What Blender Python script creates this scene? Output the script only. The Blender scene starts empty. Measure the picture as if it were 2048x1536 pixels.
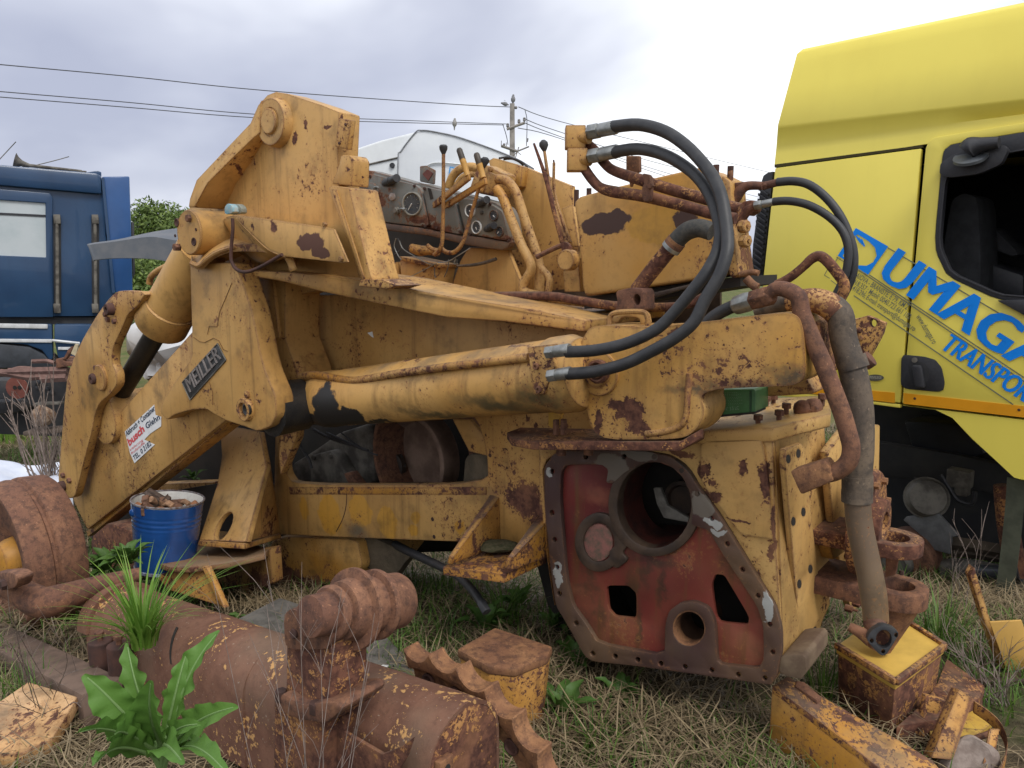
import bpy, bmesh, math, random
from mathutils import Vector, Matrix, noise
random.seed(7)
R = math.radians
SC = bpy.context.scene
COL = SC.collection
V = Vector
# ---------------------------------------------------------------- camera
CAM_H, PITCH, FPX = 1.75, R(9.2), 1539.0
cam_d = bpy.data.cameras.new('camera'); cam = bpy.data.objects.new('camera', cam_d); COL.objects.link(cam)
cam.location = (0, 0, CAM_H); cam.rotation_euler = (R(90) - PITCH, 0, 0)
cam_d.sensor_width = 36; cam_d.lens = FPX / 2048 * 36; cam_d.clip_end = 2000; cam_d.clip_start = 0.05
SC.camera = cam
# ---------------------------------------------------------------- world, sun, exposure
SUN_EL, SUN_AZ = R(52), R(150)     # azimuth clockwise from +Y
world = bpy.data.worlds.new('World'); SC.world = world; world.use_nodes = True
def build_world():
    nt = world.node_tree; N = nt.nodes; L = nt.links
    for n in list(N): N.remove(n)
    out = N.new('ShaderNodeOutputWorld'); bg = N.new('ShaderNodeBackground'); bg.inputs[1].default_value = 0.105
    sky = N.new('ShaderNodeTexSky'); sky.sky_type = 'NISHITA'; sky.sun_disc = False
    sky.sun_elevation = SUN_EL; sky.sun_rotation = SUN_AZ; sky.air_density = 1.0; sky.dust_density = 2.0
    tc = N.new('ShaderNodeTexCoord')
    # flatten directions on a cloud ceiling so that clouds stretch towards the horizon
    sep = N.new('ShaderNodeSeparateXYZ'); L.new(tc.outputs['Generated'], sep.inputs[0])
    ad = N.new('ShaderNodeMath'); ad.operation = 'ADD'; ad.inputs[1].default_value = 0.35; L.new(sep.outputs[2], ad.inputs[0])
    mx = N.new('ShaderNodeMath'); mx.operation = 'MAXIMUM'; mx.inputs[1].default_value = 0.12; L.new(ad.outputs[0], mx.inputs[0])
    cmb = N.new('ShaderNodeCombineXYZ')
    for i in range(3): L.new(mx.outputs[0], cmb.inputs[i])
    dv = N.new('ShaderNodeVectorMath'); dv.operation = 'DIVIDE'; L.new(tc.outputs['Generated'], dv.inputs[0]); L.new(cmb.outputs[0], dv.inputs[1])
    mp = N.new('ShaderNodeMapping'); mp.inputs['Location'].default_value = CLOUD_OFF; L.new(dv.outputs[0], mp.inputs[0])
    n1 = N.new('ShaderNodeTexNoise'); n1.inputs['Scale'].default_value = 0.8; n1.inputs['Detail'].default_value = 5; n1.inputs['Roughness'].default_value = 0.46
    n1.inputs['Distortion'].default_value = 0.25
    L.new(mp.outputs[0], n1.inputs['Vector'])
    rp = N.new('ShaderNodeValToRGB'); e = rp.color_ramp.elements
    e[0].position = 0.34; e[0].color = (3.2, 3.4, 4.3, 1)
    e[1].position = 0.59; e[1].color = (8.8, 8.9, 9.1, 1)
    m = e.new(0.435); m.color = (4.4, 4.6, 5.4, 1)
    m = e.new(0.50); m.color = (6.2, 6.4, 7.0, 1)
    L.new(n1.outputs['Fac'], rp.inputs[0])
    mix = N.new('ShaderNodeMix'); mix.data_type = 'RGBA'; mix.inputs[0].default_value = 0.93
    L.new(sky.outputs[0], mix.inputs[6]); L.new(rp.outputs[0], mix.inputs[7])
    L.new(mix.outputs[2], bg.inputs[0]); L.new(bg.outputs[0], out.inputs[0])
CLOUD_OFF = (7.717, 7.018, 2.925)
build_world()
sl = bpy.data.lights.new('sun', 'SUN'); sl.energy = 1.5; sl.angle = R(22); sl.color = (1.0, 0.965, 0.91)
so = bpy.data.objects.new('sun', sl); COL.objects.link(so)
sdir = V((math.sin(SUN_AZ) * math.cos(SUN_EL), math.cos(SUN_AZ) * math.cos(SUN_EL), math.sin(SUN_EL)))
so.rotation_euler = (-sdir).to_track_quat('-Z', 'Y').to_euler(); so.location = sdir * 30
SC.view_settings.view_transform = 'Standard'; SC.view_settings.look = 'None'; SC.view_settings.gamma = 1
SC.view_settings.exposure = 0.58; SC.view_settings.use_curve_mapping = False

# ---------------------------------------------------------------- photo pixels -> places
def ray(px, py):
    x = (px - 1024) / FPX; y = -(py - 768) / FPX
    c, s = math.cos(PITCH), math.sin(PITCH)
    return V((x, c + y * s, -s + y * c))
EYE = V((0, 0, CAM_H))
class Plane:                                   # every point p with n.p = d
    def __init__(s, n, d): s.n = V(n).normalized(); s.d = d
    def __call__(s, px, py, dd=0.0):
        r = ray(px, py); return EYE + r * ((s.d + dd - s.n.dot(EYE)) / s.n.dot(r))
YAW = R(38)
W = V((math.sin(YAW), math.cos(YAW), 0))       # into the machine, square to its side
U = V((math.cos(YAW), -math.sin(YAW), 0))      # along the machine, towards its gearbox end
def P(px, py, d): return Plane(W, d)(px, py)
def G(px, py, z=0.0): return Plane((0, 0, 1), z)(px, py)
def Y(px, py, y): return Plane((0, 1, 0), y)(px, py)
def rp(r, p): return r * (p - EYE).dot(V((0, math.cos(PITCH), -math.sin(PITCH)))) / FPX    # pixel radius at p -> metres
ZT = dict(A=(100,160,3.2), B=(680,220,3.657), C=(1100,220,3.491), D=(100,560,2.844), E=(560,620,2.844), F=(1040,580,2.695),
          G=(1060,860,2.844), H=(0,880,2.342), I=(500,1080,3.2), J=(1400,1060,3.16), K=(1448,0,3.072), L=(1600,420,3.071),
          M=(1700,780,2.954), N=(0,280,2.258), O=(0,680,5.12), Q=(880,170,8.533), R=(1380,330,4.8), S=(0,950,4.8),
          T=(1240,700,4.267), U=(690,320,5.689), V=(380,1060,4.655), X=(0,0,1.0))
def z(k, *pts):
    ox, oy, s = ZT[k]
    return [(ox + p[0] / s, oy + p[1] / s) + tuple(p[2:]) for p in pts]
def PP(pts, d=None): return [P(p[0], p[1], p[2] if len(p) > 2 else d) for p in pts]
def cr(pts, n=6, closed=False):                # Catmull-Rom through points of any dimension
    pts = [V(p) if not isinstance(p, Vector) else p for p in pts]; m = len(pts); out = []
    rng = range(m) if closed else range(m - 1)
    for i in rng:
        g = (lambda k: pts[k % m]) if closed else (lambda k: pts[max(0, min(m - 1, k))])
        p0, p1, p2, p3 = g(i - 1), g(i), g(i + 1), g(i + 2)
        for j in range(n):
            t = j / n
            out.append(0.5 * ((2 * p1) + (p2 - p0) * t + (2 * p0 - 5 * p1 + 4 * p2 - p3) * t * t + (3 * p1 - p0 - 3 * p2 + p3) * t ** 3))
    if not closed: out.append(pts[-1])
    return out
def rounded(pts, f=0.25, n=2):                 # corner cutting on pixel outlines
    pts = [V(p[:2]) for p in pts]
    for _ in range(n):
        o = []
        for i in range(len(pts)):
            a, b = pts[i], pts[(i + 1) % len(pts)]
            o += [a.lerp(b, f), a.lerp(b, 1 - f)]
        pts = o
    return [tuple(p) for p in pts]
def ell(c, rx, ry, n=20, a0=0): return [(c[0] + rx * math.cos(a0 + 2 * math.pi * i / n), c[1] + ry * math.sin(a0 + 2 * math.pi * i / n)) for i in range(n)]

# ---------------------------------------------------------------- mesh builder
def frame(ax):
    ax = V(ax).normalized(); a = V((0, 0, 1)) if abs(ax.z) < 0.9 else V((1, 0, 0))
    e1 = ax.cross(a).normalized(); return ax, e1, ax.cross(e1).normalized()
class MB:
    def __init__(s): s.bm = bmesh.new()
    def ext(s, pts, vec, holes=(), back=True):         # outline (3-D points) pushed back by vec
        bm = s.bm; vec = V(vec)
        loops = [[bm.verts.new(p) for p in pts]] + [[bm.verts.new(p) for p in h] for h in holes]
        if not holes:
            fr = [bm.faces.new(loops[0])]; fr[0].normal_update()
            fr = bmesh.ops.triangulate(bm, faces=fr)['faces'] if len(pts) > 4 else fr
        else:
            ed = []
            for l in loops: ed += [bm.edges.new((l[i], l[(i + 1) % len(l)])) for i in range(len(l))]
            r = bmesh.ops.triangle_fill(bm, use_beauty=True, use_dissolve=False, edges=ed)
            fr = [g for g in r['geom'] if isinstance(g, bmesh.types.BMFace)]
        mp = {}
        for l in loops:
            for v in l: mp[v] = bm.verts.new(v.co + vec)
        if back:
            for f in fr: bm.faces.new([mp[v] for v in reversed(f.verts)])
        for l in loops:
            for i in range(len(l)):
                a, b = l[i], l[(i + 1) % len(l)]; bm.faces.new((a, b, mp[b], mp[a]))
        return s
    def loft(s, rings, closed=True, cap=True):         # rings of equal point count
        bm = s.bm; vr = [[bm.verts.new(p) for p in r] for r in rings]; n = len(vr[0])
        for a, b in zip(vr, vr[1:]):
            for i in range(n if closed else n - 1):
                j = (i + 1) % n; bm.faces.new((a[i], a[j], b[j], b[i]))
        if cap and closed:
            bm.faces.new(list(reversed(vr[0]))); bm.faces.new(vr[-1])
        return s
    def lathe(s, p, ax, prof, n=24, a0=0.0, cap=True):            # prof: (distance along axis, radius)
        p = V(p); ax, e1, e2 = frame(ax); rings = []
        for t, r in prof:
            rings.append([p + ax * t + (e1 * math.cos(a0 + 2 * math.pi * i / n) + e2 * math.sin(a0 + 2 * math.pi * i / n)) * max(r, 1e-5) for i in range(n)])
        return s.loft(rings, True, cap)
    def cyl(s, a, b, r0, r1=None, n=20, a0=0.0):
        a, b = V(a), V(b); return s.lathe(a, b - a, [(0, r0), ((b - a).length, r0 if r1 is None else r1)], n, a0)
    def tube(s, pts, r, n=12, k=5, smooth=True):       # r: number or list with one radius per point
        pts = [V(p) for p in pts]; rr = list(r) if isinstance(r, (list, tuple)) else [r] * len(pts)
        if smooth and len(pts) > 2:
            q = cr([V((*p, a)) if False else p for p, a in zip(pts, rr)], k)
            rq = []
            for i in range(len(pts) - 1): rq += [rr[i] + (rr[i + 1] - rr[i]) * j / k for j in range(k)]
            rq.append(rr[-1]); pts, rr = q, rq
        rings = []; e1 = None
        for i, p in enumerate(pts):
            t = (pts[min(i + 1, len(pts) - 1)] - pts[max(i - 1, 0)])
            if t.length < 1e-9: t = V((0, 0, 1))
            t.normalize()
            if e1 is None: _, e1, _ = frame(t)
            e1 = (e1 - t * e1.dot(t)).normalized(); e2 = t.cross(e1)
            rings.append([p + (e1 * math.cos(2 * math.pi * j / n) + e2 * math.sin(2 * math.pi * j / n)) * rr[i] for j in range(n)])
        return s.loft(rings)
    def box(s, c, ax, h):                              # centre, three axes, half sizes
        c = V(c); vs = {}
        for i in (-1, 1):
            for j in (-1, 1):
                for k in (-1, 1): vs[i, j, k] = s.bm.verts.new(c + V(ax[0]) * h[0] * i + V(ax[1]) * h[1] * j + V(ax[2]) * h[2] * k)
        for f in (((-1,-1,-1),(-1,-1,1),(-1,1,1),(-1,1,-1)), ((1,-1,-1),(1,1,-1),(1,1,1),(1,-1,1)), ((-1,-1,-1),(1,-1,-1),(1,-1,1),(-1,-1,1)),
                  ((-1,1,-1),(-1,1,1),(1,1,1),(1,1,-1)), ((-1,-1,-1),(-1,1,-1),(1,1,-1),(1,-1,-1)), ((-1,-1,1),(1,-1,1),(1,1,1),(-1,1,1))):
            s.bm.faces.new([vs[q] for q in f])
        return s
    def ball(s, c, r, n=12, sq=(1, 1, 1)):
        m = Matrix.Translation(V(c)) @ Matrix.Diagonal((r * sq[0], r * sq[1], r * sq[2], 1))
        bmesh.ops.create_uvsphere(s.bm, u_segments=n, v_segments=max(6, n * 2 // 3), radius=1, matrix=m); return s
    def tri(s, pts): s.bm.faces.new([s.bm.verts.new(p) for p in pts]); return s
    def bev(s, w, seg=2, ang=32):
        s.bm.normal_update()
        bmesh.ops.recalc_face_normals(s.bm, faces=s.bm.faces)
        es = [e for e in s.bm.edges if len(e.link_faces) == 2 and e.calc_face_angle(0) > R(ang)]
        if es: bmesh.ops.bevel(s.bm, geom=es, offset=w, segments=seg, affect='EDGES', profile=0.5, clamp_overlap=True)
        return s
    def dent(s, amp, sc, seed=0):                      # slightly uneven surface
        for v in s.bm.verts: v.co += noise.noise_vector(v.co * sc + V((seed, seed * 2.3, 1.1))) * amp
        return s
    def sub(s, cuts=1):
        bmesh.ops.subdivide_edges(s.bm, edges=s.bm.edges, cuts=cuts, use_grid_fill=True); return s
    def obj(s, name, mat, parent=None, ang=38, recalc=True):
        bm = s.bm
        if recalc: bmesh.ops.recalc_face_normals(bm, faces=bm.faces)
        bm.normal_update()
        for f in bm.faces: f.smooth = True
        for e in bm.edges:
            if len(e.link_faces) != 2 or e.calc_face_angle(0) > R(ang): e.smooth = False
        # the object's origin sits in the middle of its own shape
        n = max(1, len(bm.verts)); c = V((0, 0, 0))
        for v in bm.verts: c += v.co
        c /= n
        for v in bm.verts: v.co -= c
        me = bpy.data.meshes.new(name); bm.to_mesh(me); bm.free()
        for m in (mat if isinstance(mat, (list, tuple)) else [mat]): me.materials.append(m)
        return link(name, me, parent, c)
def link(name, me, parent=None, loc=(0, 0, 0), rot=None):
    o = bpy.data.objects.new(name, me); COL.objects.link(o)
    M = Matrix.Translation(V(loc))
    if rot is not None: M = M @ rot.to_4x4()
    if parent is not None:
        o.parent = parent; o.matrix_local = WM[parent.name].inverted() @ M
    else: o.matrix_local = M
    WM[o.name] = M
    return o
WM = {}
def thing(name, label, cat, loc, group=None):
    o = bpy.data.objects.new(name, None); COL.objects.link(o); o.location = loc; o.empty_display_size = 0.1
    WM[o.name] = Matrix.Translation(V(loc))
    return tag(o, label, cat, group)
def tag(o, label=None, cat=None, group=None, kind=None):
    for k, v in (('label', label), ('category', cat), ('group', group), ('kind', kind)):
        if v: o[k] = v
    return o
def text_mesh(s, bold=0.0, shear=0.0, spacing=1.0):
    cu = bpy.data.curves.new('txt', 'FONT'); cu.body = s; cu.offset = bold; cu.shear = shear; cu.space_character = spacing; cu.resolution_u = 3
    ob = bpy.data.objects.new('txt', cu); COL.objects.link(ob); bpy.context.view_layer.update()
    me = bpy.data.meshes.new_from_object(ob.evaluated_get(bpy.context.evaluated_depsgraph_get()))
    bpy.data.objects.remove(ob); bpy.data.curves.remove(cu)
    return me
def text_on(name, s, p0, p1, height, normal, mat, parent, lift=0.002, thick=0.0, **kw):
    """lettering whose baseline runs from p0 to p1, capitals `height` metres tall, on a surface that faces `normal`"""
    me = text_mesh(s, **kw); xs = [v.co.x for v in me.vertices]; ys = [v.co.y for v in me.vertices]
    x0, x1 = min(xs), max(xs); y0 = 0.0; y1 = max(ys)
    ax = (p1 - p0); wdt = ax.length; ax.normalize(); nn = V(normal).normalized(); ay = nn.cross(ax).normalized()
    if ay.z < 0: ay = -ay
    bm = bmesh.new(); bm.from_mesh(me); bpy.data.meshes.remove(me)
    for v in bm.verts:
        v.co = p0 + ax * ((v.co.x - x0) / (x1 - x0) * wdt) + ay * (v.co.y / y1 * height) + nn * lift
    if thick:
        r = bmesh.ops.extrude_face_region(bm, geom=list(bm.faces))
        for g in r['geom']:
            if isinstance(g, bmesh.types.BMVert): g.co += nn * thick
    b = MB(); b.bm.free(); b.bm = bm
    return b.obj(name, mat, parent)

# ---------------------------------------------------------------- materials
def new_mat(name):
    m = bpy.data.materials.new(name); m.use_nodes = True; nt = m.node_tree
    for n in list(nt.nodes): nt.nodes.remove(n)
    return m, nt
def node(nt, t, ins=None, **kw):
    n = nt.nodes.new(t)
    for k, v in kw.items(): setattr(n, k, v)
    for k, v in (ins or {}).items():
        if hasattr(v, 'is_linked') or isinstance(v, bpy.types.NodeSocket): nt.links.new(v, n.inputs[k])
        else: n.inputs[k].default_value = v
    return n
def math_(nt, op, a, b=None, c=None, clamp=False):
    n = nt.nodes.new('ShaderNodeMath'); n.operation = op; n.use_clamp = clamp
    for i, v in enumerate((a, b, c)):
        if v is None: continue
        if isinstance(v, bpy.types.NodeSocket): nt.links.new(v, n.inputs[i])
        else: n.inputs[i].default_value = v
    return n.outputs[0]
def mixc(nt, f, a, b, mode='MIX'):
    n = nt.nodes.new('ShaderNodeMix'); n.data_type = 'RGBA'; n.blend_type = mode
    for i, v in ((0, f), (6, a), (7, b)):
        if isinstance(v, bpy.types.NodeSocket): nt.links.new(v, n.inputs[i])
        else: n.inputs[i].default_value = v if i == 0 else (*v[:3], 1)
    return n.outputs[2]
def sstep(nt, x, lo, hi):
    n = nt.nodes.new('ShaderNodeMapRange'); n.interpolation_type = 'SMOOTHSTEP'
    for i, v in enumerate((x, lo, hi)):
        if isinstance(v, bpy.types.NodeSocket): nt.links.new(v, n.inputs[i])
        else: n.inputs[i].default_value = v
    return n.outputs[0]
def noi(nt, vec, scale, detail=5, rough=0.55, dist=0.0):
    n = node(nt, 'ShaderNodeTexNoise', {'Vector': vec, 'Scale': scale, 'Detail': detail, 'Roughness': rough, 'Distortion': dist}); return n
RUST_D, RUST_M, RUST_L = (0.062, 0.025, 0.018), (0.15, 0.064, 0.040), (0.27, 0.125, 0.062)
def rust_group():
    """weathered paint: chips down to rust, worn edges, streaks, dust"""
    g = bpy.data.node_groups.new('weathered_paint', 'ShaderNodeTree'); I = g.interface
    for nm, t, dv in (('Base', 'Color', (.5,.3,.1,1)), ('Base2', 'Color', (.5,.3,.1,1)), ('Chips', 'Float', .5), ('Scale', 'Float', 1.0), ('Edge', 'Float', .5),
                      ('Streak', 'Float', .4), ('Dust', 'Float', .3), ('Rough', 'Float', .5), ('Extra', 'Float', 0.0)):
        s = I.new_socket(nm, in_out='INPUT', socket_type='NodeSocket' + t); s.default_value = dv
    I.new_socket('Shader', in_out='OUTPUT', socket_type='NodeSocketShader')
    gi = g.nodes.new('NodeGroupInput').outputs; go = g.nodes.new('NodeGroupOutput')
    geo = g.nodes.new('ShaderNodeNewGeometry'); pos = geo.outputs['Position']
    big = noi(g, pos, 2.1, 3, .5).outputs['Fac']
    fade = sstep(g, big, .38, .64)
    col = mixc(g, fade, gi['Base'], gi['Base2'])
    tone = noi(g, pos, .9, 4, .6).outputs['Fac']
    col = mixc(g, math_(g, 'MULTIPLY', sstep(g, tone, .4, .7), .20), col, (0.56, 0.36, 0.16))
    # tiny mottling
    mot = noi(g, pos, 26, 4, .6).outputs['Fac']
    col = mixc(g, math_(g, 'MULTIPLY', sstep(g, mot, .5, .75), .16), col, (0.10, 0.065, 0.03))
    # streaks run downwards
    st = node(g, 'ShaderNodeMapping', {'Vector': pos, 'Scale': (17, 17, 1.1)}).outputs[0]
    stn = noi(g, st, 1.0, 4, .6).outputs['Fac']
    stm = math_(g, 'MULTIPLY', sstep(g, stn, .52, .74), gi['Streak'])
    col = mixc(g, math_(g, 'MULTIPLY', stm, .9), col, (0.115, 0.058, 0.022))
    # oily grime in soft clouds
    gr = noi(g, pos, 5.3, 6, .62).outputs['Fac']
    col = mixc(g, math_(g, 'MULTIPLY', sstep(g, gr, .50, .72), math_(g, 'MULTIPLY', gi['Streak'], 1.0)), col, (0.055, 0.038, 0.022))
    # chips: medium flakes, fine specks and short scratches, all gathered in clusters
    ch = noi(g, pos, math_(g, 'MULTIPLY', gi['Scale'], 19.0), 8, .66, .25).outputs['Fac']
    cl = noi(g, pos, math_(g, 'MULTIPLY', gi['Scale'], 2.3), 3, .55).outputs['Fac']
    clu = math_(g, 'MULTIPLY', math_(g, 'SUBTRACT', cl, .5), .62)
    sp = noi(g, pos, math_(g, 'MULTIPLY', gi['Scale'], 62.0), 3, .6).outputs['Fac']
    scm = node(g, 'ShaderNodeMapping', {'Vector': pos, 'Rotation': (.5, .35, .7), 'Scale': (70, 9, 70)}).outputs[0]
    scr = noi(g, scm, 1.0, 3, .6).outputs['Fac']
    val = math_(g, 'MAXIMUM', math_(g, 'ADD', ch, clu), math_(g, 'ADD', math_(g, 'MAXIMUM', math_(g, 'SUBTRACT', sp, .035), math_(g, 'SUBTRACT', scr, .075)), math_(g, 'MULTIPLY', clu, .7)))
    thr = math_(g, 'SUBTRACT', .84, math_(g, 'MULTIPLY', gi['Chips'], .36))
    # worn edges
    bv = g.nodes.new('ShaderNodeBevel'); bv.samples = 2; bv.inputs['Radius'].default_value = 0.014
    dt = node(g, 'ShaderNodeVectorMath', {0: bv.outputs[0], 1: geo.outputs['Normal']}, operation='DOT_PRODUCT').outputs['Value']
    ew = math_(g, 'MULTIPLY', math_(g, 'SUBTRACT', 1.0, dt, None, True), math_(g, 'MULTIPLY', gi['Edge'], 2.8))
    val = math_(g, 'ADD', val, math_(g, 'MINIMUM', ew, math_(g, 'MULTIPLY', gi['Edge'], .42)))
    val = math_(g, 'ADD', val, math_(g, 'MULTIPLY', gi['Extra'], .36))
    mask = sstep(g, val, thr, math_(g, 'ADD', thr, .018))
    halo = math_(g, 'MULTIPLY', sstep(g, val, math_(g, 'SUBTRACT', thr, .10), thr), .45)
    col = mixc(g, halo, col, (0.30, 0.135, 0.045))
    rn = noi(g, pos, 38, 6, .65).outputs['Fac']; rb = noi(g, pos, 6, 3, .5).outputs['Fac']
    rc = mixc(g, sstep(g, rn, .38, .66), RUST_D, RUST_M)
    rc = mixc(g, math_(g, 'MULTIPLY', sstep(g, rb, .5, .72), .55), rc, RUST_L)
    col = mixc(g, mask, col, rc)
    # pale dust on what faces up
    up = node(g, 'ShaderNodeSeparateXYZ', {0: geo.outputs['Normal']}).outputs[2]
    du = math_(g, 'MULTIPLY', math_(g, 'MULTIPLY', sstep(g, up, .45, .95), gi['Dust']), sstep(g, gr, .35, .65))
    col = mixc(g, du, col, (0.20, 0.155, 0.105))
    rough = math_(g, 'ADD', gi['Rough'], math_(g, 'MULTIPLY', mask, .35), None, True)
    hgt = math_(g, 'ADD', math_(g, 'MULTIPLY', mask, -1.0), math_(g, 'MULTIPLY', rn, math_(g, 'ADD', .12, math_(g, 'MULTIPLY', mask, .5))))
    hgt = math_(g, 'ADD', hgt, math_(g, 'MULTIPLY', gr, .5))
    bp = node(g, 'ShaderNodeBump', {'Strength': .5, 'Distance': .004, 'Height': hgt})
    b = node(g, 'ShaderNodeBsdfPrincipled', {'Base Color': col, 'Roughness': rough, 'Normal': bp.outputs[0]})
    b.inputs['Specular IOR Level'].default_value = 0.35
    g.links.new(b.outputs[0], go.inputs[0])
    return g
RG = rust_group()
def patch_mask(nt, patches, jag=.035, sc=14, soft=False):
    """1 inside any of the patches (centre, radii), with a ragged edge"""
    pos = nt.nodes.new('ShaderNodeNewGeometry').outputs['Position']
    nz = noi(nt, pos, sc, 6, .6).outputs['Color']
    off = node(nt, 'ShaderNodeVectorMath', {0: nz, 1: (.5, .5, .5)}, operation='SUBTRACT').outputs[0]
    off = node(nt, 'ShaderNodeVectorMath', {0: off, 3: jag * 6}, operation='SCALE').outputs[0]
    pp = node(nt, 'ShaderNodeVectorMath', {0: pos, 1: off}, operation='ADD').outputs[0]
    tot = None
    for c, r in patches:
        s = node(nt, 'ShaderNodeVectorMath', {0: pp, 1: tuple(c)}, operation='SUBTRACT').outputs[0]
        s = node(nt, 'ShaderNodeVectorMath', {0: s, 1: tuple(1 / x for x in r)}, operation='MULTIPLY').outputs[0]
        l = node(nt, 'ShaderNodeVectorMath', {0: s}, operation='LENGTH').outputs['Value']
        m = sstep(nt, l, 1.45, .15) if soft else sstep(nt, l, 1.06, .94)
        tot = m if tot is None else math_(nt, 'MAXIMUM', tot, m)
    return tot
def paint(name, base, base2=None, chips=.4, scale=1.0, edge=.6, streak=.4, dust=.25, rough=.5, extra=(), tint=(), jag=.035, over=()):
    """extra: rusty patches; tint: (colour, patches) repaints of the paint; over: (colour, patches, roughness) lying on everything (grease, bare metal)"""
    m, nt = new_mat(name); base2 = base2 or tuple(c * .85 for c in base)
    gnode = nt.nodes.new('ShaderNodeGroup'); gnode.node_tree = RG
    for k, v in (('Base', (*base, 1)), ('Base2', (*base2, 1)), ('Chips', chips), ('Scale', scale), ('Edge', edge), ('Streak', streak), ('Dust', dust), ('Rough', rough)):
        gnode.inputs[k].default_value = v
    if extra: nt.links.new(patch_mask(nt, extra, jag * .6, 14, True), gnode.inputs['Extra'])
    for colr, pts, *sf in tint:
        k = patch_mask(nt, pts, jag, 14, bool(sf))
        for nm in ('Base', 'Base2'):
            src = gnode.inputs[nm].links[0].from_socket if gnode.inputs[nm].is_linked else tuple(gnode.inputs[nm].default_value)
            nt.links.new(mixc(nt, k, src, colr), gnode.inputs[nm])
    sh = gnode.outputs[0]
    for colr, pts, ro in over:
        k = patch_mask(nt, pts, jag)
        b = node(nt, 'ShaderNodeBsdfPrincipled', {'Base Color': (*colr, 1), 'Roughness': ro})
        sh = node(nt, 'ShaderNodeMixShader', {0: k, 1: sh, 2: b.outputs[0]}).outputs[0]
    out = nt.nodes.new('ShaderNodeOutputMaterial'); nt.links.new(sh, out.inputs[0])
    return m
def plain(name, c, rough=.6, metal=0.0, var=.15, sc=12, bump=.3, c2=None, spec=.4, coat=0.0, streak=0.0, dist=.002):
    m, nt = new_mat(name); pos = nt.nodes.new('ShaderNodeNewGeometry').outputs['Position']
    n1 = noi(nt, pos, sc, 6, .62).outputs['Fac']
    c2 = c2 or tuple(x * (1 - var * 2.2) for x in c)
    col = mixc(nt, sstep(nt, n1, .36, .66), c, c2)
    if streak:
        st = node(nt, 'ShaderNodeMapping', {'Vector': pos, 'Scale': (9, 9, .7)}).outputs[0]
        col = mixc(nt, math_(nt, 'MULTIPLY', sstep(nt, noi(nt, st, 1, 4, .6).outputs['Fac'], .5, .75), streak), col, tuple(x * .55 for x in c))
    b = node(nt, 'ShaderNodeBsdfPrincipled', {'Base Color': col, 'Roughness': rough, 'Metallic': metal, 'Coat Weight': coat})
    b.inputs['Specular IOR Level'].default_value = spec
    if bump:
        bp = node(nt, 'ShaderNodeBump', {'Strength': bump, 'Distance': dist, 'Height': noi(nt, pos, sc * 5, 5, .6).outputs['Fac']})
        nt.links.new(bp.outputs[0], b.inputs['Normal'])
    out = nt.nodes.new('ShaderNodeOutputMaterial'); nt.links.new(b.outputs[0], out.inputs[0])
    return m
def rust(name, mid, dark, light, rough=.82, sc=1.0, bump=.8):
    m, nt = new_mat(name); pos = nt.nodes.new('ShaderNodeNewGeometry').outputs['Position']
    a = noi(nt, pos, 5.5 * sc, 7, .68, .3).outputs['Fac']; b_ = noi(nt, pos, 31 * sc, 6, .7).outputs['Fac']; f = noi(nt, pos, 150 * sc, 3, .6).outputs['Fac']
    st = noi(nt, node(nt, 'ShaderNodeMapping', {'Vector': pos, 'Scale': (14, 14, 1.6)}).outputs[0], 1, 4, .6).outputs['Fac']
    c = mixc(nt, sstep(nt, a, .36, .64), mid, light)
    c = mixc(nt, math_(nt, 'MULTIPLY', sstep(nt, b_, .42, .66), .75), c, dark)
    c = mixc(nt, math_(nt, 'MULTIPLY', sstep(nt, st, .52, .7), .5), c, dark)
    c = mixc(nt, math_(nt, 'MULTIPLY', sstep(nt, f, .55, .72), .4), c, tuple(x * .4 for x in dark))
    c = mixc(nt, math_(nt, 'MULTIPLY', sstep(nt, noi(nt, pos, 90 * sc, 2, .5).outputs['Fac'], .66, .72), .5), c, tuple(min(1, x * 1.7) for x in light))
    h = math_(nt, 'ADD', b_, math_(nt, 'MULTIPLY', f, .5))
    bp_ = node(nt, 'ShaderNodeBump', {'Strength': bump, 'Distance': .003, 'Height': h})
    b = node(nt, 'ShaderNodeBsdfPrincipled', {'Base Color': c, 'Roughness': rough, 'Normal': bp_.outputs[0]}); b.inputs['Specular IOR Level'].default_value = .4
    o = nt.nodes.new('ShaderNodeOutputMaterial'); nt.links.new(b.outputs[0], o.inputs[0]); return m
OCH, OCH2 = (0.49, 0.285, 0.092), (0.40, 0.215, 0.060)
AMB = (0.42, 0.195, 0.026)
M_Y = paint('ochre_paint', OCH, OCH2, .56, 1.3, .95, .6, .3)
M_YC = paint('ochre_paint_sound', OCH, (0.42, 0.230, 0.066), .49, 1.5, .85, .55, .25)
M_YR = paint('ochre_paint_rusty', OCH, AMB, .64, 1.5, 1.0, .6, .35)
M_YH = paint('ochre_paint_flaking', (0.52, 0.27, 0.075), AMB, .86, 1.2, 1.0, .7, .4)
M_RP = paint('rust_with_paint_rest', (0.38, 0.185, 0.06), (0.30, 0.135, 0.045), 1.08, 1.4, .8, .5, .3, .75)
M_RU = rust('brown_rust', (0.128, 0.057, 0.036), (0.048, 0.024, 0.019), (0.205, 0.095, 0.05))
M_RUP = rust('pinkish_rust', (0.150, 0.069, 0.043), (0.06, 0.03, 0.022), (0.225, 0.108, 0.060))
M_RUO = rust('orange_rust', (0.185, 0.084, 0.042), (0.07, 0.032, 0.021), (0.275, 0.135, 0.06))
M_RUD = plain('dark_rust', (0.075, 0.033, 0.024), .8, 0, .2, 14, .5, (0.035, 0.018, 0.015))
M_BK = plain('black_rubber', (0.022, 0.023, 0.026), .52, 0, .2, 20, .25, (0.034, 0.034, 0.036))
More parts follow.
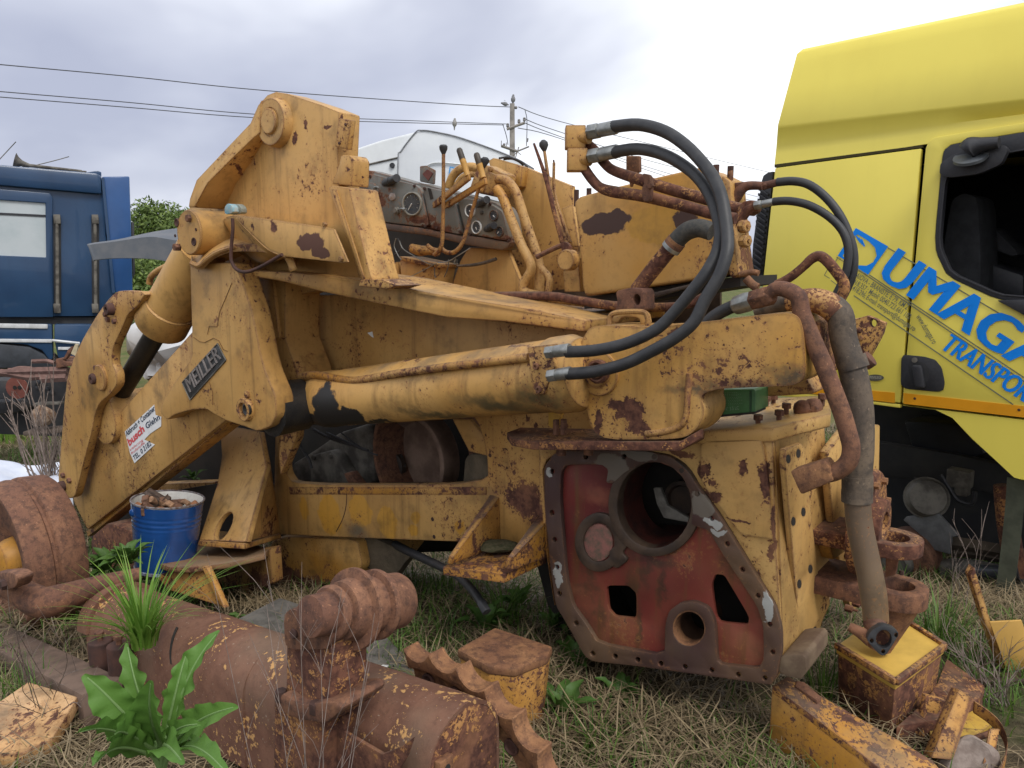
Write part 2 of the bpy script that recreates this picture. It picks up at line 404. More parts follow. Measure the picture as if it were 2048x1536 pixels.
M_GRS = plain('black_grease', (0.012, 0.012, 0.013), .38, 0, .2, 25, .8, (0.02, 0.018, 0.016), dist=.004)
M_DK = plain('dark_interior', (0.018, 0.016, 0.014), .8, 0, .2, 6, .3, (0.03, 0.024, 0.02))  # near-black: shade of cavities and holes put into colour, also dark rims
M_ZN = plain('zinc_steel', (0.33, 0.34, 0.33), .42, .75, .15, 30, .2)
M_CH = plain('chrome_rod', (0.6, 0.6, 0.58), .22, 1.0, .05, 20, .1)
M_GREASY = plain('oily_brown_steel', (0.07, 0.045, 0.03), .5, 0, .2, 9, .5, (0.028, 0.02, 0.016))
M_HOSEB = rust('dusty_brown_rubber', (0.088, 0.066, 0.049), (0.040, 0.034, 0.030), (0.145, 0.108, 0.075), .75, .8, .5)
M_ENG = plain('grey_cast_metal', (0.15, 0.138, 0.118), .75, 0, .2, 8, .5, (0.05, 0.044, 0.038))
# ================================================================ ground
def gz(x, y): return -0.45 * (lambda t: t * t * (3 - 2 * t))(max(0.0, min(1.0, (y - 3.2) / 2.4))) + .018 * noise.noise(V((x * 1.1, y * 1.1, 3.3)))
def mat_ground():
    m, nt = new_mat('trampled_soil'); pos = nt.nodes.new('ShaderNodeNewGeometry').outputs['Position']
    a = noi(nt, pos, 1.6, 5, .6).outputs['Fac']; b_ = noi(nt, pos, 22, 6, .7).outputs['Fac']
    c = mixc(nt, sstep(nt, b_, .35, .65), (0.05, 0.039, 0.026), (0.10, 0.08, 0.05))
    c = mixc(nt, math_(nt, 'MULTIPLY', sstep(nt, a, .5, .66), .6), c, (0.05, 0.07, 0.022))
    far = sstep(nt, node(nt, 'ShaderNodeSeparateXYZ', {0: pos}).outputs[1], 7.0, 11.0)
    c = mixc(nt, far, c, mixc(nt, sstep(nt, a, .4, .6), (0.13, 0.12, 0.05), (0.075, 0.10, 0.03)))
    bp_ = node(nt, 'ShaderNodeBump', {'Strength': .9, 'Distance': .02, 'Height': b_})
    b = node(nt, 'ShaderNodeBsdfPrincipled', {'Base Color': c, 'Roughness': .95, 'Normal': bp_.outputs[0]}); b.inputs['Specular IOR Level'].default_value = .1
    o = nt.nodes.new('ShaderNodeOutputMaterial'); nt.links.new(b.outputs[0], o.inputs[0]); return m
gb = MB(); xs = [-400, -120, -40, -16] + [-10 + .25 * i for i in range(81)] + [16, 40, 120, 400]; ys = [-60, -10, -2] + [.25 * i for i in range(61)] + [18, 25, 40, 80, 200, 600]
gv = [[gb.bm.verts.new((x, y, gz(x, y))) for x in xs] for y in ys]
for i in range(len(ys) - 1):
    for j in range(len(xs) - 1): gb.bm.faces.new((gv[i][j], gv[i][j + 1], gv[i + 1][j + 1], gv[i + 1][j]))
tag(gb.obj('ground', mat_ground(), None, recalc=False), kind='structure')
# ================================================================ the stripped loader
ML = thing('stripped_loader', 'huge stripped ochre loader hulk with tall boom tower, black hoses and open gearbox end', 'loader', P(1000, 1100, 2.9) * 1.0)
def prt(name, mb, mat, parent=ML, bev=.004, seg=2, **k):
    if bev: mb.bev(bev, seg)
    return mb.obj(name, mat, parent, **k)
def slab(name, pts, d, t, mat, parent=ML, bev=.004, holes=(), seg=2):
    return prt(name, MB().ext(PP(pts, d), W * t, [PP(h, d) for h in holes]), mat, parent, bev, seg)
def disc(name, c, d, rpx_, prof, mat, parent=ML, n=24, ax=None, bev=0):
    """turned part whose axis points out of the machine's side; prof in units of its radius (depth towards viewer, radius)"""
    p = P(c[0], c[1], d); r = rp(rpx_, p)
    return prt(name, MB().lathe(p, ax or -W, [(a * r, b * r) for a, b in prof], n), mat, parent, bev)
def bolt(c, d, rpx_, mat=M_RU, parent=ML, name='bolt', h=.9, ax=None):
    return disc(name, c, d, rpx_, [(-.6, 1.0), (h * .8, 1.0), (h, .85)], mat, parent, 6, ax)
def pipe(name, pts, d, rpx_, mat, parent=ML, n=12, k=5, smooth=True):
    q = PP(pts, d); rr = rpx_ if isinstance(rpx_, (list, tuple)) else [rpx_] * len(q)
    return prt(name, MB().tube(q, [rp(a, p) for a, p in zip(rr, q)], n, k, smooth), mat, parent, 0)
def sheet(name, a, b, mat, parent=ML, t=.006, n=4):
    """bent sheet between two curves of (px, py, d)"""
    A, B_ = cr(PP(a), n), cr(PP(b), n)
    o = MB().loft([A, B_], False, False).obj(name, mat, parent)
    md = o.modifiers.new('thickness', 'SOLIDIFY'); md.thickness = t; md.offset = 0
    return o

# ---- materials with wear where the photograph shows it
def pt(px, py, d, rx, ry, rd=.2):
    p = P(px, py, d); s = rp(1, p); return (p, (max(rx * s, .004) * 1.1, rd, ry * s))
M_TOWER = paint('tower_paint', OCH, (0.44, 0.24, 0.068), .42, 1.4, .85, .45, .2, extra=[pt(590, 275, 2.28, 10, 13), pt(612, 248, 2.28, 4, 22), pt(655, 252, 2.28, 14, 5), pt(682, 245, 2.28, 4, 18), pt(485, 340, 2.28, 5, 8), pt(410, 425, 2.28, 9, 4), pt(424, 422, 2.28, 5, 6)], jag=.02)
M_LAMP = paint('lamp_bracket_paint', (0.56, 0.315, 0.10), OCH, .34, 1.3, .7, .35, .2, extra=[pt(548, 455, 1.96, 10, 14)], over=[((0.095, 0.040, 0.026), [pt(620, 484, 1.96, 36, 17), pt(640, 503, 1.96, 18, 14)], .8)], jag=.012)
M_TANK = paint('tank_paint', OCH, (0.46, 0.235, 0.05), .50, 1.3, .9, .4, .2, tint=[((0.44, 0.235, 0.04), [pt(1320, 450, 2.8, 60, 38)])],
               over=[((0.052, 0.026, 0.021), [pt(1208, 450, 2.8, 40, 23), pt(1232, 437, 2.8, 24, 14), pt(1370, 440, 2.8, 22, 20)], .75)], jag=.012)
M_BEAM = paint('beam_paint', OCH, OCH2, .54, 1.4, .95, .5, .3, extra=[pt(1050, 1000, 2.6, 40, 40), pt(1080, 1040, 2.6, 20, 40)],
               tint=[((0.52, 0.262, 0.035), [pt(660, 1030, 2.6, 26, 40), pt(720, 1022, 2.6, 26, 34), pt(775, 1045, 2.6, 20, 34), pt(608, 1015, 2.6, 9, 22), pt(832, 1035, 2.6, 10, 12), pt(920, 1055, 2.6, 12, 16), pt(828, 1060, 2.6, 10, 12)]), ((0.10, 0.085, 0.06), [pt(715, 1064, 2.6, 30, 20)], 1)], jag=.012)
M_CYL = paint('cylinder_paint', OCH, (0.46, 0.25, 0.07), .48, 1.4, .6, .6, .5, extra=[pt(860, 700, 2.2, 40, 6), pt(1000, 690, 2.2, 60, 5), pt(780, 720, 2.2, 60, 4)],
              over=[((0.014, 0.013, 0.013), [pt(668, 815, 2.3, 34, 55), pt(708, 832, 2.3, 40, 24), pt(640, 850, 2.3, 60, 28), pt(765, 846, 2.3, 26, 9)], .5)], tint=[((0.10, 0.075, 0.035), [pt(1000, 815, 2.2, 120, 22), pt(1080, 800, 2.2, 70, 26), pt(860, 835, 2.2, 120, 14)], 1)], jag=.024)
M_CAST = paint('casting_paint', OCH, (0.46, 0.24, 0.05), .55, 1.4, .95, .5, .4, extra=[pt(1262, 820, 2.3, 20, 26), pt(1275, 850, 2.3, 16, 24), pt(1238, 808, 2.3, 16, 10), pt(1195, 845, 2.3, 8, 30)],
               tint=[((0.05, 0.04, 0.03), [pt(1490, 774, 2.29, 110, 14), pt(1575, 755, 2.29, 30, 24), pt(1400, 785, 2.29, 60, 12)], 1)], jag=.02)
M_GBOX = paint('gearbox_paint', (0.54, 0.33, 0.115), OCH, .54, 1.4, 1.0, .35, .35,
               extra=[pt(1405, 935, 2.53, 10, 24), pt(1420, 960, 2.53, 12, 13), pt(1525, 960, 2.53, 11, 50), pt(1540, 1040, 2.53, 6, 40), pt(1480, 930, 2.53, 8, 20), pt(1420, 990, 2.53, 16, 16), pt(1472, 1035, 2.53, 17, 3), pt(1360, 905, 2.53, 24, 8), pt(1545, 1090, 2.53, 5, 30)], jag=.016)
M_RED = paint('red_primer_casting', (0.155, 0.026, 0.022), (0.095, 0.018, 0.018), .34, 1.6, .15, .8, .1, .42, tint=[((0.20, 0.06, 0.038), [pt(1150, 1180, 2.51, 22, 14), pt(1190, 990, 2.51, 20, 20), pt(1500, 1290, 2.51, 40, 30)], 1), ((0.045, 0.016, 0.014), [pt(1290, 1140, 2.51, 8, 40), pt(1278, 1260, 2.51, 7, 50), pt(1325, 1170, 2.51, 7, 60), pt(1310, 1122, 2.51, 44, 14), pt(1265, 1180, 2.51, 8, 40)], 1)], jag=.02)
M_FLG = paint('flange_face', (0.052, 0.026, 0.024), (0.075, 0.046, 0.038), .3, 1.5, .3, .3, .1, .55,
              over=[((0.30, 0.30, 0.285), [pt(1536, 1215, 2.49, 8, 36), pt(1117, 1150, 2.49, 7, 26), pt(1425, 1043, 2.49, 16, 10), pt(1438, 1062, 2.49, 14, 6), pt(1098, 945, 2.49, 5, 12)], .5),
                    ((0.12, 0.10, 0.08), [pt(1225, 935, 2.49, 30, 28), pt(1275, 910, 2.49, 28, 12), pt(1400, 1010, 2.49, 18, 24)], .6)], jag=.012)
M_DASH = paint('grey_dash_paint', (0.165, 0.172, 0.165), (0.12, 0.124, 0.115), .48, 2.0, 1.0, .5, .1, .6,
               extra=[pt(765, 405, 3.1, 14, 16), pt(850, 440, 3.1, 30, 10), pt(745, 350, 3.1, 8, 10), pt(760, 440, 3.1, 14, 9), pt(880, 460, 3.1, 60, 10), pt(980, 480, 3.1, 60, 8)], jag=.02)
M_DIRT = plain('dried_mud', (0.13, 0.10, 0.065), .95, 0, .2, 9, .8, (0.075, 0.06, 0.04), dist=.01)

# ---- hull
win = rounded([(570, 905), (592, 845), (645, 795), (900, 795), (955, 838), (974, 905), (976, 969), (588, 970), (571, 945)], .18, 2)
side = slab('side_frame', [(556, 590), (700, 590), (1000, 642), (1175, 662), (1190, 890), (1094, 890), (1092, 1092), (905, 1083), (720, 1076), (558, 1069), (548, 985)], 2.60, .05, M_BEAM, holes=[win])
pipe('weld_seam', z('E', (380, 1010), (378, 1100), (360, 1180), (320, 1260)), 2.60, 1.0, M_RUD, side, 6)
for c in z('E', (115, 1025), (512, 1025), (560, 1025), (942, 1034), (1082, 1028), (868, 1190), (877, 1290), (1195, 826)):
    disc('bolt_hole', c, 2.60, 3.4, [(-.4, .7), (.12, 1.25), (.2, .9), (.15, .1)], M_RUD, side, 12)
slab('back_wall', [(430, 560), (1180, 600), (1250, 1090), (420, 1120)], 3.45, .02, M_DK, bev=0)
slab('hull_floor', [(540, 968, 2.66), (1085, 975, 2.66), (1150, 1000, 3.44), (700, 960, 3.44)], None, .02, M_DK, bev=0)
slab('window_lip', [(577, 974), (972, 974), (972, 990), (580, 989)], 2.596, .006, M_YR, side, .001)
# top rail that overhangs the side
rl_o = [(505, 541), (560, 543), (640, 549), (726, 560), (795, 573), (918, 595), (1063, 618), (1172, 641), (1168, 664), (1006, 643), (894, 635), (813, 619), (740, 604), (640, 583), (560, 562), (505, 553)]
rl_d = [2.13 + .29 * max(0, min(1, (p[0] - 505) / 660)) for p in rl_o]
rf_ = [P(*p, d_) for p, d_ in zip(rl_o, rl_d)]
prt('top_rail', MB().loft([rf_, [p + W * (2.63 - d_) for p, d_ in zip(rf_, rl_d)]], True, True), M_Y, bev=.008)
slab('deck', [(540, 549, 2.60), (1170, 641, 2.60), (1400, 632, 3.3), (800, 560, 3.3)], None, -V((0, 0, .02)) , M_Y, bev=0) if False else None
prt('deck', MB().ext([P(545, 552, 2.58), P(1170, 643, 2.58), P(1330, 620, 3.3), P(760, 560, 3.3)], (0, 0, -.03)), M_YR, bev=0)
# panel above the cylinder throws its shade; the frame's right web where it meets the gearbox
slab('frame_web', z('E', (1440, 700), (1530, 680), (1530, 1420), (1475, 1180), (1470, 760)), 2.55, .05, M_BEAM, side)
# ---- boom tower
web = slab('boom_tower', z('A', (890, 815), (935, 640), (1270, 300), (1330, 160), (1390, 95), (1440, 75), (1510, 85), (1740, 160), (1850, 205), (1840, 470), (1850, 680), (1990, 1300), (1420, 1240), (1180, 1090), (960, 1180), (900, 1100)), 2.28, .12, M_TOWER, bev=.006)
rim_o = z('A', (1350, 125, 2.23), (1290, 265, 2.22), (1110, 455, 2.18), (935, 640, 2.13), (892, 760, 2.12), (885, 815, 2.12), (925, 815, 2.12), (985, 690, 2.12), (1010, 655, 2.13), (1160, 505, 2.17), (1305, 365, 2.22), (1345, 340, 2.23))
rf_ = PP(rim_o); prt('rim', MB().loft([rf_, [p + W * (2.30 - q[2]) for p, q in zip(rf_, rim_o)]], True, True), M_TOWER, web, .006)
disc('pin_boss', z('A', (1408, 268))[0], 2.235, 47, [(-.8, 1.06), (-.12, 1.0), (0, .95), (0, .60), (-.03, .57), (-.03, .02)], M_YC, web, 36)
disc('pin', z('A', (1393, 263))[0], 2.225, 25, [(-.6, 1.0), (-.08, 1.0), (0, .93), (0, .05), (-.1, .04)], M_YC, web, 28)
slab('stop_plate', z('A', (1850, 245), (1925, 255), (1900, 445), (1822, 425)), 2.26, .03, M_YR, web)
for c in z('A', (1895, 285), (1855, 405)): bolt(c, 2.26, 3.2, M_RUD, web)
slab('stop_lug', z('A', (1860, 480), (1915, 480), (1935, 510), (1930, 680), (1800, 665), (1840, 560)), 2.24, .10, M_YC, web, .008)
post = slab('tower_post', z('A', (1778, 688), (1800, 676), (1915, 690), (2045, 1235), (2060, 1280), (1995, 1300)), 2.16, .16, M_Y, bev=.008)
slab('groove', z('A', (1800, 700), (1830, 700), (2010, 1270), (1995, 1280)), 2.153, .02, M_YC, post, .003)
slab('foot_plate', z('B', (150, 1240), (300, 1240), (420, 1285), (340, 1310), (130, 1290)), 2.14, .14, M_YR, post, .004)
# curved lip under the tower
sheet('lip', [(*p, 2.0) for p in z('A', (905, 1175), (960, 1195), (1010, 1150), (1080, 1105), (1215, 1075), (1480, 1100), (1560, 1220))], [(*p, 2.26) for p in z('A', (900, 1120), (930, 1120), (990, 1085), (1060, 1040), (1200, 1000), (1450, 1040), (1560, 1180))], M_Y, web, .03)
pipe('lip_edge', z('A', (905, 1172), (958, 1188), (1010, 1145), (1080, 1100), (1190, 1065)), 2.0, 5, M_Y, web, 8)
# round bolted flange at the end of the tower and its cylinder
fl = disc('end_flange', z('A', (886, 975))[0], 2.0, 45, [(-2.0, 1.0), (-.06, 1.0), (0, .95), (0, .02)], M_Y, web, 40)
for c, q in zip(z('A', (895, 885), (815, 1070)), (1, 1)): bolt(c, 2.0, 8, M_RU, fl, 'bolt')
for c in z('A', (810, 912), (920, 1035)): disc('bolt_hole', c, 1.998, 8, [(-.3, 1.1), (.12, 1.0), (.05, .7), (-.1, .6), (-.1, .02)], M_RUD, fl, 14)
for c in z('A', (933, 957), (800, 997)): disc('bolt_hole', c, 1.998, 3, [(-.3, 1.1), (.2, 1.0), (.0, .3)], M_RUD, fl, 10)
cA, cB = P(404, 500, 2.24), P(321, 652, 2.20)
r0 = rp(52, cB)
ax = (cB - cA).normalized()
tc = prt('tilt_cylinder', MB().lathe(cA, cB - cA, [(0, r0 * .86), ((cB - cA).length * .72, r0 * .90), ((cB - cA).length * .73, r0 * .97), ((cB - cA).length * .98, r0 * .99), ((cB - cA).length, r0 * .93), ((cB - cA).length, r0 * .3)], 32), M_CYL, ML, 0)
prt('piston_rod', MB().cyl(cB - ax * .02, P(232, 800, 2.2), r0 * .40), M_GRS, tc, 0)
pipe('oil_pipe', z('N', (675, 650), (682, 620), (715, 590), (765, 565)), 2.34, 6.5, M_Y, tc)
# headlamp bracket
lb = slab('lamp_bracket', z('A', (1185, 865), (1450, 900), (1640, 925), (1815, 955), (1905, 1165), (1870, 1170), (1510, 1130), (1400, 1085), (1290, 985), (1200, 895)), 1.96, .01, M_LAMP, bev=.002)
sheet('scoop', [(*p, 1.962) for p in z('A', (1185, 865), (1205, 895), (1290, 985), (1400, 1085), (1510, 1130))], [(*p, 2.2) for p in z('A', (1092, 900), (1110, 950), (1220, 1075), (1340, 1165), (1470, 1150))], M_LAMP, lb, .006)
sheet('hood', [(*p, 1.962) for p in z('A', (1185, 865), (1450, 900), (1815, 955))], [(*p, 2.27) for p in z('A', (1100, 890), (1420, 905), (1790, 950))], M_LAMP, lb, .006)
pipe('hook_rod', z('A', (1168, 885), (1170, 960), (1160, 1080), (1162, 1160), (1195, 1212), (1255, 1228), (1340, 1200), (1485, 1118)), 1.93, 3.6, M_RUD, lb, 8)
bolt(z('A', (1868, 1145))[0], 1.96, 6, M_YR, lb); bolt(z('A', (1760, 925))[0], 1.96, 5, M_YR, lb)
bolt(z('A', (1275, 950))[0], 1.965, 3.5, M_DK, lb, 'bolt_hole', .15)
M_BLU = plain('faded_blue_paint', (0.16, 0.33, 0.40), .6, 0, .3, 30, .3, (0.35, 0.36, 0.33))
slab('clip', rounded(z('A', (1118, 862), (1116, 815), (1135, 788), (1165, 805), (1172, 850)), .2, 1), 2.03, .05, M_BLU, lb, .002)
slab('clip', rounded(z('A', (1175, 855), (1172, 805), (1195, 790), (1222, 815), (1225, 855)), .2, 1), 2.06, .03, plain('weathered_tin', (0.27, 0.29, 0.25), .6, .2), lb, .002)

# ---- front linkage
lk = rounded(z('D', (395, 58), (548, 68), (495, 150), (440, 195), (415, 260), (358, 380), (350, 470), (378, 530), (380, 595), (345, 645), (280, 700), (255, 760), (240, 850), (200, 1000), (155, 1180), (140, 1232), (110, 1245), (60, 1205), (48, 1120), (60, 1000), (92, 600), (120, 480), (190, 330), (280, 180), (350, 90)), .2, 1)
l1 = slab('link_plate', lk, 2.05, .05, M_Y, bev=.006)
slab('link_plate', [(p[0] - 1, p[1]) for p in lk], 2.34, .05, M_Y, bev=.006)
disc('boss', z('D', (293, 555))[0], 2.05, 27, [(-.4, 1.0), (.12, 1.0), (.2, .9), (.2, .02)], M_Y, l1, 24)
pz = z('D', (265, 560), (355, 165), (80, 1170))
for c, r in zip(pz, (11, 12, 10)): disc('pin', c, 2.05, r, [(-.6, 1.05), (.9, 1.0), (1.1, .85), (1.1, .4), (.5, .35), (.5, .02)], M_RUD, l1, 14)
for c in z('D', (265, 500), (320, 195), (335, 225), (370, 235), (80, 1110), (115, 1140)): bolt(c, 2.05, 6, M_RU, l1)
prt('cross_tube', MB().cyl(P(*z('D', (300, 790))[0], 2.1), P(*z('D', (300, 790))[0], 2.1) + W * .28, .16, n=28), M_Y, ML, .004)
bm_ = slab('boom_arm', z('D', (812, 290), (1000, 480), (1012, 790), (212, 1420), (130, 1250), (165, 1060), (235, 935)), 2.14, .16, M_Y, bev=.006)
slab('boom_edge', z('D', (1012, 800), (1000, 830), (215, 1462), (205, 1428)), 2.17, .1, M_YR, bm_, .004)
ms = rounded(z('D', (796, -70), (796, -95), (1050, -100), (1066, -60), (1140, 150), (1172, 290), (1195, 420), (1222, 520), (1280, 660), (1288, 770), (1255, 835), (1180, 862), (1110, 835), (1000, 800), (930, 762), (890, 735), (810, 738), (710, 765), (665, 798), (626, 755), (640, 685), (705, 585), (808, 440), (808, 330)), .14, 1)
mc = slab('bell_crank', ms, 2.05, .10, M_YC, bev=.014, seg=3)
slab('raised_web', z('D', (1000, 500), (1170, 300), (1200, 440), (1262, 650), (1272, 760), (1180, 700), (1050, 600)), 2.035, .03, M_YC, mc, .02) if False else None
# cracks in the paint
M_CRK = plain('paint_crack', (0.17, 0.08, 0.03), .9, 0)
pipe('crack', z('D', (1035, 15), (1000, 100), (965, 180), (950, 265), (905, 262), (895, 310)), 2.048, .55, M_CRK, mc, 5, 1)
pipe('crack', z('D', (815, 325), (850, 350), (880, 355), (930, 330), (960, 345), (985, 395), (1010, 405)), 2.048, .55, M_CRK, mc, 5, 1)
pipe('crack', z('D', (905, 580), (925, 640), (925, 710)), 2.048, .55, M_CRK, mc, 5, 1)
# name plate
npl = z('D', (752, 583), (953, 362), (1000, 455), (797, 682))
M_NP = plain('name_plate_metal', (0.06, 0.063, 0.066), .5, .3, .2, 30, .4)
np_ = slab('name_plate', npl, 2.046, .01, M_NP, mc, .002)
pl = MB(); q = PP(npl, 2.046)
for i in range(4): pl.tube([q[i], q[(i + 1) % 4]], .0035, 6)
pl.obj('plate_rim', M_ENG, np_)
a, b = PP(z('D', (800, 640), (978, 445)), 2.046)
text_on('lettering', 'MEILLER', a, b, .075, -W, plain('plate_letters', (0.26, 0.23, 0.22), .5, .3), np_, .001, .005)
# pivot
disc('pivot_boss', z('D', (1120, 735))[0], 2.05, 24, [(-.4, 1.0), (.3, 1.0), (.42, .92), (.42, .62), (.15, .58), (.15, .02)], M_Y, mc, 28)
disc('pivot_hole', z('D', (1118, 738))[0], 2.03, 14, [(-.2, 1), (.05, 1), (.1, .8), (-.1, .5), (-.1, .02)], M_GRS, mc, 20)
disc('grease_boss', z('D', (1125, 650))[0], 2.05, 8, [(-.4, 1.0), (.5, .9), (.7, .5)], M_Y, mc, 14)
# sticker, torn
st = slab('sticker', z('D', (425, 862), (592, 709), (600, 768), (632, 778), (632, 832), (572, 872), (536, 908), (596, 936), (480, 1042), (455, 985)), 2.137, .001, plain('sticker_white', (0.74, 0.75, 0.76), .5, 0, .04), bm_, 0)
M_STB, M_STR = plain('sticker_ink_blue', (0.03, 0.05, 0.09), .6, 0, .05), plain('sticker_ink_red', (0.62, 0.09, 0.10), .6, 0, .05)
def stick(s, a, b, h, m, **k):
    a, b = PP(z('D', a, b), 2.137); text_on('sticker_print', s, a, b, h, -W, m, st, .0015, **k)
stick('Abbruch + Container', (437, 890), (600, 738), .032, M_STB, bold=.02)
stick('busch', (452, 945), (540, 858), .045, M_STR, bold=.04)
stick('Glehn', (550, 848), (628, 790), .034, M_STB, bold=.02)
stick('Lieferung', (458, 972), (530, 915), .015, M_STR)
stick('Rollstoffe', (466, 993), (540, 930), .015, M_STR)
stick('TEL. 0 2182', (480, 1028), (578, 938), .03, M_STB, bold=.015)
# column behind the crank
col = slab('frame_column', z('D', (1050, -60), (1335, -10), (1335, 335), (1400, 510), (1432, 650), (1300, 690), (1225, 520), (1180, 300)), 2.32, .22, M_Y, bev=.012)
slab('rib', z('D', (1205, -20), (1260, -10), (1300, 330), (1250, 370), (1225, 340)), 2.30, .04, M_Y, col, .01)
slab('lower_web', z('D', (1340, 340), (1400, 520), (1432, 650), (1400, 900), (1310, 1110), (1300, 1000), (1330, 700), (1300, 400)), 2.42, .05, M_Y, col, .006)
# ---- outrigger feet
def foot(name, plates, mat):
    e = [MB().ext(PP(pts), vec) for pts, vec in plates]
    return e
f1 = MB().ext(PP(z('D', (965, 820, 2.52), (1195, 862, 2.5), (1232, 1062, 2.42), (1118, 1490, 2.16), (848, 1482, 2.16), (955, 1150, 2.38), (978, 1000, 2.44))), W * .03 + V((0, 0, -.01)),
              [PP([(*p, 2.2 + .22 * (1440 - (p[1] - 560) * 2.844) / 380) for p in z('D', *[(988 + 34 * math.cos(t) - 42 * math.sin(t), 1402 + 14 * math.cos(t) + 82 * math.sin(t)) for t in [i * math.pi / 8 for i in range(16)]])])])
fo = prt('outrigger_foot', f1, M_Y, bev=.004)
prt('gusset', MB().ext(PP(z('D', (1195, 862, 2.5), (1255, 1050, 2.55), (1312, 1440, 2.58), (1118, 1488, 2.16), (1232, 1062, 2.42))), -U * .012), M_Y, fo, .003)
prt('base_plate', MB().ext(PP(z('D', (842, 1485, 2.14), (1108, 1500, 2.14), (1315, 1442, 2.58), (1000, 1400, 2.6))), (0, 0, -.03)), M_YR, fo, .004)
# right bracket
d1 = 2.24
fb = prt('mount_bracket', MB().ext(PP(z('E', (928, 1462, d1), (1275, 1505, d1), (1515, 1395, 2.56), (1230, 1320, 2.6), (1150, 1325, 2.6))), (0, 0, -.035), [PP(z('E', *[(*p, 2.33) for p in ell((1075, 1447), 34, 12, 14)])), PP(z('E', *[(*p, 2.30) for p in ell((1215, 1457), 36, 12, 14)]))]), M_YH, bev=.003)
prt('gusset', MB().ext(PP(z('E', (950, 1440, d1), (962, 1400, d1), (1195, 1050, 2.6), (1225, 1060, 2.6), (1235, 1330, 2.6))), U * .022), M_YR, fb, .003)
prt('gusset', MB().ext(PP(z('E', (1285, 1420, d1), (1300, 1400, d1), (1470, 1165, 2.56), (1512, 1180, 2.56), (1515, 1395, 2.56), (1285, 1470, d1))), U * .022), M_YH, fb, .003)
prt('dirt_heap', MB().ball(P(*z('E', (1250, 1345))[0], 2.5), .07, 12, (1.3, 1, .3)).dent(.02, 14), plain('mossy_dirt', (0.10, 0.085, 0.045), .95, 0, .3, 60, .9, (0.045, 0.05, 0.02), dist=.01), fb, 0)

# ---- lift cylinder with pipe and hoses
c0, c1 = P(641, 800, 2.36), P(1156, 746, 2.30)
L_ = (c1 - c0).length; rc = .137; axc = (c1 - c0).normalized()
lc = prt('lift_cylinder', MB().lathe(c0, axc, [(-.05, rc * .55), (-.05, rc * .86), (.06, rc * .98), (.061, rc * 1.0), (.13, rc * 1.0), (.135, rc * .975), (L_ - .10, rc * .985), (L_ - .095, rc * 1.03), (L_ - .01, rc * 1.03), (L_ + .03, rc * .9), (L_ + .05, rc * .5)], 48), M_CYL, ML, 0)
prt('piston_rod', MB().cyl(c0 - axc * .12, c0, rc * .44), M_CH, lc, 0)
ce = P(566, 815, 2.17)
prt('rod_eye', MB().lathe(ce + W * .12, -W, [(0, .10), (.015, .125), (.19, .125), (.20, .10)], 28).cyl(ce, c0 - axc * .10, rc * .66, rc * .6).dent(.008, 20), M_GRS, lc, 0)
prt('grease_collar', MB().lathe(c0 - axc * .075, axc, [(0, rc * .4), (0, rc * .80), (.03, rc * .9), (.045, rc * .6)], 32).dent(.008, 25), M_GRS, lc, 0)
pp_ = z('E', (118, 385), (165, 372), (230, 372), (330, 392), (420, 402), (520, 388), (640, 366), (900, 330), (1420, 268))
pipe('oil_pipe', [(*p, 2.30 - .12 * i / 8) for i, p in enumerate(pp_)], None, [9, 8.5, 8, 8, 8, 8, 8, 8.3, 9.5], M_YR, lc)
pipe('pipe_elbow', [(*p, 2.3) for p in z('E', (135, 400), (150, 440), (170, 470))], None, 8, M_Y, lc)
cb = slab('clamp_block', z('E', (1405, 212), (1525, 198), (1548, 285), (1562, 330), (1500, 478), (1442, 482), (1428, 380)), 2.155, .06, M_YR, lc, .004)
for c in z('E', (1460, 320), (1476, 452)): disc('bolt', c, 2.155, 7, [(-.4, 1.0), (.7, 1.0), (.85, .85), (.85, .5), (.4, .45), (.4, .02)], M_RU, cb, 12)
def coupling(pa, pb, da, db, hexr, ferr, parent, mat=M_ZN, hexmat=None):
    a, b = P(*pa, da), P(*pb, db); v = b - a; l = v.length
    o = prt('coupling', MB().lathe(a, v, [(0, rp(hexr, a)), (l * .36, rp(hexr, a))], 6), hexmat or mat, parent, .002)
    prt('ferrule', MB().lathe(a + v * .36, v, [(0, rp(ferr, a) * .9), (l * .05, rp(ferr, a)), (l * .6, rp(ferr, a)), (l * .64, rp(ferr * .9, a))], 18), mat, o, 0)
ha = z('C', (440, 118), (620, 103), (800, 150), (950, 250), (1070, 375), (1150, 490), (1200, 620), (1228, 780), (1240, 900), (1232, 1010), (1180, 1160), (1080, 1330))
ha += z('F', (935, 175), (830, 262), (700, 335), (560, 400), (400, 440), (258, 452))
hb = z('C', (440, 296), (610, 272), (790, 310), (950, 400), (1060, 505), (1130, 625), (1170, 745), (1188, 860), (1175, 965), (1130, 1070), (1040, 1205)) + z('F', (800, 155), (700, 232), (560, 292), (400, 326), (250, 334))
def dd(pts, a, m, b):
    n = len(pts) - 1; o = []
    for i, p in enumerate(pts):
        t = i / n; o.append((*p, (1 - t) ** 2 * a + 2 * t * (1 - t) * m + t * t * b))
    return o
h1 = pipe('hydraulic_hose', dd(ha, 2.56, 2.12, 2.13), None, [12.5] * 5 + [13] * 7 + [12.5] * 6, M_BK, ML, 14, 4)
h2 = pipe('hydraulic_hose', dd(hb, 2.56, 2.20, 2.13), None, [12] * 5 + [12.5] * 6 + [12] * 5, M_BK, ML, 14, 4)
coupling((1094, 705), (1140, 699), 2.13, 2.13, 13.5, 12.5, h2); coupling((1098, 752), (1143, 745), 2.13, 2.13, 13.5, 12.5, h1)
coupling((1178, 265), (1234, 254), 2.56, 2.56, 15.5, 13.5, h1); coupling((1180, 313), (1236, 302), 2.56, 2.56, 15, 13.5, h2)
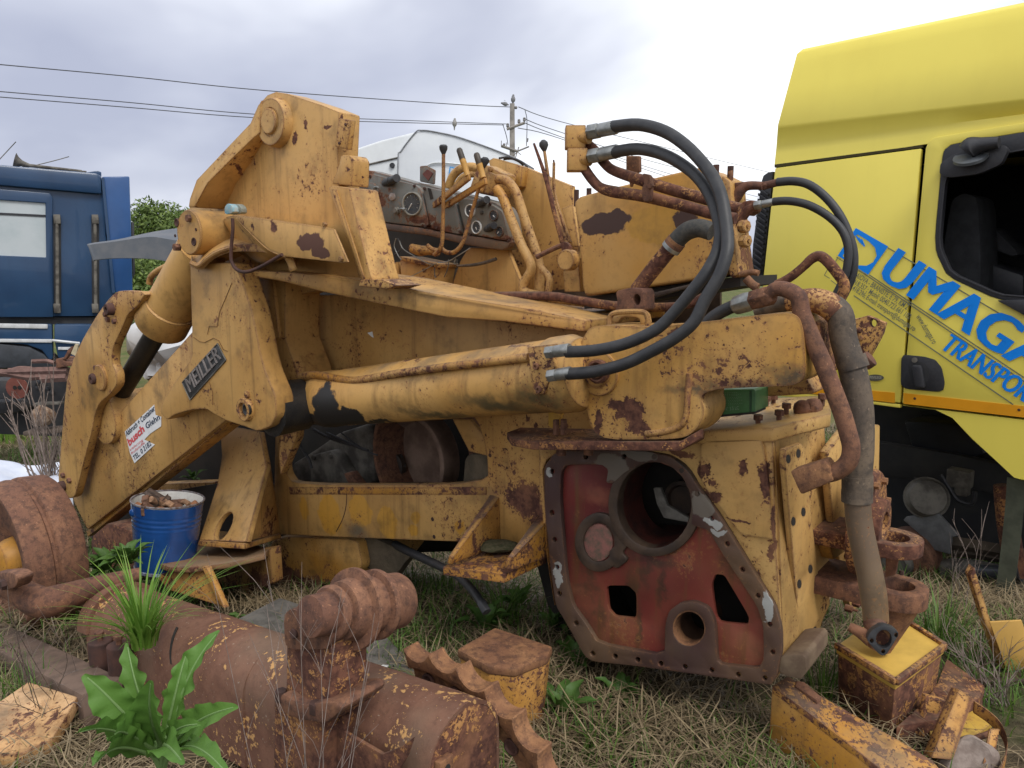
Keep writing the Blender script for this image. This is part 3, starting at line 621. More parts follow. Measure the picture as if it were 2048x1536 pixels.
# elbow blocks and rusty pipes
for c, pa in (((175, 195), (245, 190)), ((188, 352), (250, 345))):
    e = P(*z('C', c)[0], 2.56); q = P(*z('C', pa)[0], 2.56)
    o = prt('elbow_block', MB().box(e, ((U * .8 + W * .6).normalized(), (W * .8 - U * .6).normalized(), V((0, 0, 1))), (.038, .036, .042)), M_Y, ML, .004)
    prt('nipple', MB().cyl(e, e + (q - e) * 1.4, .026), M_Y, o, 0)
p1 = pipe('rust_pipe', z('C', (250, 230), (310, 280), (380, 370), (450, 425), (640, 490), (860, 560), (1100, 625), (1200, 660), (1330, 690)), 2.60, [10] * 4 + [11.5] * 5, M_RP)
p2 = pipe('rust_pipe', z('C', (235, 400), (290, 480), (350, 540), (440, 570), (640, 600), (900, 660), (1140, 725), (1300, 760)), 2.57, [10] * 3 + [11.5] * 5, M_RP)
slab('pipe_clamp', rounded(z('C', (640, 440), (690, 450), (700, 520), (690, 640), (650, 640), (635, 560), (660, 500)), .2, 1), 2.50, .03, M_RU, p1, .004)
bolt(z('C', (705, 530))[0], 2.5, 6, M_RU, p1)
slab('pipe_bracket', z('C', (530, 320), (622, 320), (624, 430), (600, 440), (560, 540), (530, 420)), 2.66, .02, M_RUO, p1, .003)

# ---- casting on top of the gearbox
fr = rounded(z('F', (345, 250), (375, 200), (470, 188), (700, 203), (1030, 168), (1440, 118), (1505, 145), (1528, 220), (1538, 440), (1520, 490), (1470, 515), (1370, 520), (1060, 532), (985, 560), (975, 590), (990, 640), (985, 690), (955, 745), (895, 795), (780, 806), (395, 806), (345, 560), (300, 440), (302, 330)), .2, 2)
tcst = slab('top_casting', fr, 2.29, .18, M_CAST, bev=.022, seg=3)
pipe('rib', z('F', (915, 450), (905, 560), (895, 680), (860, 735), (770, 765), (680, 775)), 2.29, 7, M_YR, tcst, 10)
disc('pivot_cap', z('F', (425, 448))[0], 2.29, 46, [(-.3, 1.0), (.10, 1.0), (.14, .96), (.14, .60), (.3, .58), (.3, .02)], M_CAST, tcst, 36)
disc('retainer', z('F', (420, 440))[0], 2.255, 24, [(-.3, 1.0), (.2, 1.0), (.3, .8), (.1, .6), (.35, .5), (.35, .02)], M_RP, tcst, 18)
prt('base_flange', MB().ext(PP(z('F', (-70, 765, 2.42), (-45, 800, 2.36), (70, 818, 2.27), (860, 818, 2.27), (985, 745, 2.3), (1000, 760, 2.6), (0, 740, 2.6))), (0, 0, -.032)), M_RP, tcst, .005)
pipe('lifting_loop', z('F', (482, 205), (484, 150), (520, 122), (655, 118), (685, 145), (690, 208)), 2.33, 5.5, M_YR, tcst, 8)
for c in z('F', (195, 740), (235, 738)): prt('bolt', MB().lathe(P(*c, 2.4), (0, 0, 1), [(-.03, .014), (.03, .014)], 6), M_RU, tcst, .002)
for c in z('F', (222, 850), (370, 845)): prt('stud', MB().lathe(P(*c, 2.42), (0, 0, 1), [(-.03, .019), (.035, .019)], 12), M_RU, tcst, 0)
slab('cap_plate', z('F', (1450, 118), (1500, 125), (1620, 180), (1640, 445), (1560, 460), (1540, 300), (1515, 150)), 2.42, .2, M_RP, tcst, .008)
slab('rear_lug', z('F', (1260, 520), (1540, 470), (1585, 545), (1580, 560), (1330, 575)), 2.62, .15, M_Y, tcst, .01)
# green can lying on the gearbox comes later as a thing of its own

# ---- gearbox
gb_out = [(1085, 905), (1380, 874), (1549, 866), (1560, 1100), (1566, 1320), (1548, 1362), (1190, 1318), (1108, 1165)]
def rim_pts():
    return rounded(z('G', (80, 210), (130, 140), (190, 118), (640, 118), (800, 150), (900, 240), (980, 360), (1070, 480), (1200, 690), (1310, 870), (1390, 1000), (1425, 1120), (1430, 1260), (1405, 1400), (1370, 1450), (1330, 1445), (600, 1342), (360, 1318), (312, 1290), (218, 1120), (146, 1000), (112, 760), (82, 420)), .12, 1)
rim_in = rounded(z('G', (175, 240), (205, 198), (405, 195), (445, 225), (432, 300), (470, 305), (540, 240), (640, 185), (720, 180), (800, 205), (870, 270), (915, 370), (925, 470), (915, 540), (1015, 570), (1085, 690), (1190, 850), (1290, 1000), (1325, 1110), (1330, 1300), (1300, 1358), (1085, 1335), (1062, 1310), (1050, 1090), (1010, 1010), (930, 975), (850, 985), (790, 1030), (768, 1110), (765, 1285), (385, 1215), (320, 1110), (240, 1000), (205, 850), (170, 400)), .15, 1)
holes_rim = z('G', (316, 153), (533, 152), (706, 152), (860, 232), (949, 364), (1033, 505), (1122, 648), (1209, 795), (1297, 943), (1363, 1106), (1380, 1264), (1336, 1412), (1184, 1392), (1033, 1366), (880, 1347), (743, 1329), (612, 1307), (484, 1288), (356, 1272), (262, 1100), (166, 932), (151, 781), (139, 625), (124, 471), (124, 237))
hole = lambda c, r, n=10: ell(c, r * .93, r, n)
# shell: hollow box behind the flange
gs = MB(); loop = PP(gb_out, 2.53); back = [p + W * .55 for p in loop]
vf = [gs.bm.verts.new(p) for p in loop]; vb = [gs.bm.verts.new(p) for p in back]
for i in range(len(loop)):
    j = (i + 1) % len(loop); gs.bm.faces.new((vf[i], vf[j], vb[j], vb[i]))
gs.bm.faces.new(vb)
gshell = gs.obj('gearbox_housing', M_GBOX, ML)
md = gshell.modifiers.new('thickness', 'SOLIDIFY'); md.thickness = .02; md.offset = -1
# yellow front wall outside the flange
yf = z('G', (640, 60), (900, 30), (1380, 15), (1400, 700), (1425, 1110), (1434, 1300), (1405, 1300), (1385, 1000), (1300, 875), (1060, 485), (890, 245), (790, 155), (640, 115))
slab('front_wall', yf, 2.515, .03, M_GBOX, gshell, .003)
slab('front_wall', z('G', (50, 80), (640, 60), (640, 115), (180, 113), (95, 170), (72, 230), (90, 500), (105, 760), (140, 1000), (80, 640), (55, 240)), 2.516, .03, M_YR, gshell, .003)
slab('raised_panel', rounded(z('G', (968, 60), (1310, 50), (1330, 100), (1385, 560), (1390, 640), (1365, 620), (1200, 600), (1010, 350), (968, 280)), .1, 1), 2.50, .02, M_GBOX, gshell, .005)
bore = ell(z('G', (705, 425))[0], 73.5, 86, 36)
sq = rounded(z('G', (432, 885), (560, 885), (605, 930), (605, 1072), (480, 1060), (445, 1020)), .12, 2)
trg = rounded(z('G', (1030, 880), (1055, 820), (1105, 825), (1150, 900), (1245, 1060), (1240, 1110), (1080, 1095), (1055, 1060)), .15, 2)
sb = ell(z('G', (903, 1130))[0], 33, 36, 28)
slab('red_web', z('G', (140, 180), (640, 150), (900, 240), (1070, 520), (1310, 900), (1390, 1100), (1400, 1390), (1300, 1400), (380, 1260), (180, 960), (110, 420)), 2.512, .018, M_RED, gshell, .002, [bore, sq, trg, sb])
rimo = rim_pts()
flo = slab('gearbox_flange', rimo, 2.49, .024, M_FLG, gshell, .002, [rim_in, ell(z('G', (903, 1128))[0], 33, 36, 28)] + [hole(c, 5.6) for c in holes_rim])
ring = lambda c, ro, ri, n=36: None
def ringp(name, c, d, rox, roy, rix, riy, t, mat, parent, n=36, bev=.003):
    return slab(name, ell(c, rox, roy, n), d, t, mat, parent, bev, [ell(c, rix, riy, n)])
ringp('bore_ring', z('G', (705, 428))[0], 2.492, 92, 103, 74, 86, .05, M_GREASY, gshell)
ringp('plug_ring', z('G', (390, 640))[0], 2.497, 48, 59, 31, 39, .02, M_GREASY, gshell)
slab('core_plug', ell(z('G', (385, 640))[0], 30, 38, 24), 2.506, .01, plain('scuffed_red_plug', (0.25, 0.105, 0.085), .8, 0, .2, 40, .6, (0.12, 0.085, 0.06)), gshell, .003)
slab('oil_lug', rounded(z('G', (440, 700), (500, 640), (545, 620), (560, 650), (520, 700), (560, 740), (480, 800)), .2, 1), 2.498, .02, M_GREASY, gshell, .003)
ringp('bearing_lip', z('G', (903, 1130))[0], 2.494, 35, 38, 31, 33.5, .06, M_RUO, gshell, 28, .002)
M_OIL = plain('oily_dark_red', (0.06, 0.016, 0.012), .35, 0, .3, 14, .6, (0.02, 0.010, 0.009))
def bore_tube(name, c, d, rx, ry, l, mat):
    a = PP(ell(c, rx, ry, 32), d); o = MB().loft([a, [p + W * l for p in a]], True, False).obj(name, mat, gshell, recalc=False); return o
bore_tube('bore_wall', z('G', (705, 425))[0], 2.50, 74, 86, .20, M_OIL)
bore_tube('bearing_wall', z('G', (903, 1130))[0], 2.50, 31.5, 34, .16, plain('bearing_bronze', (0.10, 0.055, 0.035), .5, .3))
lin = PP([(1100, 915), (1380, 884), (1541, 876), (1550, 1100), (1556, 1310), (1538, 1350), (1196, 1308), (1118, 1160)], 2.535)
MB().loft([lin, [p + W * .5 for p in lin]], True, False).obj('inner_shade_skin', M_DK, gshell, recalc=False)  # added near-black skin, the housing's inner shade put into its colour
slab('inner_wall', [(1000, 855), (1380, 850), (1590, 870), (1600, 1290), (1120, 1300)], 2.88, .01, M_DK, gshell, 0)
slab('inner_web', z('G', (700, 330), (740, 330), (780, 430), (900, 500), (915, 530), (760, 500), (720, 420)), 2.62, .02, M_ENG, gshell, .003)
disc('inner_bearing', z('G', (870, 400))[0], 2.8, 40, [(-.1, 1), (.1, 1), (.1, .8), (-.05, .7), (-.05, .02)], M_GREASY, gshell, 28)
prt('sump_oil', MB().ext([P(1235, 1090, 2.53), P(1395, 1095, 2.53), P(1395, 1095, 2.53) + W * .3, P(1235, 1090, 2.53) + W * .3], (0, 0, -.01)), M_OIL, gshell, 0)
slab('oil_streak', z('G', (560, 720), (840, 700), (770, 800), (745, 1000), (740, 1200), (620, 1230), (640, 1000), (650, 850)), 2.5085, .002, M_OIL, gshell, 0) if False else None
slab('housing_foot', rounded(z('J', (490, 900), (505, 800), (560, 790), (668, 790), (672, 900), (640, 945), (560, 930)), .2, 1), 2.5, .25, plain('muddy_casting', (0.19, 0.135, 0.085), .9, 0, .2, 9, .6, (0.11, 0.07, 0.045)), gshell, .012)
# top cover with bolts
prt('top_cover', MB().ext(PP(z('T', (640, 690, 2.5), (780, 690, 2.5), (1300, 665, 2.5), (1500, 610, 2.55), (1800, 540, 2.75), (1800, 380, 3.05), (1100, 420, 3.05), (640, 560, 2.9))), (0, 0, -.05)), M_GBOX, gshell, .008)
for c, dq in (((1178, 600), 2.6), ((1358, 560), 2.66), ((1420, 500), 2.75), ((1728, 420), 2.85), ((1250, 440), 2.9), ((1310, 425), 2.95)):
    e = P(*z('T', c)[0], dq); prt('bolt', MB().lathe(e, (0, 0, 1), [(-.025, .009), (.0, .009), (.001, .016), (.02, .016)], 6), M_RU, gshell, 0)
prt('rust_lump', MB().ball(P(*z('T', (1560, 500))[0], 2.78), .035, 10, (1, 1, .9)).ball(P(*z('T', (1650, 490))[0], 2.8), .035, 10, (1, 1, .9)).dent(.008, 30), M_RU, gshell, 0)
# right face of the housing
GR = Plane(U, U.dot(P(1563, 1100, 2.515)))
def onR(pts, o=0.0): return [GR(x, y, o) for x, y in z('X', *pts)]
hs = [(1577, 918), (1597, 907), (1587, 1043), (1607, 1024), (1599, 1168), (1621, 1138), (1609, 1284), (1630, 1262)]
prt('hole_strip', MB().ext(onR(rounded([(1568, 900), (1601, 886), (1608, 893), (1640, 1180), (1652, 1210), (1640, 1262), (1612, 1322), (1602, 1300)], .08, 1), .012), -U * .02, [onR(ell(c, 4.2, 8.5, 10), .012) for c in hs]), M_GBOX, gshell, .003)
for c in hs: prt('bolt_hole', MB().ext(onR(ell(c, 4.4, 8.8, 10), .0125), -U * .0015), M_DK, gshell, 0)
prt('side_panel', MB().ext(onR([(1655, 905), (1700, 845), (1760, 850), (1755, 1180), (1705, 1225), (1690, 1180), (1668, 1060)], .03), -U * .03), M_GBOX, gshell, .006)
prt('side_rib', MB().ext(onR([(1660, 1090), (1720, 1050), (1730, 1075), (1668, 1120)], .05), -U * .05), M_YR, gshell, .006)
for c in ((1690, 1110), (1705, 1205), (1690, 1215)): prt('bolt', MB().lathe(GR(*c, .03), U, [(0, .016), (.03, .016), (.032, .006), (.05, .006)], 6), M_RP, gshell, .001)
# side flange ring and towing lugs
dsk = P(1742, 1045, 3.0)
prt('drum_flange', MB().lathe(dsk, U, [(-.04, .20), (0.0, .20), (.012, .19), (.012, .10), (.05, .095), (.05, .05), (.0, .045)], 40), M_RP, gshell, .004)
for i in range(8):
    t = i * math.pi / 4 + .3; _, e1, e2 = frame(U); prt('bolt', MB().lathe(dsk + (e1 * math.cos(t) + e2 * math.sin(t)) * .165 + U * .01, U, [(0, .014), (.02, .014)], 6), M_RUO, gshell, 0)
def lug(c, d, th, mat, name='tow_lug'):
    e = P(*c, d); fw = U.copy(); sd = V((fw.y, -fw.x, 0)); pts = []
    for i in range(13): t = -math.pi / 2 + math.pi * i / 12; pts.append(e + fw * .105 * math.cos(t) + sd * .105 * math.sin(t))
    pts += [e - fw * .30 + sd * .12, e - fw * .30 - sd * .12]
    hl = [e + (fw * math.cos(2 * math.pi * i / 18) + sd * math.sin(2 * math.pi * i / 18)) * .058 for i in range(18)]
    return prt(name, MB().ext(pts, (0, 0, -th), [hl]), mat, gshell, .006)
lug((1785, 1072), 3.0, .055, M_RP); lg = lug((1795, 1168), 3.0, .07, M_RU)
prt('lug_web', MB().ext([P(1772, 1100, 3.0), P(1800, 1095, 3.0), P(1790, 1150, 3.0), P(1770, 1155, 3.0)], W * .03), M_RP, gshell, .003)
e = P(1795, 1168, 3.0); prt('lug_foot', MB().cyl(e - V((0, 0, .06)), e - V((0, 0, .26)) - U * .05, .085, .05, 18), M_RUO, gshell, 0)
bolt((1803, 1146), 3.05, 5, M_RUD, gshell, ax=V((0, 0, 1)))

# ---- pipes and hoses at the gearbox end
fh = pipe('feed_hose', z('R', (120, 1560), (200, 1480), (300, 1410), (430, 1350)), 2.36, 13, M_BK)
a, b = P(*z('R', (425, 1355))[0], 2.36), P(*z('R', (630, 1290))[0], 2.34)
prt('coupling', MB().lathe(a, b - a, [(0, rp(15, a)), (.01, rp(19, a)), (.05, rp(20, a)), ((b - a).length, rp(17, a))], 10), M_ZN, fh, .002)
c_ = P(*z('R', (830, 1235))[0], 2.32)
prt('coupling_nut', MB().lathe(b - (b - a) * .12, c_ - b, [(0, rp(21, b)), ((c_ - b).length * .8, rp(21, b)), ((c_ - b).length, rp(15, b))], 6), M_RU, fh, .003)
sp = pipe('rust_pipe', z('R', (760, 1235), (830, 1190), (930, 1200), (1040, 1270)) + z('F', (1520, 130), (1565, 240), (1635, 400), (1690, 540), (1735, 660), (1768, 770), (1785, 850), (1770, 925), (1710, 978), (1640, 1000)), 2.32, [14, 15, 16, 17, 18, 18, 18, 18, 18, 18, 18, 18, 17, 16], M_RU)
slab('pipe_block', z('F', (1452, 978), (1640, 918), (1668, 960), (1690, 1030), (1512, 1106), (1490, 1060)), 2.29, .07, M_RUO, sp, .008)
ea, eb, ec = (P(*q, 2.30) for q in z('F', (1452, 978), (1640, 918), (1490, 1060)))
slab('pipe_lug', z('F', (1445, 250), (1535, 215), (1520, 190), (1545, 180), (1560, 270), (1540, 272), (1530, 240), (1455, 268)), 2.31, .02, M_RUO, sp, .002)
bh = pipe('suction_hose', z('R', (640, 1420), (950, 1315), (1180, 1300), (1330, 1345), (1440, 1440)) + z('F', (1745, 265), (1795, 440), (1828, 640), (1830, 850), (1818, 1000), (1815, 1110)), 2.44, [16, 20, 24, 26, 26, 26, 27, 27.5, 28, 28, 28], M_HOSEB, ML, 16)
pipe('elbow_paint', z('R', (940, 1318), (1180, 1300), (1330, 1345), (1420, 1420)), 2.439, [20.6, 24.8, 26.8, 26.6], paint('flaked_pipe_paint', (0.46, 0.26, 0.09), (0.46, 0.27, 0.11), .92, 1.6, .2, .4, .1), bh, 16)
pipe('steel_pipe', z('F', (1815, 1080), (1828, 1250), (1868, 1450)) + z('J', (1070, 260), (1098, 420), (1112, 575)), 2.44, [25, 25, 25, 25, 25, 24], paint('scuffed_pipe', (0.105, 0.073, 0.05), (0.20, 0.105, 0.045), .5, 1.2, .2, .6, .2), bh, 16)
for c, h in (((1790, 395), 11), ((1818, 1040), 14), ((1816, 1110), 10)):
    e = P(*z('F', c)[0], 2.44); e2 = P(*z('F', (c[0] + (14 if c[1] < 600 else 0), c[1] + 40))[0], 2.44); v = (e2 - e).normalized()
    prt('hose_clamp', MB().lathe(e, v, [(-h * .0017, rp(28, e)), (-h * .0017, rp(29.5, e)), (h * .0017, rp(29.5, e)), (h * .0017, rp(28, e))], 24), M_HOSEB, bh, 0)
# flange at its lower end
fe, ff = P(*z('J', (1090, 585))[0], 2.44), P(*z('J', (1150, 695))[0], 2.30)
pipe('elbow', [(*q, e_) for q, e_ in zip(z('J', (1112, 560), (1110, 600), (1125, 640), (1140, 668)), (2.44, 2.43, 2.38, 2.335))], None, [24, 23, 20, 19], M_RP, bh, 14)
fln = (ff - P(*z('J', (1100, 600))[0], 2.43)).normalized()
_, q1, q2 = frame(fln)
def fl2(pts): return [Plane(fln, fln.dot(ff))(x, y) for x, y in pts]
prt('pipe_bore', MB().ext(fl2(ell(z('J', (1162, 690))[0], 15, 17.5, 18)), -fln * .004), M_DK, bh, 0) if False else None
prt('pipe_flange', MB().ext(fl2(rounded(z('J', (1052, 690), (1080, 640), (1150, 598), (1225, 622), (1258, 655), (1215, 730), (1175, 792), (1140, 792), (1085, 735)), .2, 1)), -fln * .03, [fl2(ell(z('J', (1162, 690))[0], 16, 18.5, 20))] + [fl2(ell(c, 4.2, 5, 10)) for c in z('J', (1240, 664), (1085, 700), (1158, 768))]), M_BK, bh, .003)
pipe('drain_stub', [(*q, 2.36) for q in z('J', (945, 612), (1000, 640), (1080, 690))], None, [9, 11, 16], M_RP, bh, 12)
rl = pipe('rust_pipe', z('R', (830, 1150), (960, 1080), (1090, 975), (1170, 900), (1240, 875), (1310, 915), (1400, 1020), (1470, 1120), (1478, 1200), (1430, 1300)), 2.56, [9, 9, 9, 10, 10.5, 11, 11, 11, 11, 10], M_RP)
# hoses against the truck
hc = pipe('hydraulic_hose', z('R', (838, 165), (980, 155), (1120, 180), (1250, 262), (1370, 385), (1460, 520), (1530, 680), (1572, 850), (1565, 1030), (1510, 1180), (1430, 1330)), 2.85, 8.6, M_BK)
hd = pipe('hydraulic_hose', z('R', (800, 352), (940, 345), (1100, 372), (1250, 440), (1380, 535), (1470, 645), (1515, 780), (1515, 930), (1480, 1080), (1400, 1250)), 2.82, 8.2, M_BK)
coupling(z('R', (690, 205))[0], z('R', (850, 165))[0], 2.85, 2.85, 8.5, 7.6, hc, M_RU); coupling(z('R', (620, 392))[0], z('R', (815, 352))[0], 2.82, 2.82, 9.5, 7.4, hd, M_ZN)
mf = pipe('manifold_pipe', z('R', (370, 380), (430, 320), (490, 240), (560, 200), (700, 200)), 2.84, [12, 12, 11, 9, 8], M_RU)
pipe('manifold_pipe', z('R', (390, 500), (470, 530), (510, 490), (560, 430), (640, 395)), 2.83, [10, 11, 10, 10, 9], M_RP)
slab('manifold_block', z('R', (500, 350), (600, 335), (640, 390), (630, 440), (560, 490), (470, 440)), 2.82, .06, M_RP, mf, .006)
slab('manifold_strap', z('R', (420, 170), (570, 155), (590, 200), (430, 240)), 2.83, .05, M_RU, mf, .005)
pipe('stay_rod', z('R', (480, 1050), (600, 1030), (660, 1040)), 2.75, 6, M_RUO, mf); pipe('stay_rod', z('R', (540, 1090), (600, 1150), (650, 1180)), 2.7, 9, M_RUO, mf)

# ---- tank, levers and pipes
tk = slab('hydraulic_tank', z('C', (165, 645), (205, 605), (420, 545), (740, 470), (1040, 400), (1165, 455), (1190, 900), (1200, 1160), (900, 1205), (245, 1300), (225, 1240), (200, 900)), 2.80, .22, M_TANK, bev=.012, seg=3)
slab('end_plate', z('R', (300, 100), (372, 150), (420, 700), (470, 1050), (420, 1085), (380, 1075), (330, 700)), 2.78, .16, M_Y, tk, .008)
for c in z('R', (520, 590), (530, 730)): disc('cap', c, 2.76, 13, [(-.6, 1), (.5, 1), (.65, .8), (.65, .3), (.9, .28)], M_Y, tk, 8, (-W * .3 + U * .8).normalized())
for c in z('C', (1160, 420), (1260, 430), (185, 590), (272, 580)): prt('bolt', MB().lathe(P(*c, 2.85), (0, 0, 1), [(-.05, .012), (.02, .012)], 6), M_RUD, tk, 0)
pipe('breather', z('R', (385, 160), (395, 110), (385, 60)), 2.82, [4, 4.5, 5.5], M_RUO, tk, 8)
slab('tank_shelf', z('C', (235, 1310), (900, 1215), (1330, 1160), (1330, 1230), (700, 1330), (240, 1390)), 2.86, .4, M_DK, tk, 0)
slab('shelf_edge', z('C', (660, 1290), (980, 1215), (985, 1235), (690, 1320)), 2.8, .03, M_GREASY, tk, .002)
bp = pipe('broken_pipe', z('C', (605, 1260), (730, 1100), (860, 940)), 2.50, [15, 16, 16], M_RP)
pipe('ribbed_hose', z('C', (850, 960), (895, 900), (960, 845), (1045, 825), (1130, 850)), 2.50, [17, 18, 18.5, 18.5, 18], plain('cracked_rubber', (0.035, 0.035, 0.034), .7, 0, .2, 60, .9, (0.065, 0.06, 0.05)), bp, 18)
for k in range(3):
    a, b = P(*z('C', (845 + k * 15, 965 - k * 19))[0], 2.50), P(*z('C', (865 + k * 15, 940 - k * 19))[0], 2.50)
    prt('hose_clamp', MB().lathe(a, b - a, [(-.004, rp(17, a)), (-.004, rp(20, a)), (.010, rp(20, a)), (.010, rp(17, a))], 24), (M_ZN, M_RU, M_RUO)[k], bp, 0)
slab('pipe_foot', rounded(z('C', (455, 1265), (560, 1240), (655, 1250), (660, 1390), (640, 1405), (450, 1405), (470, 1340)), .15, 1), 2.44, .08, M_RU, bp, .008, [ell(z('C', (605, 1325))[0], 7, 11, 16)])
slab('strap_loop', rounded(z('C', (412, 1480), (430, 1420), (600, 1395), (670, 1410), (690, 1500), (630, 1505), (620, 1450), (500, 1445), (470, 1490)), .2, 1), 2.38, .03, M_YR, bp, .004)
lv = disc('lever_hub', z('C', (124, 1048))[0], 2.78, 21, [(-.6, 1), (.3, 1), (.42, .92), (.42, .1)], M_YR, ML, 28)
pipe('lever', z('B', (1418, 245), (1500, 480), (1560, 720), (1625, 970)), 2.86, [2.2, 4.3, 4.5, 4.6], M_RP, lv, 8)
pipe('lever', z('B', (1495, 300), (1535, 560), (1600, 820), (1660, 980)), 2.88, [3, 4, 4.2, 4.5], M_YR, lv, 8)
pipe('lever', z('B', (1565, 385), (1568, 600), (1620, 800), (1680, 970)), 2.90, [3, 3.3, 4, 4.2], M_Y, lv, 8)
e = P(*z('B', (1490, 258))[0], 2.88); prt('knob', MB().lathe(P(*z('B', (1495, 300))[0], 2.88), e - P(*z('B', (1495, 300))[0], 2.88), [(-.002, .007), (.006, .012), (.024, .021), (.038, .019), (.048, .008)], 16), M_BK, lv, 0)
e = P(*z('B', (1565, 385))[0], 2.90); prt('lever_tip', MB().cyl(e, e + V((-.002, 0, .012)), .004), M_RUD, lv, 0)
pipe('lever_arm', z('B', (1440, 1075), (1530, 1030), (1620, 990)), 2.8, 5, M_RU, lv, 8, 3)
slab('lever_link', rounded(z('B', (1605, 975), (1650, 960), (1690, 1010), (1660, 1060), (1630, 1060)), .2, 1), 2.79, .02, M_RP, lv, .003)
# walls of the driver's place
sw = slab('seat_wall', z('B', (1085, 370), (1120, 350), (1330, 410), (1690, 555), (1705, 690), (1745, 1010), (1745, 1330), (1340, 1330), (1235, 1040), (1190, 760)), 3.30, .04, M_YC, bev=.004)
slab('wall_edge', z('B', (1290, 400), (1335, 415), (1320, 560), (1270, 590), (1265, 500)), 3.25, .05, M_YR, sw, .004)
slab('wall_flange', z('B', (1620, 720), (1700, 690), (1745, 1000), (1700, 1000)), 3.1, .2, M_Y, sw, .004)
slab('cross_beam', z('B', (1700, 1150), (1630, 1180), (1640, 1330), (1760, 1330), (1740, 1080)), 2.9, .1, M_Y, sw, .004)
pipe('cable', z('Q', (1010, 1250), (1150, 1235), (1300, 1270), (1420, 1330), (1490, 1400)), 3.32, 2.2, M_BK, sw, 6); pipe('cable', z('Q', (1090, 1270), (1230, 1262), (1350, 1310), (1420, 1370)), 3.33, 2, M_BK, sw, 6)
slab('toe_panel', z('B', (1230, 1020), (940, 1005), (880, 1100), (832, 1240), (805, 1360), (1330, 1440), (1345, 1320), (1240, 1060)), 3.12, .03, M_YC, bev=.004)
pipe('oil_pipe', z('B', (1150, 505), (1220, 520), (1285, 600), (1345, 780), (1400, 940), (1440, 1060), (1460, 1180), (1455, 1330)), 2.98, 9.6, M_Y, ML, 14)
pipe('oil_pipe', z('B', (1140, 575), (1185, 630), (1245, 780), (1325, 980), (1390, 1110), (1395, 1180), (1345, 1265), (1345, 1320), (1410, 1350), (1600, 1380), (1990, 1430)), 2.93, [9.6] * 9 + [10, 10], M_YR, ML, 14)
pipe('oil_pipe', z('B', (1450, 1060), (1470, 1150), (1530, 1230), (1525, 1330)), 2.9, 7, M_YR)
pipe('oil_pipe', z('B', (790, 570), (825, 485), (885, 430), (960, 415), (1020, 430)), 3.2, 8.5, M_Y)
pipe('oil_pipe', z('B', (850, 560), (890, 500), (950, 470), (1010, 470)), 3.2, 7, M_Y)
vb_ = slab('valve_block', z('B', (985, 455), (1060, 400), (1205, 470), (1195, 540), (1150, 640), (1015, 610), (950, 560)), 3.12, .1, M_Y, bev=.008)
for c in z('B', (1105, 435), (1045, 590)): disc('port_plug', c, 3.12, 5.5, [(-.3, 1), (.7, 1), (.9, .7)], M_YR, vb_, 10)
slab('valve_rib', z('B', (1085, 450), (1150, 480), (1110, 625), (1050, 610)), 3.10, .03, M_Y, vb_, .006)
pipe('return_pipe', z('C', (-380, 1300), (0, 1300), (200, 1330), (500, 1370), (900, 1370), (1100, 1290)), 2.62, 9, M_RP, ML, 12)

slab('dash_shade_sheet', [(690, 440), (1030, 480), (1040, 640), (700, 600)], 3.36, .02, M_DK, ML, 0)  # flat near-black sheet standing in for the darkness below the dash
# ---- dash board
db = slab('dashboard', rounded(z('U', (55, 290), (110, 170), (230, 108), (500, 175), (815, 268), (860, 262), (1180, 350), (1420, 405), (1690, 480), (1800, 540), (1850, 640), (1895, 920), (1850, 1000), (1780, 1025), (1380, 965), (960, 860), (220, 768), (160, 660), (60, 360)), .12, 1), 3.06, .10, M_DASH, bev=.012, seg=3)
slab('dash_panel', rounded(z('U', (160, 190), (205, 150), (320, 165), (800, 285), (855, 330), (945, 700), (935, 750), (880, 760), (320, 690), (245, 650), (175, 300)), .12, 1), 3.034, .04, M_DASH, db, .008)
slab('dash_panel', rounded(z('U', (875, 300), (1100, 345), (1230, 400), (1330, 830), (1300, 850), (985, 790), (960, 720)), .1, 1), 3.034, .04, M_DASH, db, .008)
slab('dash_panel', rounded(z('U', (1265, 425), (1420, 440), (1670, 510), (1790, 590), (1860, 890), (1820, 920), (1400, 840), (1360, 790)), .1, 1), 3.034, .04, M_DASH, db, .008)
M_DIAL = plain('dial_face', (0.045, 0.055, 0.07), .15, 0, .2, 40, 0, (0.07, 0.08, 0.09), spec=.6)
M_BEZ = plain('dial_bezel', (0.36, 0.35, 0.31), .35, .6, .1, 30, .1)
M_WH = plain('white_enamel', (0.72, 0.72, 0.70), .4, 0, .06, 20, .1)
def gauge(c, rx, ry, mat, needle=None):
    c = z('U', c)[0]; rx /= 5.689; ry /= 5.689
    g_ = slab('gauge', ell(c, rx, ry, 28), 3.022, .016, mat, db, .003, [ell(c, rx * .84, ry * .86, 28)])
    slab('dial', ell(c, rx * .86, ry * .88, 24), 3.028, .004, M_DIAL, g_, 0)
    if needle:
        a, b = PP([(c[0], c[1]), (c[0] + needle[0], c[1] + needle[1])], 3.026); prt('needle', MB().tube([a, b], [.003, .0015], 6), M_WH, g_, 0)
        for k in range(9):
            t = 2.4 + k * .55; prt('dial_mark', MB().tube(PP([(c[0] + rx * .6 * math.cos(t), c[1] + ry * .6 * math.sin(t)), (c[0] + rx * .74 * math.cos(t), c[1] + ry * .74 * math.sin(t))], 3.027), .0011, 4), M_BEZ, g_, 0)
gauge((757, 498), 112, 138, M_BEZ, (-7, 13)); gauge((1415, 575), 56, 74, M_WH, (3, 4)); gauge((1487, 765), 54, 76, M_WH, (2, 5)); gauge((1685, 630), 48, 62, M_DASH, (3, 4)); gauge((1748, 815), 46, 62, M_DASH, (-3, 4))
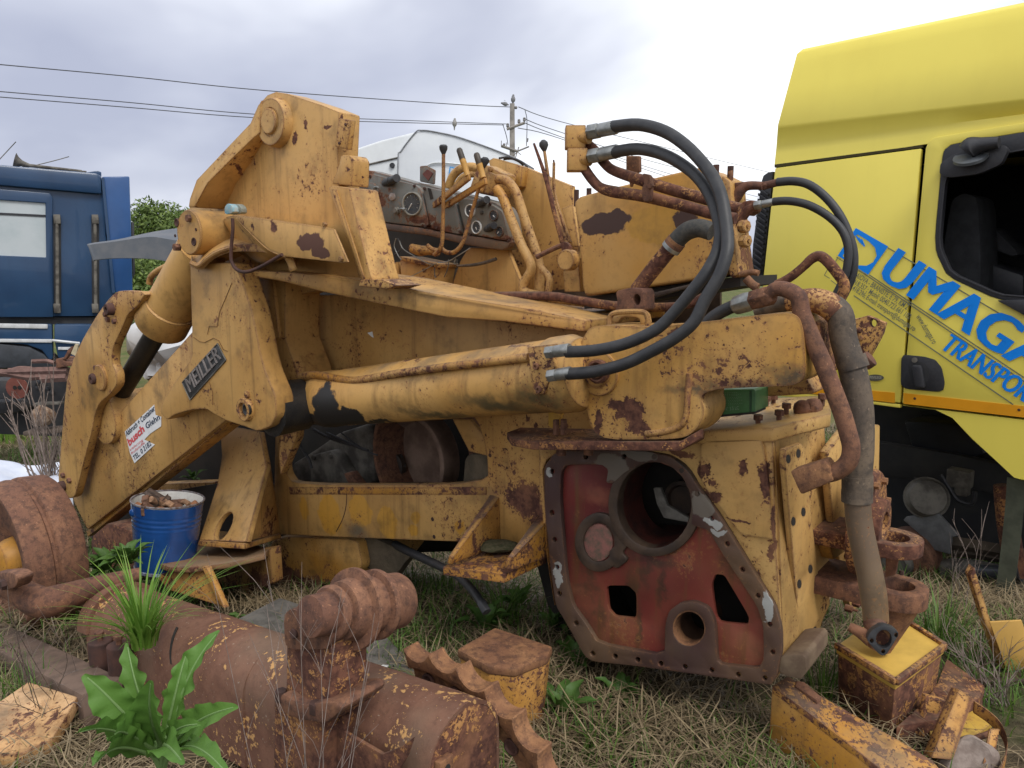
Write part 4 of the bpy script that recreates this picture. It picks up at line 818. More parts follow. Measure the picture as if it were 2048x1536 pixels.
disc('warning_lamp', z('U', (540, 418))[0], 3.03, 7.5, [(-.3, 1), (.3, 1), (.4, .85), (.4, .62), (.5, .5), (.55, .05)], plain('lamp_ring', (.5, .42, .38), .5), db, 16)
disc('warning_lamp_lens', z('U', (540, 418))[0], 3.026, 4.4, [(-.3, 1), (.3, .9), (.5, .1)], plain('red_lens', (.22, .03, .03), .2), db, 12)
ky = disc('ignition_switch', z('U', (592, 578))[0], 3.03, 7.5, [(-.3, 1), (.4, 1), (.55, .7), (.9, .6), (.9, .1)], M_ENG, db, 16)
prt('key', MB().tube(PP(z('U', (600, 570, 3.03), (640, 555, 3.0), (690, 560, 2.99))), [.004, .006, .008], 6), M_ZN, ky, 0)
for a, b, r in (((460, 265), (590, 205), 8.5), ((1515, 510), (1615, 450), 8), ((1615, 790), (1695, 745), 7.5)):
    qa, qb = P(*z('U', a)[0], 3.05), P(*z('U', b)[0], 2.99); prt('knob', MB().lathe(qa, qb - qa, [(0, rp(r, qa)), ((qb - qa).length * .5, rp(r * 1.02, qa)), ((qb - qa).length * .52, rp(r * .88, qa)), ((qb - qa).length, rp(r * .92, qa)), ((qb - qa).length, rp(r * .4, qa))], 18), M_BK, db, 0)
sw_ = slab('switch_plate', z('U', (232, 265), (260, 250), (310, 262), (385, 320), (382, 405), (290, 395), (255, 340)), 3.026, .01, M_DASH, db, .002)
pipe('toggle', z('U', (325, 320, 3.04), (350, 310, 3.02), (372, 305, 3.0)), None, [3, 2.4, 2], M_ZN, sw_, 8)
for c in z('U', (285, 188), (300, 645), (790, 295), (905, 325), (912, 755), (1040, 770), (1308, 815), (1650, 500), (1858, 915), (205, 335), (1425, 848)): bolt(c, 3.032, 3.2, M_RUD, db, h=.6)
slab('dash_hole', ell(z('U', (360, 525))[0], 4, 6, 12), 3.032, .004, M_DK, db, 0); slab('slot', z('U', (940, 315), (975, 325), (1005, 440), (970, 450)), 3.0325, .004, M_DK, db, 0)
disc('hour_meter', z('U', (1555, 598))[0], 3.03, 4, [(-.3, 1), (.6, .9), (.8, .4)], M_ENG, db, 12)
slab('dash_lip', z('U', (215, 680), (262, 695), (880, 775), (955, 795), (1330, 868), (1400, 855), (1830, 935), (1888, 930), (1850, 1000), (1780, 1028), (1380, 968), (960, 862), (220, 770)), 3.028, .05, paint('rusted_dash_lip', (0.085, 0.05, 0.042), (0.075, 0.06, 0.052), .5, 2, .8, .5, .1, .6), db, .008)
wp = slab('warning_plate', rounded(z('U', (850, 70), (920, 62), (1020, 115), (1010, 280), (850, 245)), .06, 1), 3.12, .012, M_DASH, db, .003)
slab('emblem', z('U', (935, 105), (1000, 150), (945, 235), (880, 160)), 3.115, .004, plain('faded_red_plate', (0.15, 0.05, 0.04), .7), wp, 0)
# sheet metal and gear under the dash
bx = slab('fuse_box', z('B', (438, 1085), (700, 1140), (668, 1340), (448, 1300)), 3.0, .16, M_YC, bev=.004)
slab('box_lid', z('B', (430, 1070), (705, 1128), (700, 1155), (440, 1100)), 2.985, .18, M_YR, bx, .003)
slab('box_label', z('B', (512, 1288), (612, 1296), (610, 1318), (515, 1312)), 2.998, .003, M_ZN, bx, 0)
slab('side_leg', z('B', (345, 1120), (430, 1110), (440, 1290), (340, 1270)), 3.02, .14, M_Y, bx, .003)
slab('switch_tab', z('U', (370, 825), (440, 850), (440, 960), (350, 940)), 3.0, .01, M_RP, db, .002)
ringp('tab_ring', z('U', (415, 918))[0], 2.992, 5, 6.5, 3, 4, .008, M_WH, db, 14, 0)
pipe('valve_body', z('U', (760, 1000), (850, 1030), (950, 1030), (1060, 1050)), 3.05, [9, 11, 9, 8], M_YR, db)
random.seed(11)
for a in (((580, 890), (560, 980), (600, 1080), (640, 1135)), ((600, 890), (640, 1000), (560, 1080), (490, 1140)), ((620, 920), (660, 1010), (800, 1100), (950, 1180), (1040, 1180)), ((1060, 1170), (1180, 1150), (1300, 1080), (1420, 1005)), ((1010, 1190), (880, 1260), (760, 1320), (690, 1370)), ((1015, 1200), (1020, 1290), (1030, 1340)), ((1180, 1130), (1170, 1230), (1130, 1330)), ((1260, 1120), (1240, 1180), (1285, 1180))):
    pipe('loose_wire', z('U', *a), 2.96 + random.random() * .04, 1.1, random.choice([M_ENG, M_BK, M_ZN]), db, 5)
for a in (((85, 80), (140, 95), (160, 115)), ((80, 100), (110, 115), (75, 135)), ((120, 75), (190, 80), (230, 105))): pipe('loose_wire', z('U', *a), 3.1, .9, M_BK, db, 5)
slab('pedal_plate', z('U', (980, 1240), (1090, 1160), (1260, 1130), (1250, 1365), (985, 1380)), 3.16, .02, M_ENG, db, .003)
pipe('hose_stub', z('U', (1270, 1205), (1450, 1195), (1600, 1165), (1720, 1125)), 3.05, [2, 3.2, 3.4, 3.6], M_HOSEB, db, 8)
# levers in front of the dash
l_ = pipe('lever', z('B', (757, 320), (756, 600), (752, 850), (742, 990), (690, 1060)), 2.92, [3.7, 3.9, 4, 4.3, 4.3], M_YR, ML, 10)
e = P(*z('B', (757, 322))[0], 2.92); prt('knob', MB().lathe(e, (0, 0, 1), [(-.004, .008), (.004, .011), (.022, .020), (.036, .0215), (.044, .016), (.046, .004)], 16), M_BK, l_, 0)
l2 = pipe('lever', z('B', (1050, 420), (1010, 590), (960, 760), (920, 900), (890, 985), (835, 1040), (780, 1040), (745, 1015)), 2.95, [3, 3.8, 4, 4.2, 4.4, 4.6, 4.6, 4.6], M_YR, ML, 10)
e = P(*z('B', (1052, 415))[0], 2.95); prt('knob', MB().lathe(e, (.2, 0, 1), [(-.004, .008), (.006, .012), (.024, .021), (.036, .021), (.045, .012), (.046, .002)], 16), M_BK, l2, 0)
pipe('lever', z('B', (640, 990), (680, 1020), (730, 1030), (745, 1000)), 2.97, 4.4, M_YR, ML, 10)
for (ga, gb_, ba), bb in zip((((868, 278), (935, 480), (940, 495)), ((995, 312), (1048, 495), (1060, 525))), ((690, 695), (775, 700))):
    qa, qb = P(*z('B', ga)[0], 2.93), P(*z('B', gb_)[0], 2.93); v = qb - qa
    g_ = prt('grip', MB().lathe(qa, v, [(0, .002), (.003, .011), (.012, .0155), (v.length * .55, .016), (v.length * .56, .015), (v.length, .014)], 14), paint('worn_grip', (0.02, 0.02, 0.022), (0.03, 0.03, 0.03), .1, 1, .1, .2, .1, .5, tint=[((0.52, 0.29, 0.08), [(qa + v * .82, (.05, .3, abs(v.z) * .42))])], jag=.008), ML, 0)
    qa, qb = P(*z('B', ba)[0], 2.93), P(*z('B', bb)[0], 3.04); v = (qb - qa).normalized(); sd = v.cross(V((0, 0, 1))).normalized()
    prt('lever_bar', MB().box((qa + qb) / 2, (v, sd, v.cross(sd)), ((qb - qa).length / 2 + .012, .008, .016)), M_YR, ML, .003)

# ---- engine behind the side opening
en = prt('flywheel', MB().lathe(P(*z('E', (735, 850))[0], 3.0), -W, [(-.1, .02), (-.10, .20), (.0, .24), (.0, .27), (-.02, .275), (-.12, .28), (-.12, .02)], 48), plain('flywheel_steel', (0.27, 0.18, 0.135), .6, .2, .2, 6, .3, (0.15, 0.095, 0.07)), ML, .002)
disc('hub', z('E', (648, 885))[0], 3.06, 30, [(-.2, 1), (.2, 1), (.25, .9), (.25, .45), (.0, .4), (.0, .02)], M_GREASY, en, 28)
for i in range(8):
    t = i * math.pi / 4; c = (648 + 62 * math.cos(t), 885 + 76 * math.sin(t)); disc('bolt_hole', z('E', c)[0], 3.045, 3.2, [(.0, 1), (.15, .9), (.2, .1)], M_DK, en, 10)
prt('bell_housing', MB().lathe(P(*z('E', (800, 850))[0], 2.90), -W, [(-.30, .33), (.0, .36), (.0, .385), (-.02, .39), (-.30, .36)], 56, cap=False), M_RU, ML, .003)
tg = MB(); _, e1, e2 = frame(-W); e0 = P(*z('E', (735, 850))[0], 3.0)
for i in range(90):
    t = i * 2 * math.pi / 90; o_ = e1 * math.cos(t) + e2 * math.sin(t); tg.box(e0 + o_ * .235 - W * -.035, (o_, e2 * math.cos(t) - e1 * math.sin(t), W), (.008, .004, .02))
tg.obj('ring_gear_teeth', M_GREASY, en)
eb = slab('engine_block', rounded(z('E', (60, 880), (190, 800), (330, 700), (520, 640), (540, 1010), (40, 1010)), .1, 1), 2.92, .3, M_ENG, bev=.02)
slab('engine_cover', rounded(z('E', (175, 830), (280, 800), (320, 830), (420, 1010), (170, 1010)), .12, 1), 2.84, .09, M_ENG, eb, .012)
for c in z('E', (195, 838), (290, 832)): disc('bolt', c, 2.84, 6, [(-.3, 1), (.6, .9), (.8, .5)], M_ENG, eb, 8)
slab('engine_lug', z('E', (360, 930), (395, 925), (450, 1000), (400, 1010)), 2.76, .06, M_RU, eb, .004)
slab('mud_lump', rounded(z('E', (1040, 960), (1050, 830), (1110, 815), (1200, 830), (1210, 1010), (1030, 1010)), .2, 1), 2.72, .2, M_DIRT, ML, .03)
slab('inner_rib', z('E', (980, 620), (1080, 620), (1165, 720), (1178, 830), (1075, 805)), 2.66, .02, M_YC, ML, .003)
for a in (((75, 690), (120, 780), (165, 850), (180, 900)), ((190, 680), (300, 735), (400, 765)), ((350, 700), (420, 755), (510, 810), (555, 825)), ((265, 700), (420, 770), (500, 800))): pipe('cable', z('E', *a), 2.7, 3.0 if a[0][0] < 300 else 1.8, M_BK, eb, 6)

# ---- belly, and what carries the hulk
bl = slab('belly_tank', rounded(z('V', (740, 95), (900, 55), (1555, 85), (1605, 340), (1500, 480), (1240, 520), (860, 600), (780, 560)), .1, 1), 2.66, .5, paint('belly_paint', (0.50, 0.29, 0.095), AMB, .62, 1.1, .8, .6, .3, extra=[pt(585, 1165, 2.66, 60, 26), pt(650, 1180, 2.66, 70, 24), pt(555, 1140, 2.66, 20, 45)], jag=.03), bev=.02)
slab('belly_wedge', z('V', (170, 250), (740, 175), (760, 500), (640, 570), (470, 795), (330, 730), (160, 420)), 2.35, .08, paint('wedge_paint', (0.36, 0.21, 0.07), (0.30, 0.15, 0.04), .8, 1.0, .8, .7, .3, extra=[pt(475, 1205, 2.35, 50, 30), pt(520, 1170, 2.35, 26, 36)], jag=.03), bl, .01)
slab('skid_plank', z('V', (1560, 85), (1700, 70), (2060, 240), (2010, 290), (1880, 470), (1620, 340)), 2.72, .06, M_DIRT, bl, .004)
slab('inner_beam', z('D', (300, 1170), (930, 1150), (930, 1300), (850, 1440), (330, 1380), (200, 1470)), 2.62, .1, M_YR, ML, .006)
slab('hull_shade_sheet', z('D', (560, 1180), (700, 900), (960, 780), (1330, 800), (1330, 1180)), 2.9, .02, M_DK, ML, 0)  # near-black sheet, the unlit hull inside painted as a flat colour
slab('boom_shade_sheet', [(170, 1010), (480, 960), (520, 1080), (420, 1120), (190, 1110)], 2.45, .02, M_DK, ML, 0)  # added near-black sheet in place of the deep shade under the boom
slab('front_shoe', rounded(z('S', (860, 600), (1040, 450), (1330, 570), (1420, 700), (1380, 900), (900, 900)), .15, 1), 2.1, .3, M_RP, ML, .03)

slab('lug_plate', z('F', (1795, 160), (1870, 138), (1968, 178), (1950, 240), (1880, 370), (1840, 400), (1800, 330)), 2.95, .04, M_YR, ML, .006, [ell(z('F', (1902, 180))[0], 7, 8, 14)])
prt('lug_bolt', MB().cyl(P(*z('F', (1850, 395))[0], 2.9), P(*z('F', (1895, 365))[0], 2.9), .03, n=12), M_RU, ML, .004)
for c in z('F', (1825, 215), (1835, 260)): disc('bolt', c, 2.95, 6, [(-.3, 1), (.8, .9), (1, .5)], M_YR, ML, 8)
slab('hull_bracket', z('E', (1525, 575), (1608, 572), (1580, 660), (1545, 672), (1525, 660)), 2.50, .02, paint('fresh_yellow', (0.58, 0.34, 0.05), AMB, .2, 1, .4, .3, .1), ML, .003)
slab('sticker_rest', z('E', (497, 130), (525, 122), (532, 158), (518, 150)), 2.598, .001, M_WH, side, 0)

slab('rear_frame', z('F', (1570, 190), (1830, 155), (1835, 395), (1570, 470)), 2.96, .18, M_Y, ML, .01)

slab('tower_base', [(392, 492), (620, 505), (660, 575), (560, 600), (400, 600)], 2.42, .1, M_Y, ML, .006)

slab('rear_bulkhead', [(1010, 590), (1440, 548), (1440, 650), (1010, 660)], 3.3, .02, M_GREASY, ML, 0)
# ================================================================ scrap in the foreground
def pc(name, mb, mat, parent, bev=.004, seg=2): return prt(name, mb, mat, parent, bev, seg)
M_COV = paint('worn_cover_paint', (0.165, 0.078, 0.050), (0.19, 0.095, 0.062), .25, 1, .2, .3, .5, .78, tint=[])
def mat_cover():
    """rust with rests of ochre paint along the crest"""
    m, nt = new_mat('rust_cover'); pos = nt.nodes.new('ShaderNodeNewGeometry'); p = pos.outputs['Position']
    n1 = noi(nt, p, 7, 6, .62).outputs['Fac']; n2 = noi(nt, p, 46, 6, .65).outputs['Fac']; n3 = noi(nt, p, 2.2, 3, .5).outputs['Fac']
    c = mixc(nt, sstep(nt, n1, .35, .66), (0.19, 0.094, 0.060), (0.115, 0.053, 0.035))
    c = mixc(nt, math_(nt, 'MULTIPLY', sstep(nt, n2, .5, .7), .4), c, (0.058, 0.03, 0.023))
    c = mixc(nt, math_(nt, 'MULTIPLY', sstep(nt, n3, .5, .68), .5), c, (0.15, 0.112, 0.078))
    v = math_(nt, 'ADD', n2, math_(nt, 'MULTIPLY', math_(nt, 'SUBTRACT', n1, .5), .9))
    c = mixc(nt, sstep(nt, v, .64, .67), c, (0.46, 0.26, 0.10))
    c = mixc(nt, math_(nt, 'MULTIPLY', sstep(nt, noi(nt, p, 110, 3, .5).outputs['Fac'], .68, .72), .6), c, (0.36, 0.30, 0.24))
    bp_ = node(nt, 'ShaderNodeBump', {'Strength': .5, 'Distance': .004, 'Height': n2})
    b = node(nt, 'ShaderNodeBsdfPrincipled', {'Base Color': c, 'Roughness': .8, 'Normal': bp_.outputs[0]}); b.inputs['Specular IOR Level'].default_value = .3
    o = nt.nodes.new('ShaderNodeOutputMaterial'); nt.links.new(b.outputs[0], o.inputs[0]); return m
M_COVER = mat_cover()
DC = 1.46
TA, TB = P(232, 1172, DC), P(930, 1408, DC)            # crest of the spring cover, far end and near end
TD = (TB - TA).normalized(); TS = -W; TU = V((0, 0, 1))
TFL = thing('track_frame', 'rusty crawler track frame with round spring cover, idler wheel and small roller on post', 'track frame', V(((TA.x + TB.x) / 2, (TA.y + TB.y) / 2, 0)))
RC = .155
def cover(s0, s1, name, cut=0.0):
    L = (TB - TA).length; rings = []; n = 20
    for k in range(9):
        s = s0 + (s1 - s0) * k / 8; c = TA.lerp(TB, s) - TU * RC; out = []; inn = []
        for i in range(n + 1):
            t = math.pi * i / n; o_ = TS * math.cos(t) + TU * math.sin(t); out.append(c + o_ * RC); inn.append(c + o_ * (RC - .012))
        zb = max(.02, c.z - .24)
        ring = [V((out[0].x, out[0].y, zb)) + TS * .004] + out + [V((out[-1].x, out[-1].y, zb))]
        ri = [V((inn[0].x, inn[0].y, zb)) + TS * .004] + inn + [V((inn[-1].x, inn[-1].y, zb))]
        rings.append(ring + list(reversed(ri)))
    return MB().loft(rings).dent(.004, 6).obj(name, M_COVER, TFL)
def s_at(px):
    lo, hi = 0.0, 1.0
    for _ in range(40):
        m = (lo + hi) / 2; q = TA.lerp(TB, m)
        if 1024 + FPX * q.x / (q - EYE).dot(V((0, math.cos(PITCH), -math.sin(PITCH)))) < px: lo = m
        else: hi = m
    return lo
cover(0.02, s_at(560), 'spring_cover'); RC -= .006; cover(s_at(560) - .03, 1.0, 'spring_cover')
e = TB - TU * RC; pts = [e + (TS * math.cos(math.pi * i / 16) + TU * math.sin(math.pi * i / 16)) * (RC - .006) for i in range(17)]
pts += [e - TS * (RC - .006) - TU * .30, e + TS * (RC - .006) - TU * .30]
cap_ = pc('end_cap', MB().ext(pts, -TD * .02), M_RP, TFL, .003)
q = G(*z('I', (1215, 1330))[0], .32); pc('cap_lug', MB().box(e + TS * .10 + TU * .02 + TD * .012, (TS, TU, TD), (.026, .026, .012)), M_RUO, cap_, .003)
pc('lug_hole', MB().lathe(e + TS * .10 + TU * .02 + TD * .025, TD, [(0, .010), (.002, .010), (.003, .002)], 12), M_DK, cap_, 0)
# slot in the far cover and its collar
for s, mat in ((.315, M_DK),):
    c = TA.lerp(TB, s) - TU * RC; rr = []
    for k in (-.006, .006): rr.append([c + TD * (k + .10 * (1 - t / 9)) + (TS * math.cos(R(8 + 8 * t)) + TU * math.sin(R(8 + 8 * t))) * (RC + .003) for t in range(7)])
    o = MB().loft(rr, False, False).obj('seam', mat, TFL); md = o.modifiers.new('t', 'SOLIDIFY'); md.thickness = .004
c = TA.lerp(TB, .0) - TU * RC
pc('end_collar', MB().loft([[c + TD * k + (TS * math.cos(math.pi * i / 18) + TU * math.sin(math.pi * i / 18)) * r for i in range(19)] for k, r in ((-.02, RC + .02), (.07, RC + .02), (.07, RC - .015), (-.02, RC - .015), (-.02, RC + .02))], False, False), M_COVER, TFL, 0)
# bolted posts on the side of the far end
for (cx, cy), h in (((200, 1282), .30), ((238, 1290), .26)):
    b0 = P(cx, cy, DC - .20); b = pc('bolt_post', MB().lathe(b0, TU, [(-h, .045), (0, .045), (.004, .04), (.004, .01)], 20), M_RUD, TFL, .003)
    pc('bolt', MB().lathe(b0 + TU * .004, TU, [(0, .011), (.02, .011), (.021, .018), (.035, .018)], 6), M_RU, b, 0)
# side rail of the frame
ra, rb = P(-120, 1212, DC - .30), P(205, 1372, DC - .30)
rd = (rb - ra).normalized()
pc('side_rail', MB().box((ra + rb) / 2 - TU * .10, (rd, TS, TU), ((rb - ra).length / 2, .075, .10)), plain('dark_rusty_rail', (0.15, 0.10, 0.075), .85, 0, .2, 8, .6, (0.08, 0.055, 0.042)), TFL, .008)
# post with carrier roller
PB = DC - .24
post_ = slab('roller_post', z('I', (228, 640), (520, 600), (525, 1070), (640, 1060), (560, 1140), (470, 1180), (460, 1560), (140, 1560), (150, 1020), (222, 1000)), PB, .13, M_RP, TFL, .012)
slab('clamp_cap', rounded(z('I', (150, 1010), (215, 985), (330, 1060), (470, 1040), (560, 1040), (590, 1090), (480, 1180), (300, 1150), (150, 1080)), .15, 1), PB - .03, .16, M_RU, post_, .01)
for c in z('I', (200, 1005), (420, 1085)): prt('bolt', MB().lathe(P(*c, PB - .02), TU, [(-.01, .018), (.022, .018)], 6), M_RUD, post_, .002)
hd_ = P(*z('I', (300, 560))[0], PB - .01)
rollA, rollB = P(654, 1227, PB + .01), P(780, 1203, PB + .24); rv = rollB - rollA; rl_ = rv.length
slab('shaft_block', rounded(z('I', (215, 480), (260, 440), (330, 460), (420, 420), (480, 400), (500, 440), (530, 560), (520, 650), (490, 700), (225, 700)), .15, 2), PB - .01, .05, M_RU, post_, .02, seg=3)
for c in z('I', (410, 545), (285, 600)): disc('bolt', c, PB - .012, 10, [(-.3, 1), (.35, 1), (.5, .85), (.5, .1)], M_RUD, post_, 12, rv * -1)
R1 = rp(80, rollA)
prf = [(0, .3), (0, .60), (.008, .66), (.022, .66), (.026, .56), (.040, .54), (.044, .70), (.085, .76), (.087, .99), (.100, 1.0), (.103, .84), (.105, .72), (.160, .72), (.163, .88), (.180, .89), (.184, .74), (.262, .72), (.275, .66), (.275, .2)]
cr_ = pc('carrier_roller', MB().lathe(rollA, rv, [(t, R1 * 1.04 * r) for t, r in prf], 56), M_RUP, TFL, 0)
pc('shaft', MB().cyl(rollA - rv * .25, rollA + rv * .1, R1 * .52, R1 * .55, 24), M_RU, cr_, .003)
# idler wheel
DI = 1.30; ic = P(4, 1122, DI); RI = rp(150, ic)
iw = pc('idler_wheel', MB().lathe(ic - W * .02, W, [(.09, .02), (.09, RI * .30), (.05, RI * .45), (.05, RI * .86), (.012, RI * .92), (0, RI * .95), (0, RI * 1.00), (.008, RI * 1.02), (.10, RI * 1.05), (.112, RI * 1.045), (.122, RI * 1.005), (.135, RI * 1.005), (.145, RI * 1.05), (.16, RI * 1.055), (.26, RI * 1.03), (.272, RI * 1.0), (.272, RI * .85), (.2, RI * .5), (.2, .02)], 72), M_RUP, TFL, 0)
pc('idler_hub', MB().lathe(ic + W * .09, -W, [(0, RI * .30), (.06, RI * .27), (.10, RI * .23), (.11, RI * .15), (.11, .01)], 28), M_YR, iw, .003)
ya = [(*p, d) for p, d in zip(z('S', (-60, 1040), (60, 1060), (200, 1120), (320, 1195), (430, 1225), (560, 1190), (750, 1125), (1000, 1040), (1350, 950)), (1.14, 1.14, 1.16, 1.18, 1.2, 1.24, 1.32, 1.42, 1.55))]
pipe('yoke_arm', ya, None, [21, 22, 26, 30, 31, 29, 24, 18, 13], M_RU, TFL, 14)
slab('yoke_ear', rounded(z('S', (-40, 940), (100, 930), (180, 980), (150, 1080), (60, 1110), (-40, 1100)), .2, 1), 1.08, .06, M_RUP, TFL, .008)
bolt(z('S', (55, 1045))[0], 1.08, 11, M_RUD, TFL)
slab('rail_shim', z('H', (-20, 620), (50, 620), (60, 660), (-20, 690)), 1.1, .05, M_RU, TFL, .004)

# sprocket rim segment
SP = thing('sprocket_segment', 'rusty toothed sprocket rim piece leaning beside the round spring cover', 'sprocket', V((-.35, 2.2, 0)))
sc_ = P(890, 1642, 1.64); sr = rp(362, sc_)
def sring(a, r, w=0.0): return sc_ + (U * math.cos(a) + TU * math.sin(a)) * r * sr + W * w
sm = MB(); fr_, bk_ = [], []; N_ = 9
outer, inner = [], []
a0, a1 = R(104), R(2)
for i in range(N_ * 6 + 1):
    t = a0 + (a1 - a0) * i / (N_ * 6); ph = (i % 6) / 6
    outer.append((t, 1.0 - .062 * math.sin(math.pi * (i % 6) / 6) ** .7)); inner.append((t, .77 + .012 * math.cos(i * .5)))
for w_ in (0,):
    fr_ = [sring(t, r, -.035) for t, r in outer] + [sring(t, r, 0) for t, r in reversed(inner)]
bm_h = []
rings = []
A_ = [sring(t, r, -.035) for t, r in outer]; B_ = [sring(t, r, .035) for t, r in outer]; C1 = [sring(t, .885, .03) for t, r in outer]; C0 = [sring(t, .885, -.03) for t, r in outer]
D0 = [sring(t, .87, -.010) for t, r in inner]; D1 = [sring(t, .87, .012) for t, r in inner]; E0 = [sring(t, r, -.010) for t, r in inner]; E1 = [sring(t, r, .012) for t, r in inner]
rows = [A_, C0, D0, E0, E1, D1, C1, B_]
sm.loft([[rw[i] for rw in rows] for i in range(len(A_))], True, True)
sm.bev(.004, 1).obj('toothed_rim', M_RUO, SP)
for i in range(7):
    t = R(96 - i * 14); p = sring(t, .82, -.011); prt('bolt_hole', MB().lathe(p, -W, [(-.004, .026), (.006, .026), (.008, .020), (.002, .016), (.002, .001)], 14), M_RUD, SP, 0)

# rusty pedestal block
def pedestal(name, label, cat, top, zt, zb, taper, mat, mtop=None):
    tp = [G(x, y, zt) for x, y in top]; c = sum(tp, V()) / len(tp)
    T = thing(name, label, cat, V((c.x, c.y, 0)))
    bt = [V((c.x + (p.x - c.x) * taper, c.y + (p.y - c.y) * taper, zb)) for p in tp]
    pc('body', MB().loft([[V((c.x + (p.x - c.x) * .97, c.y + (p.y - c.y) * .97, zt - .02)) for p in tp], bt]), mat, T, .008)
    t = pc('top_plate', MB().ext(tp, (0, 0, -.035)), mtop or mat, T, .008)
    return T, t, c
T1, t1, c1_ = pedestal('pedestal_block', 'rusty box pedestal with four drilled holes in its flat top', 'pedestal', [(914, 1298), (990, 1254), (1105, 1292), (1096, 1312), (1030, 1338), (975, 1332)], .30, -.01, .80, M_YH, M_RUO)
for c in z('I', (1570, 645), (1475, 708), (1745, 705), (1640, 765)): pc('bolt_hole', MB().lathe(G(*c, .3005), TU, [(0, .028), (.0015, .026), (.0016, .002)], 14), M_RUO, t1, 0)
# yellow pedestal with frame
T2, t2, c2_ = pedestal('yellow_pedestal', 'open topped yellow steel box with rusty rim under the thick brown hose', 'pedestal', [(1672, 1290), (1775, 1219), (1890, 1292), (1792, 1364)], .27, 0.0, .88, paint('pedestal_paint', (0.36, 0.18, 0.045), (0.24, 0.11, 0.03), .95, 1.2, 1, .9, .2), plain('bright_yellow_lid', (0.56, 0.36, 0.075), .55, 0, .1, 6, .2))
tp = [G(x, y, .272) for x, y in [(1672, 1290), (1775, 1219), (1890, 1292), (1792, 1364)]]
for i in range(1, 4): pc('rim_bar', MB().box((tp[i] + tp[(i + 1) % 4]) / 2, ((tp[(i + 1) % 4] - tp[i]).normalized(), TU.cross(tp[(i + 1) % 4] - tp[i]).normalized(), TU), ((tp[(i + 1) % 4] - tp[i]).length / 2, .010, .012)), M_YH, T2, .003)
pc('base_plate', MB().ext([G(x, y, .10) for x, y in z('J', (1500, 960), (1560, 810), (1800, 980), (1770, 1060), (1500, 1200), (1240, 1240), (1420, 1080))], (0, 0, -.09)), M_RP, T2, .006)
# flaking beam
fb_ = thing('flaking_girder', 'heavily flaking yellow beam lying under the gearbox corner', 'beam', G(1700, 1500, 0))
tpz = [(*p, zz) for p, zz in zip(z('J', (455, 985), (555, 922), (770, 1050), (1290, 1345), (1470, 1455), (1560, 1560), (1230, 1580), (960, 1370), (700, 1165)), (.26, .26, .25, .22, .20, .19, .19, .21, .24))]
tpp = [G(x, y, zz) for x, y, zz in tpz]
pc('top_flange', MB().ext(tpp, (0, 0, -.03)), M_YH, fb_, .004)
pc('web', MB().ext([V((p.x, p.y, p.z - .02)) for p in (tpp[0], tpp[8], tpp[7], tpp[6], tpp[6] + V((0, .05, 0)), tpp[7] + V((.02, .05, 0)), tpp[8] + V((.02, .05, 0)), tpp[0] + V((.04, .04, 0)))], (0, 0, -.20)), M_YR, fb_, .003)
pc('lug', MB().ext([G(x, y, .262) for x, y in z('J', (610, 950), (660, 960), (770, 1055), (740, 1075), (600, 985))], (0, 0, -.02)), M_RU, fb_, .003)
# bars and plates at the right
def bar(name, label, pts, mat, t, cat='scrap bar'):
    o = MB().ext(pts, t).bev(.003).obj(name, mat, None); return tag(o, label, cat)
b1 = [G(*p, zz) for p, zz in zip(z('J', (1640, 1005), (1728, 1065), (1600, 1455), (1460, 1440)), (.26, .26, .10, .10))]
bar('scrap_bar', 'flaking yellow flat bar leaning beside the yellow pedestal', b1, M_YH, (.0, .05, -.02))
sf = thing('bent_sheet_metal', 'bent yellow sheet frame lying at the bottom right corner', 'scrap frame', G(1960, 1480, 0))
pipe_pts = [G(*p, zz) for p, zz in zip(z('J', (1735, 1085), (1830, 1150), (1905, 1225), (1945, 1330), (1930, 1440), (1880, 1560)), (.18, .17, .16, .14, .12, .1))]
rr = [[p, p + V((0, 0, -.045)), p + V((.004, .012, -.045)), p + V((.004, .012, 0))] for p in cr(pipe_pts, 5)]
pc('curved_strip', MB().loft(rr), M_YH, sf, .002)
pc('inner_sheet', MB().ext([G(*p, .06) for p in z('J', (1440, 1240), (1700, 1085), (1850, 1220), (1700, 1330), (1500, 1420))], (0, 0, -.02)), paint('inner_yellow', (0.47, 0.30, 0.035), (0.42, 0.25, 0.03), .6, 1, .6, .5, .2), sf, .002)
pc('side_sheet', MB().ext([G(*p, zz) for p, zz in zip(z('J', (1430, 1055), (1560, 1085), (1440, 1240), (1400, 1330)), (.15, .15, .05, .05))], (0, .03, 0)), M_YH, sf, .002)
pc('strut', MB().tube([G(*p, .12) for p in z('J', (1640, 1345), (1730, 1320), (1830, 1285))], .010, 8), M_RU, sf, 0)
pc('strip', MB().ext([G(*p, zz) for p, zz in zip(z('J', (1830, 1260), (1895, 1260), (1860, 1440), (1790, 1480)), (.18, .18, .1, .1))], (.01, .02, -.01)), M_YH, sf, .002)
stn = MB().ball(G(*z('J', (1700, 1440))[0], .08), .085, 14, (1.2, .9, .8)).dent(.05, 8, 3).obj('stone', plain('grey_stone', (0.27, 0.22, 0.19), .9, 0, .2, 20, .8, (0.17, 0.13, 0.11)), None, 20)
tag(stn, 'rough grey brown stone at the bottom edge among yellow scrap', 'stone')
an = thing('angle_sheet', 'bent ochre angle sheet standing in grass before the yellow truck', 'metal sheet', G(2010, 1370, 0))
q0, q1, q2, q3 = [G(*p, zz) for p, zz in zip(z('J', (1940, 893), (2080, 885), (2080, 558), (1832, 583)), (.0, .0, .24, .25))]
pc('face', MB().ext([q0, q1 + (q1 - q0) * .4, q1 + (q1 - q0) * .4 + (q3 - q0), q3], (.004, .012, 0)), plain('orange_yellow_paint', (0.53, 0.315, 0.085), .5, 0, .06, 5, .15), an, .002)
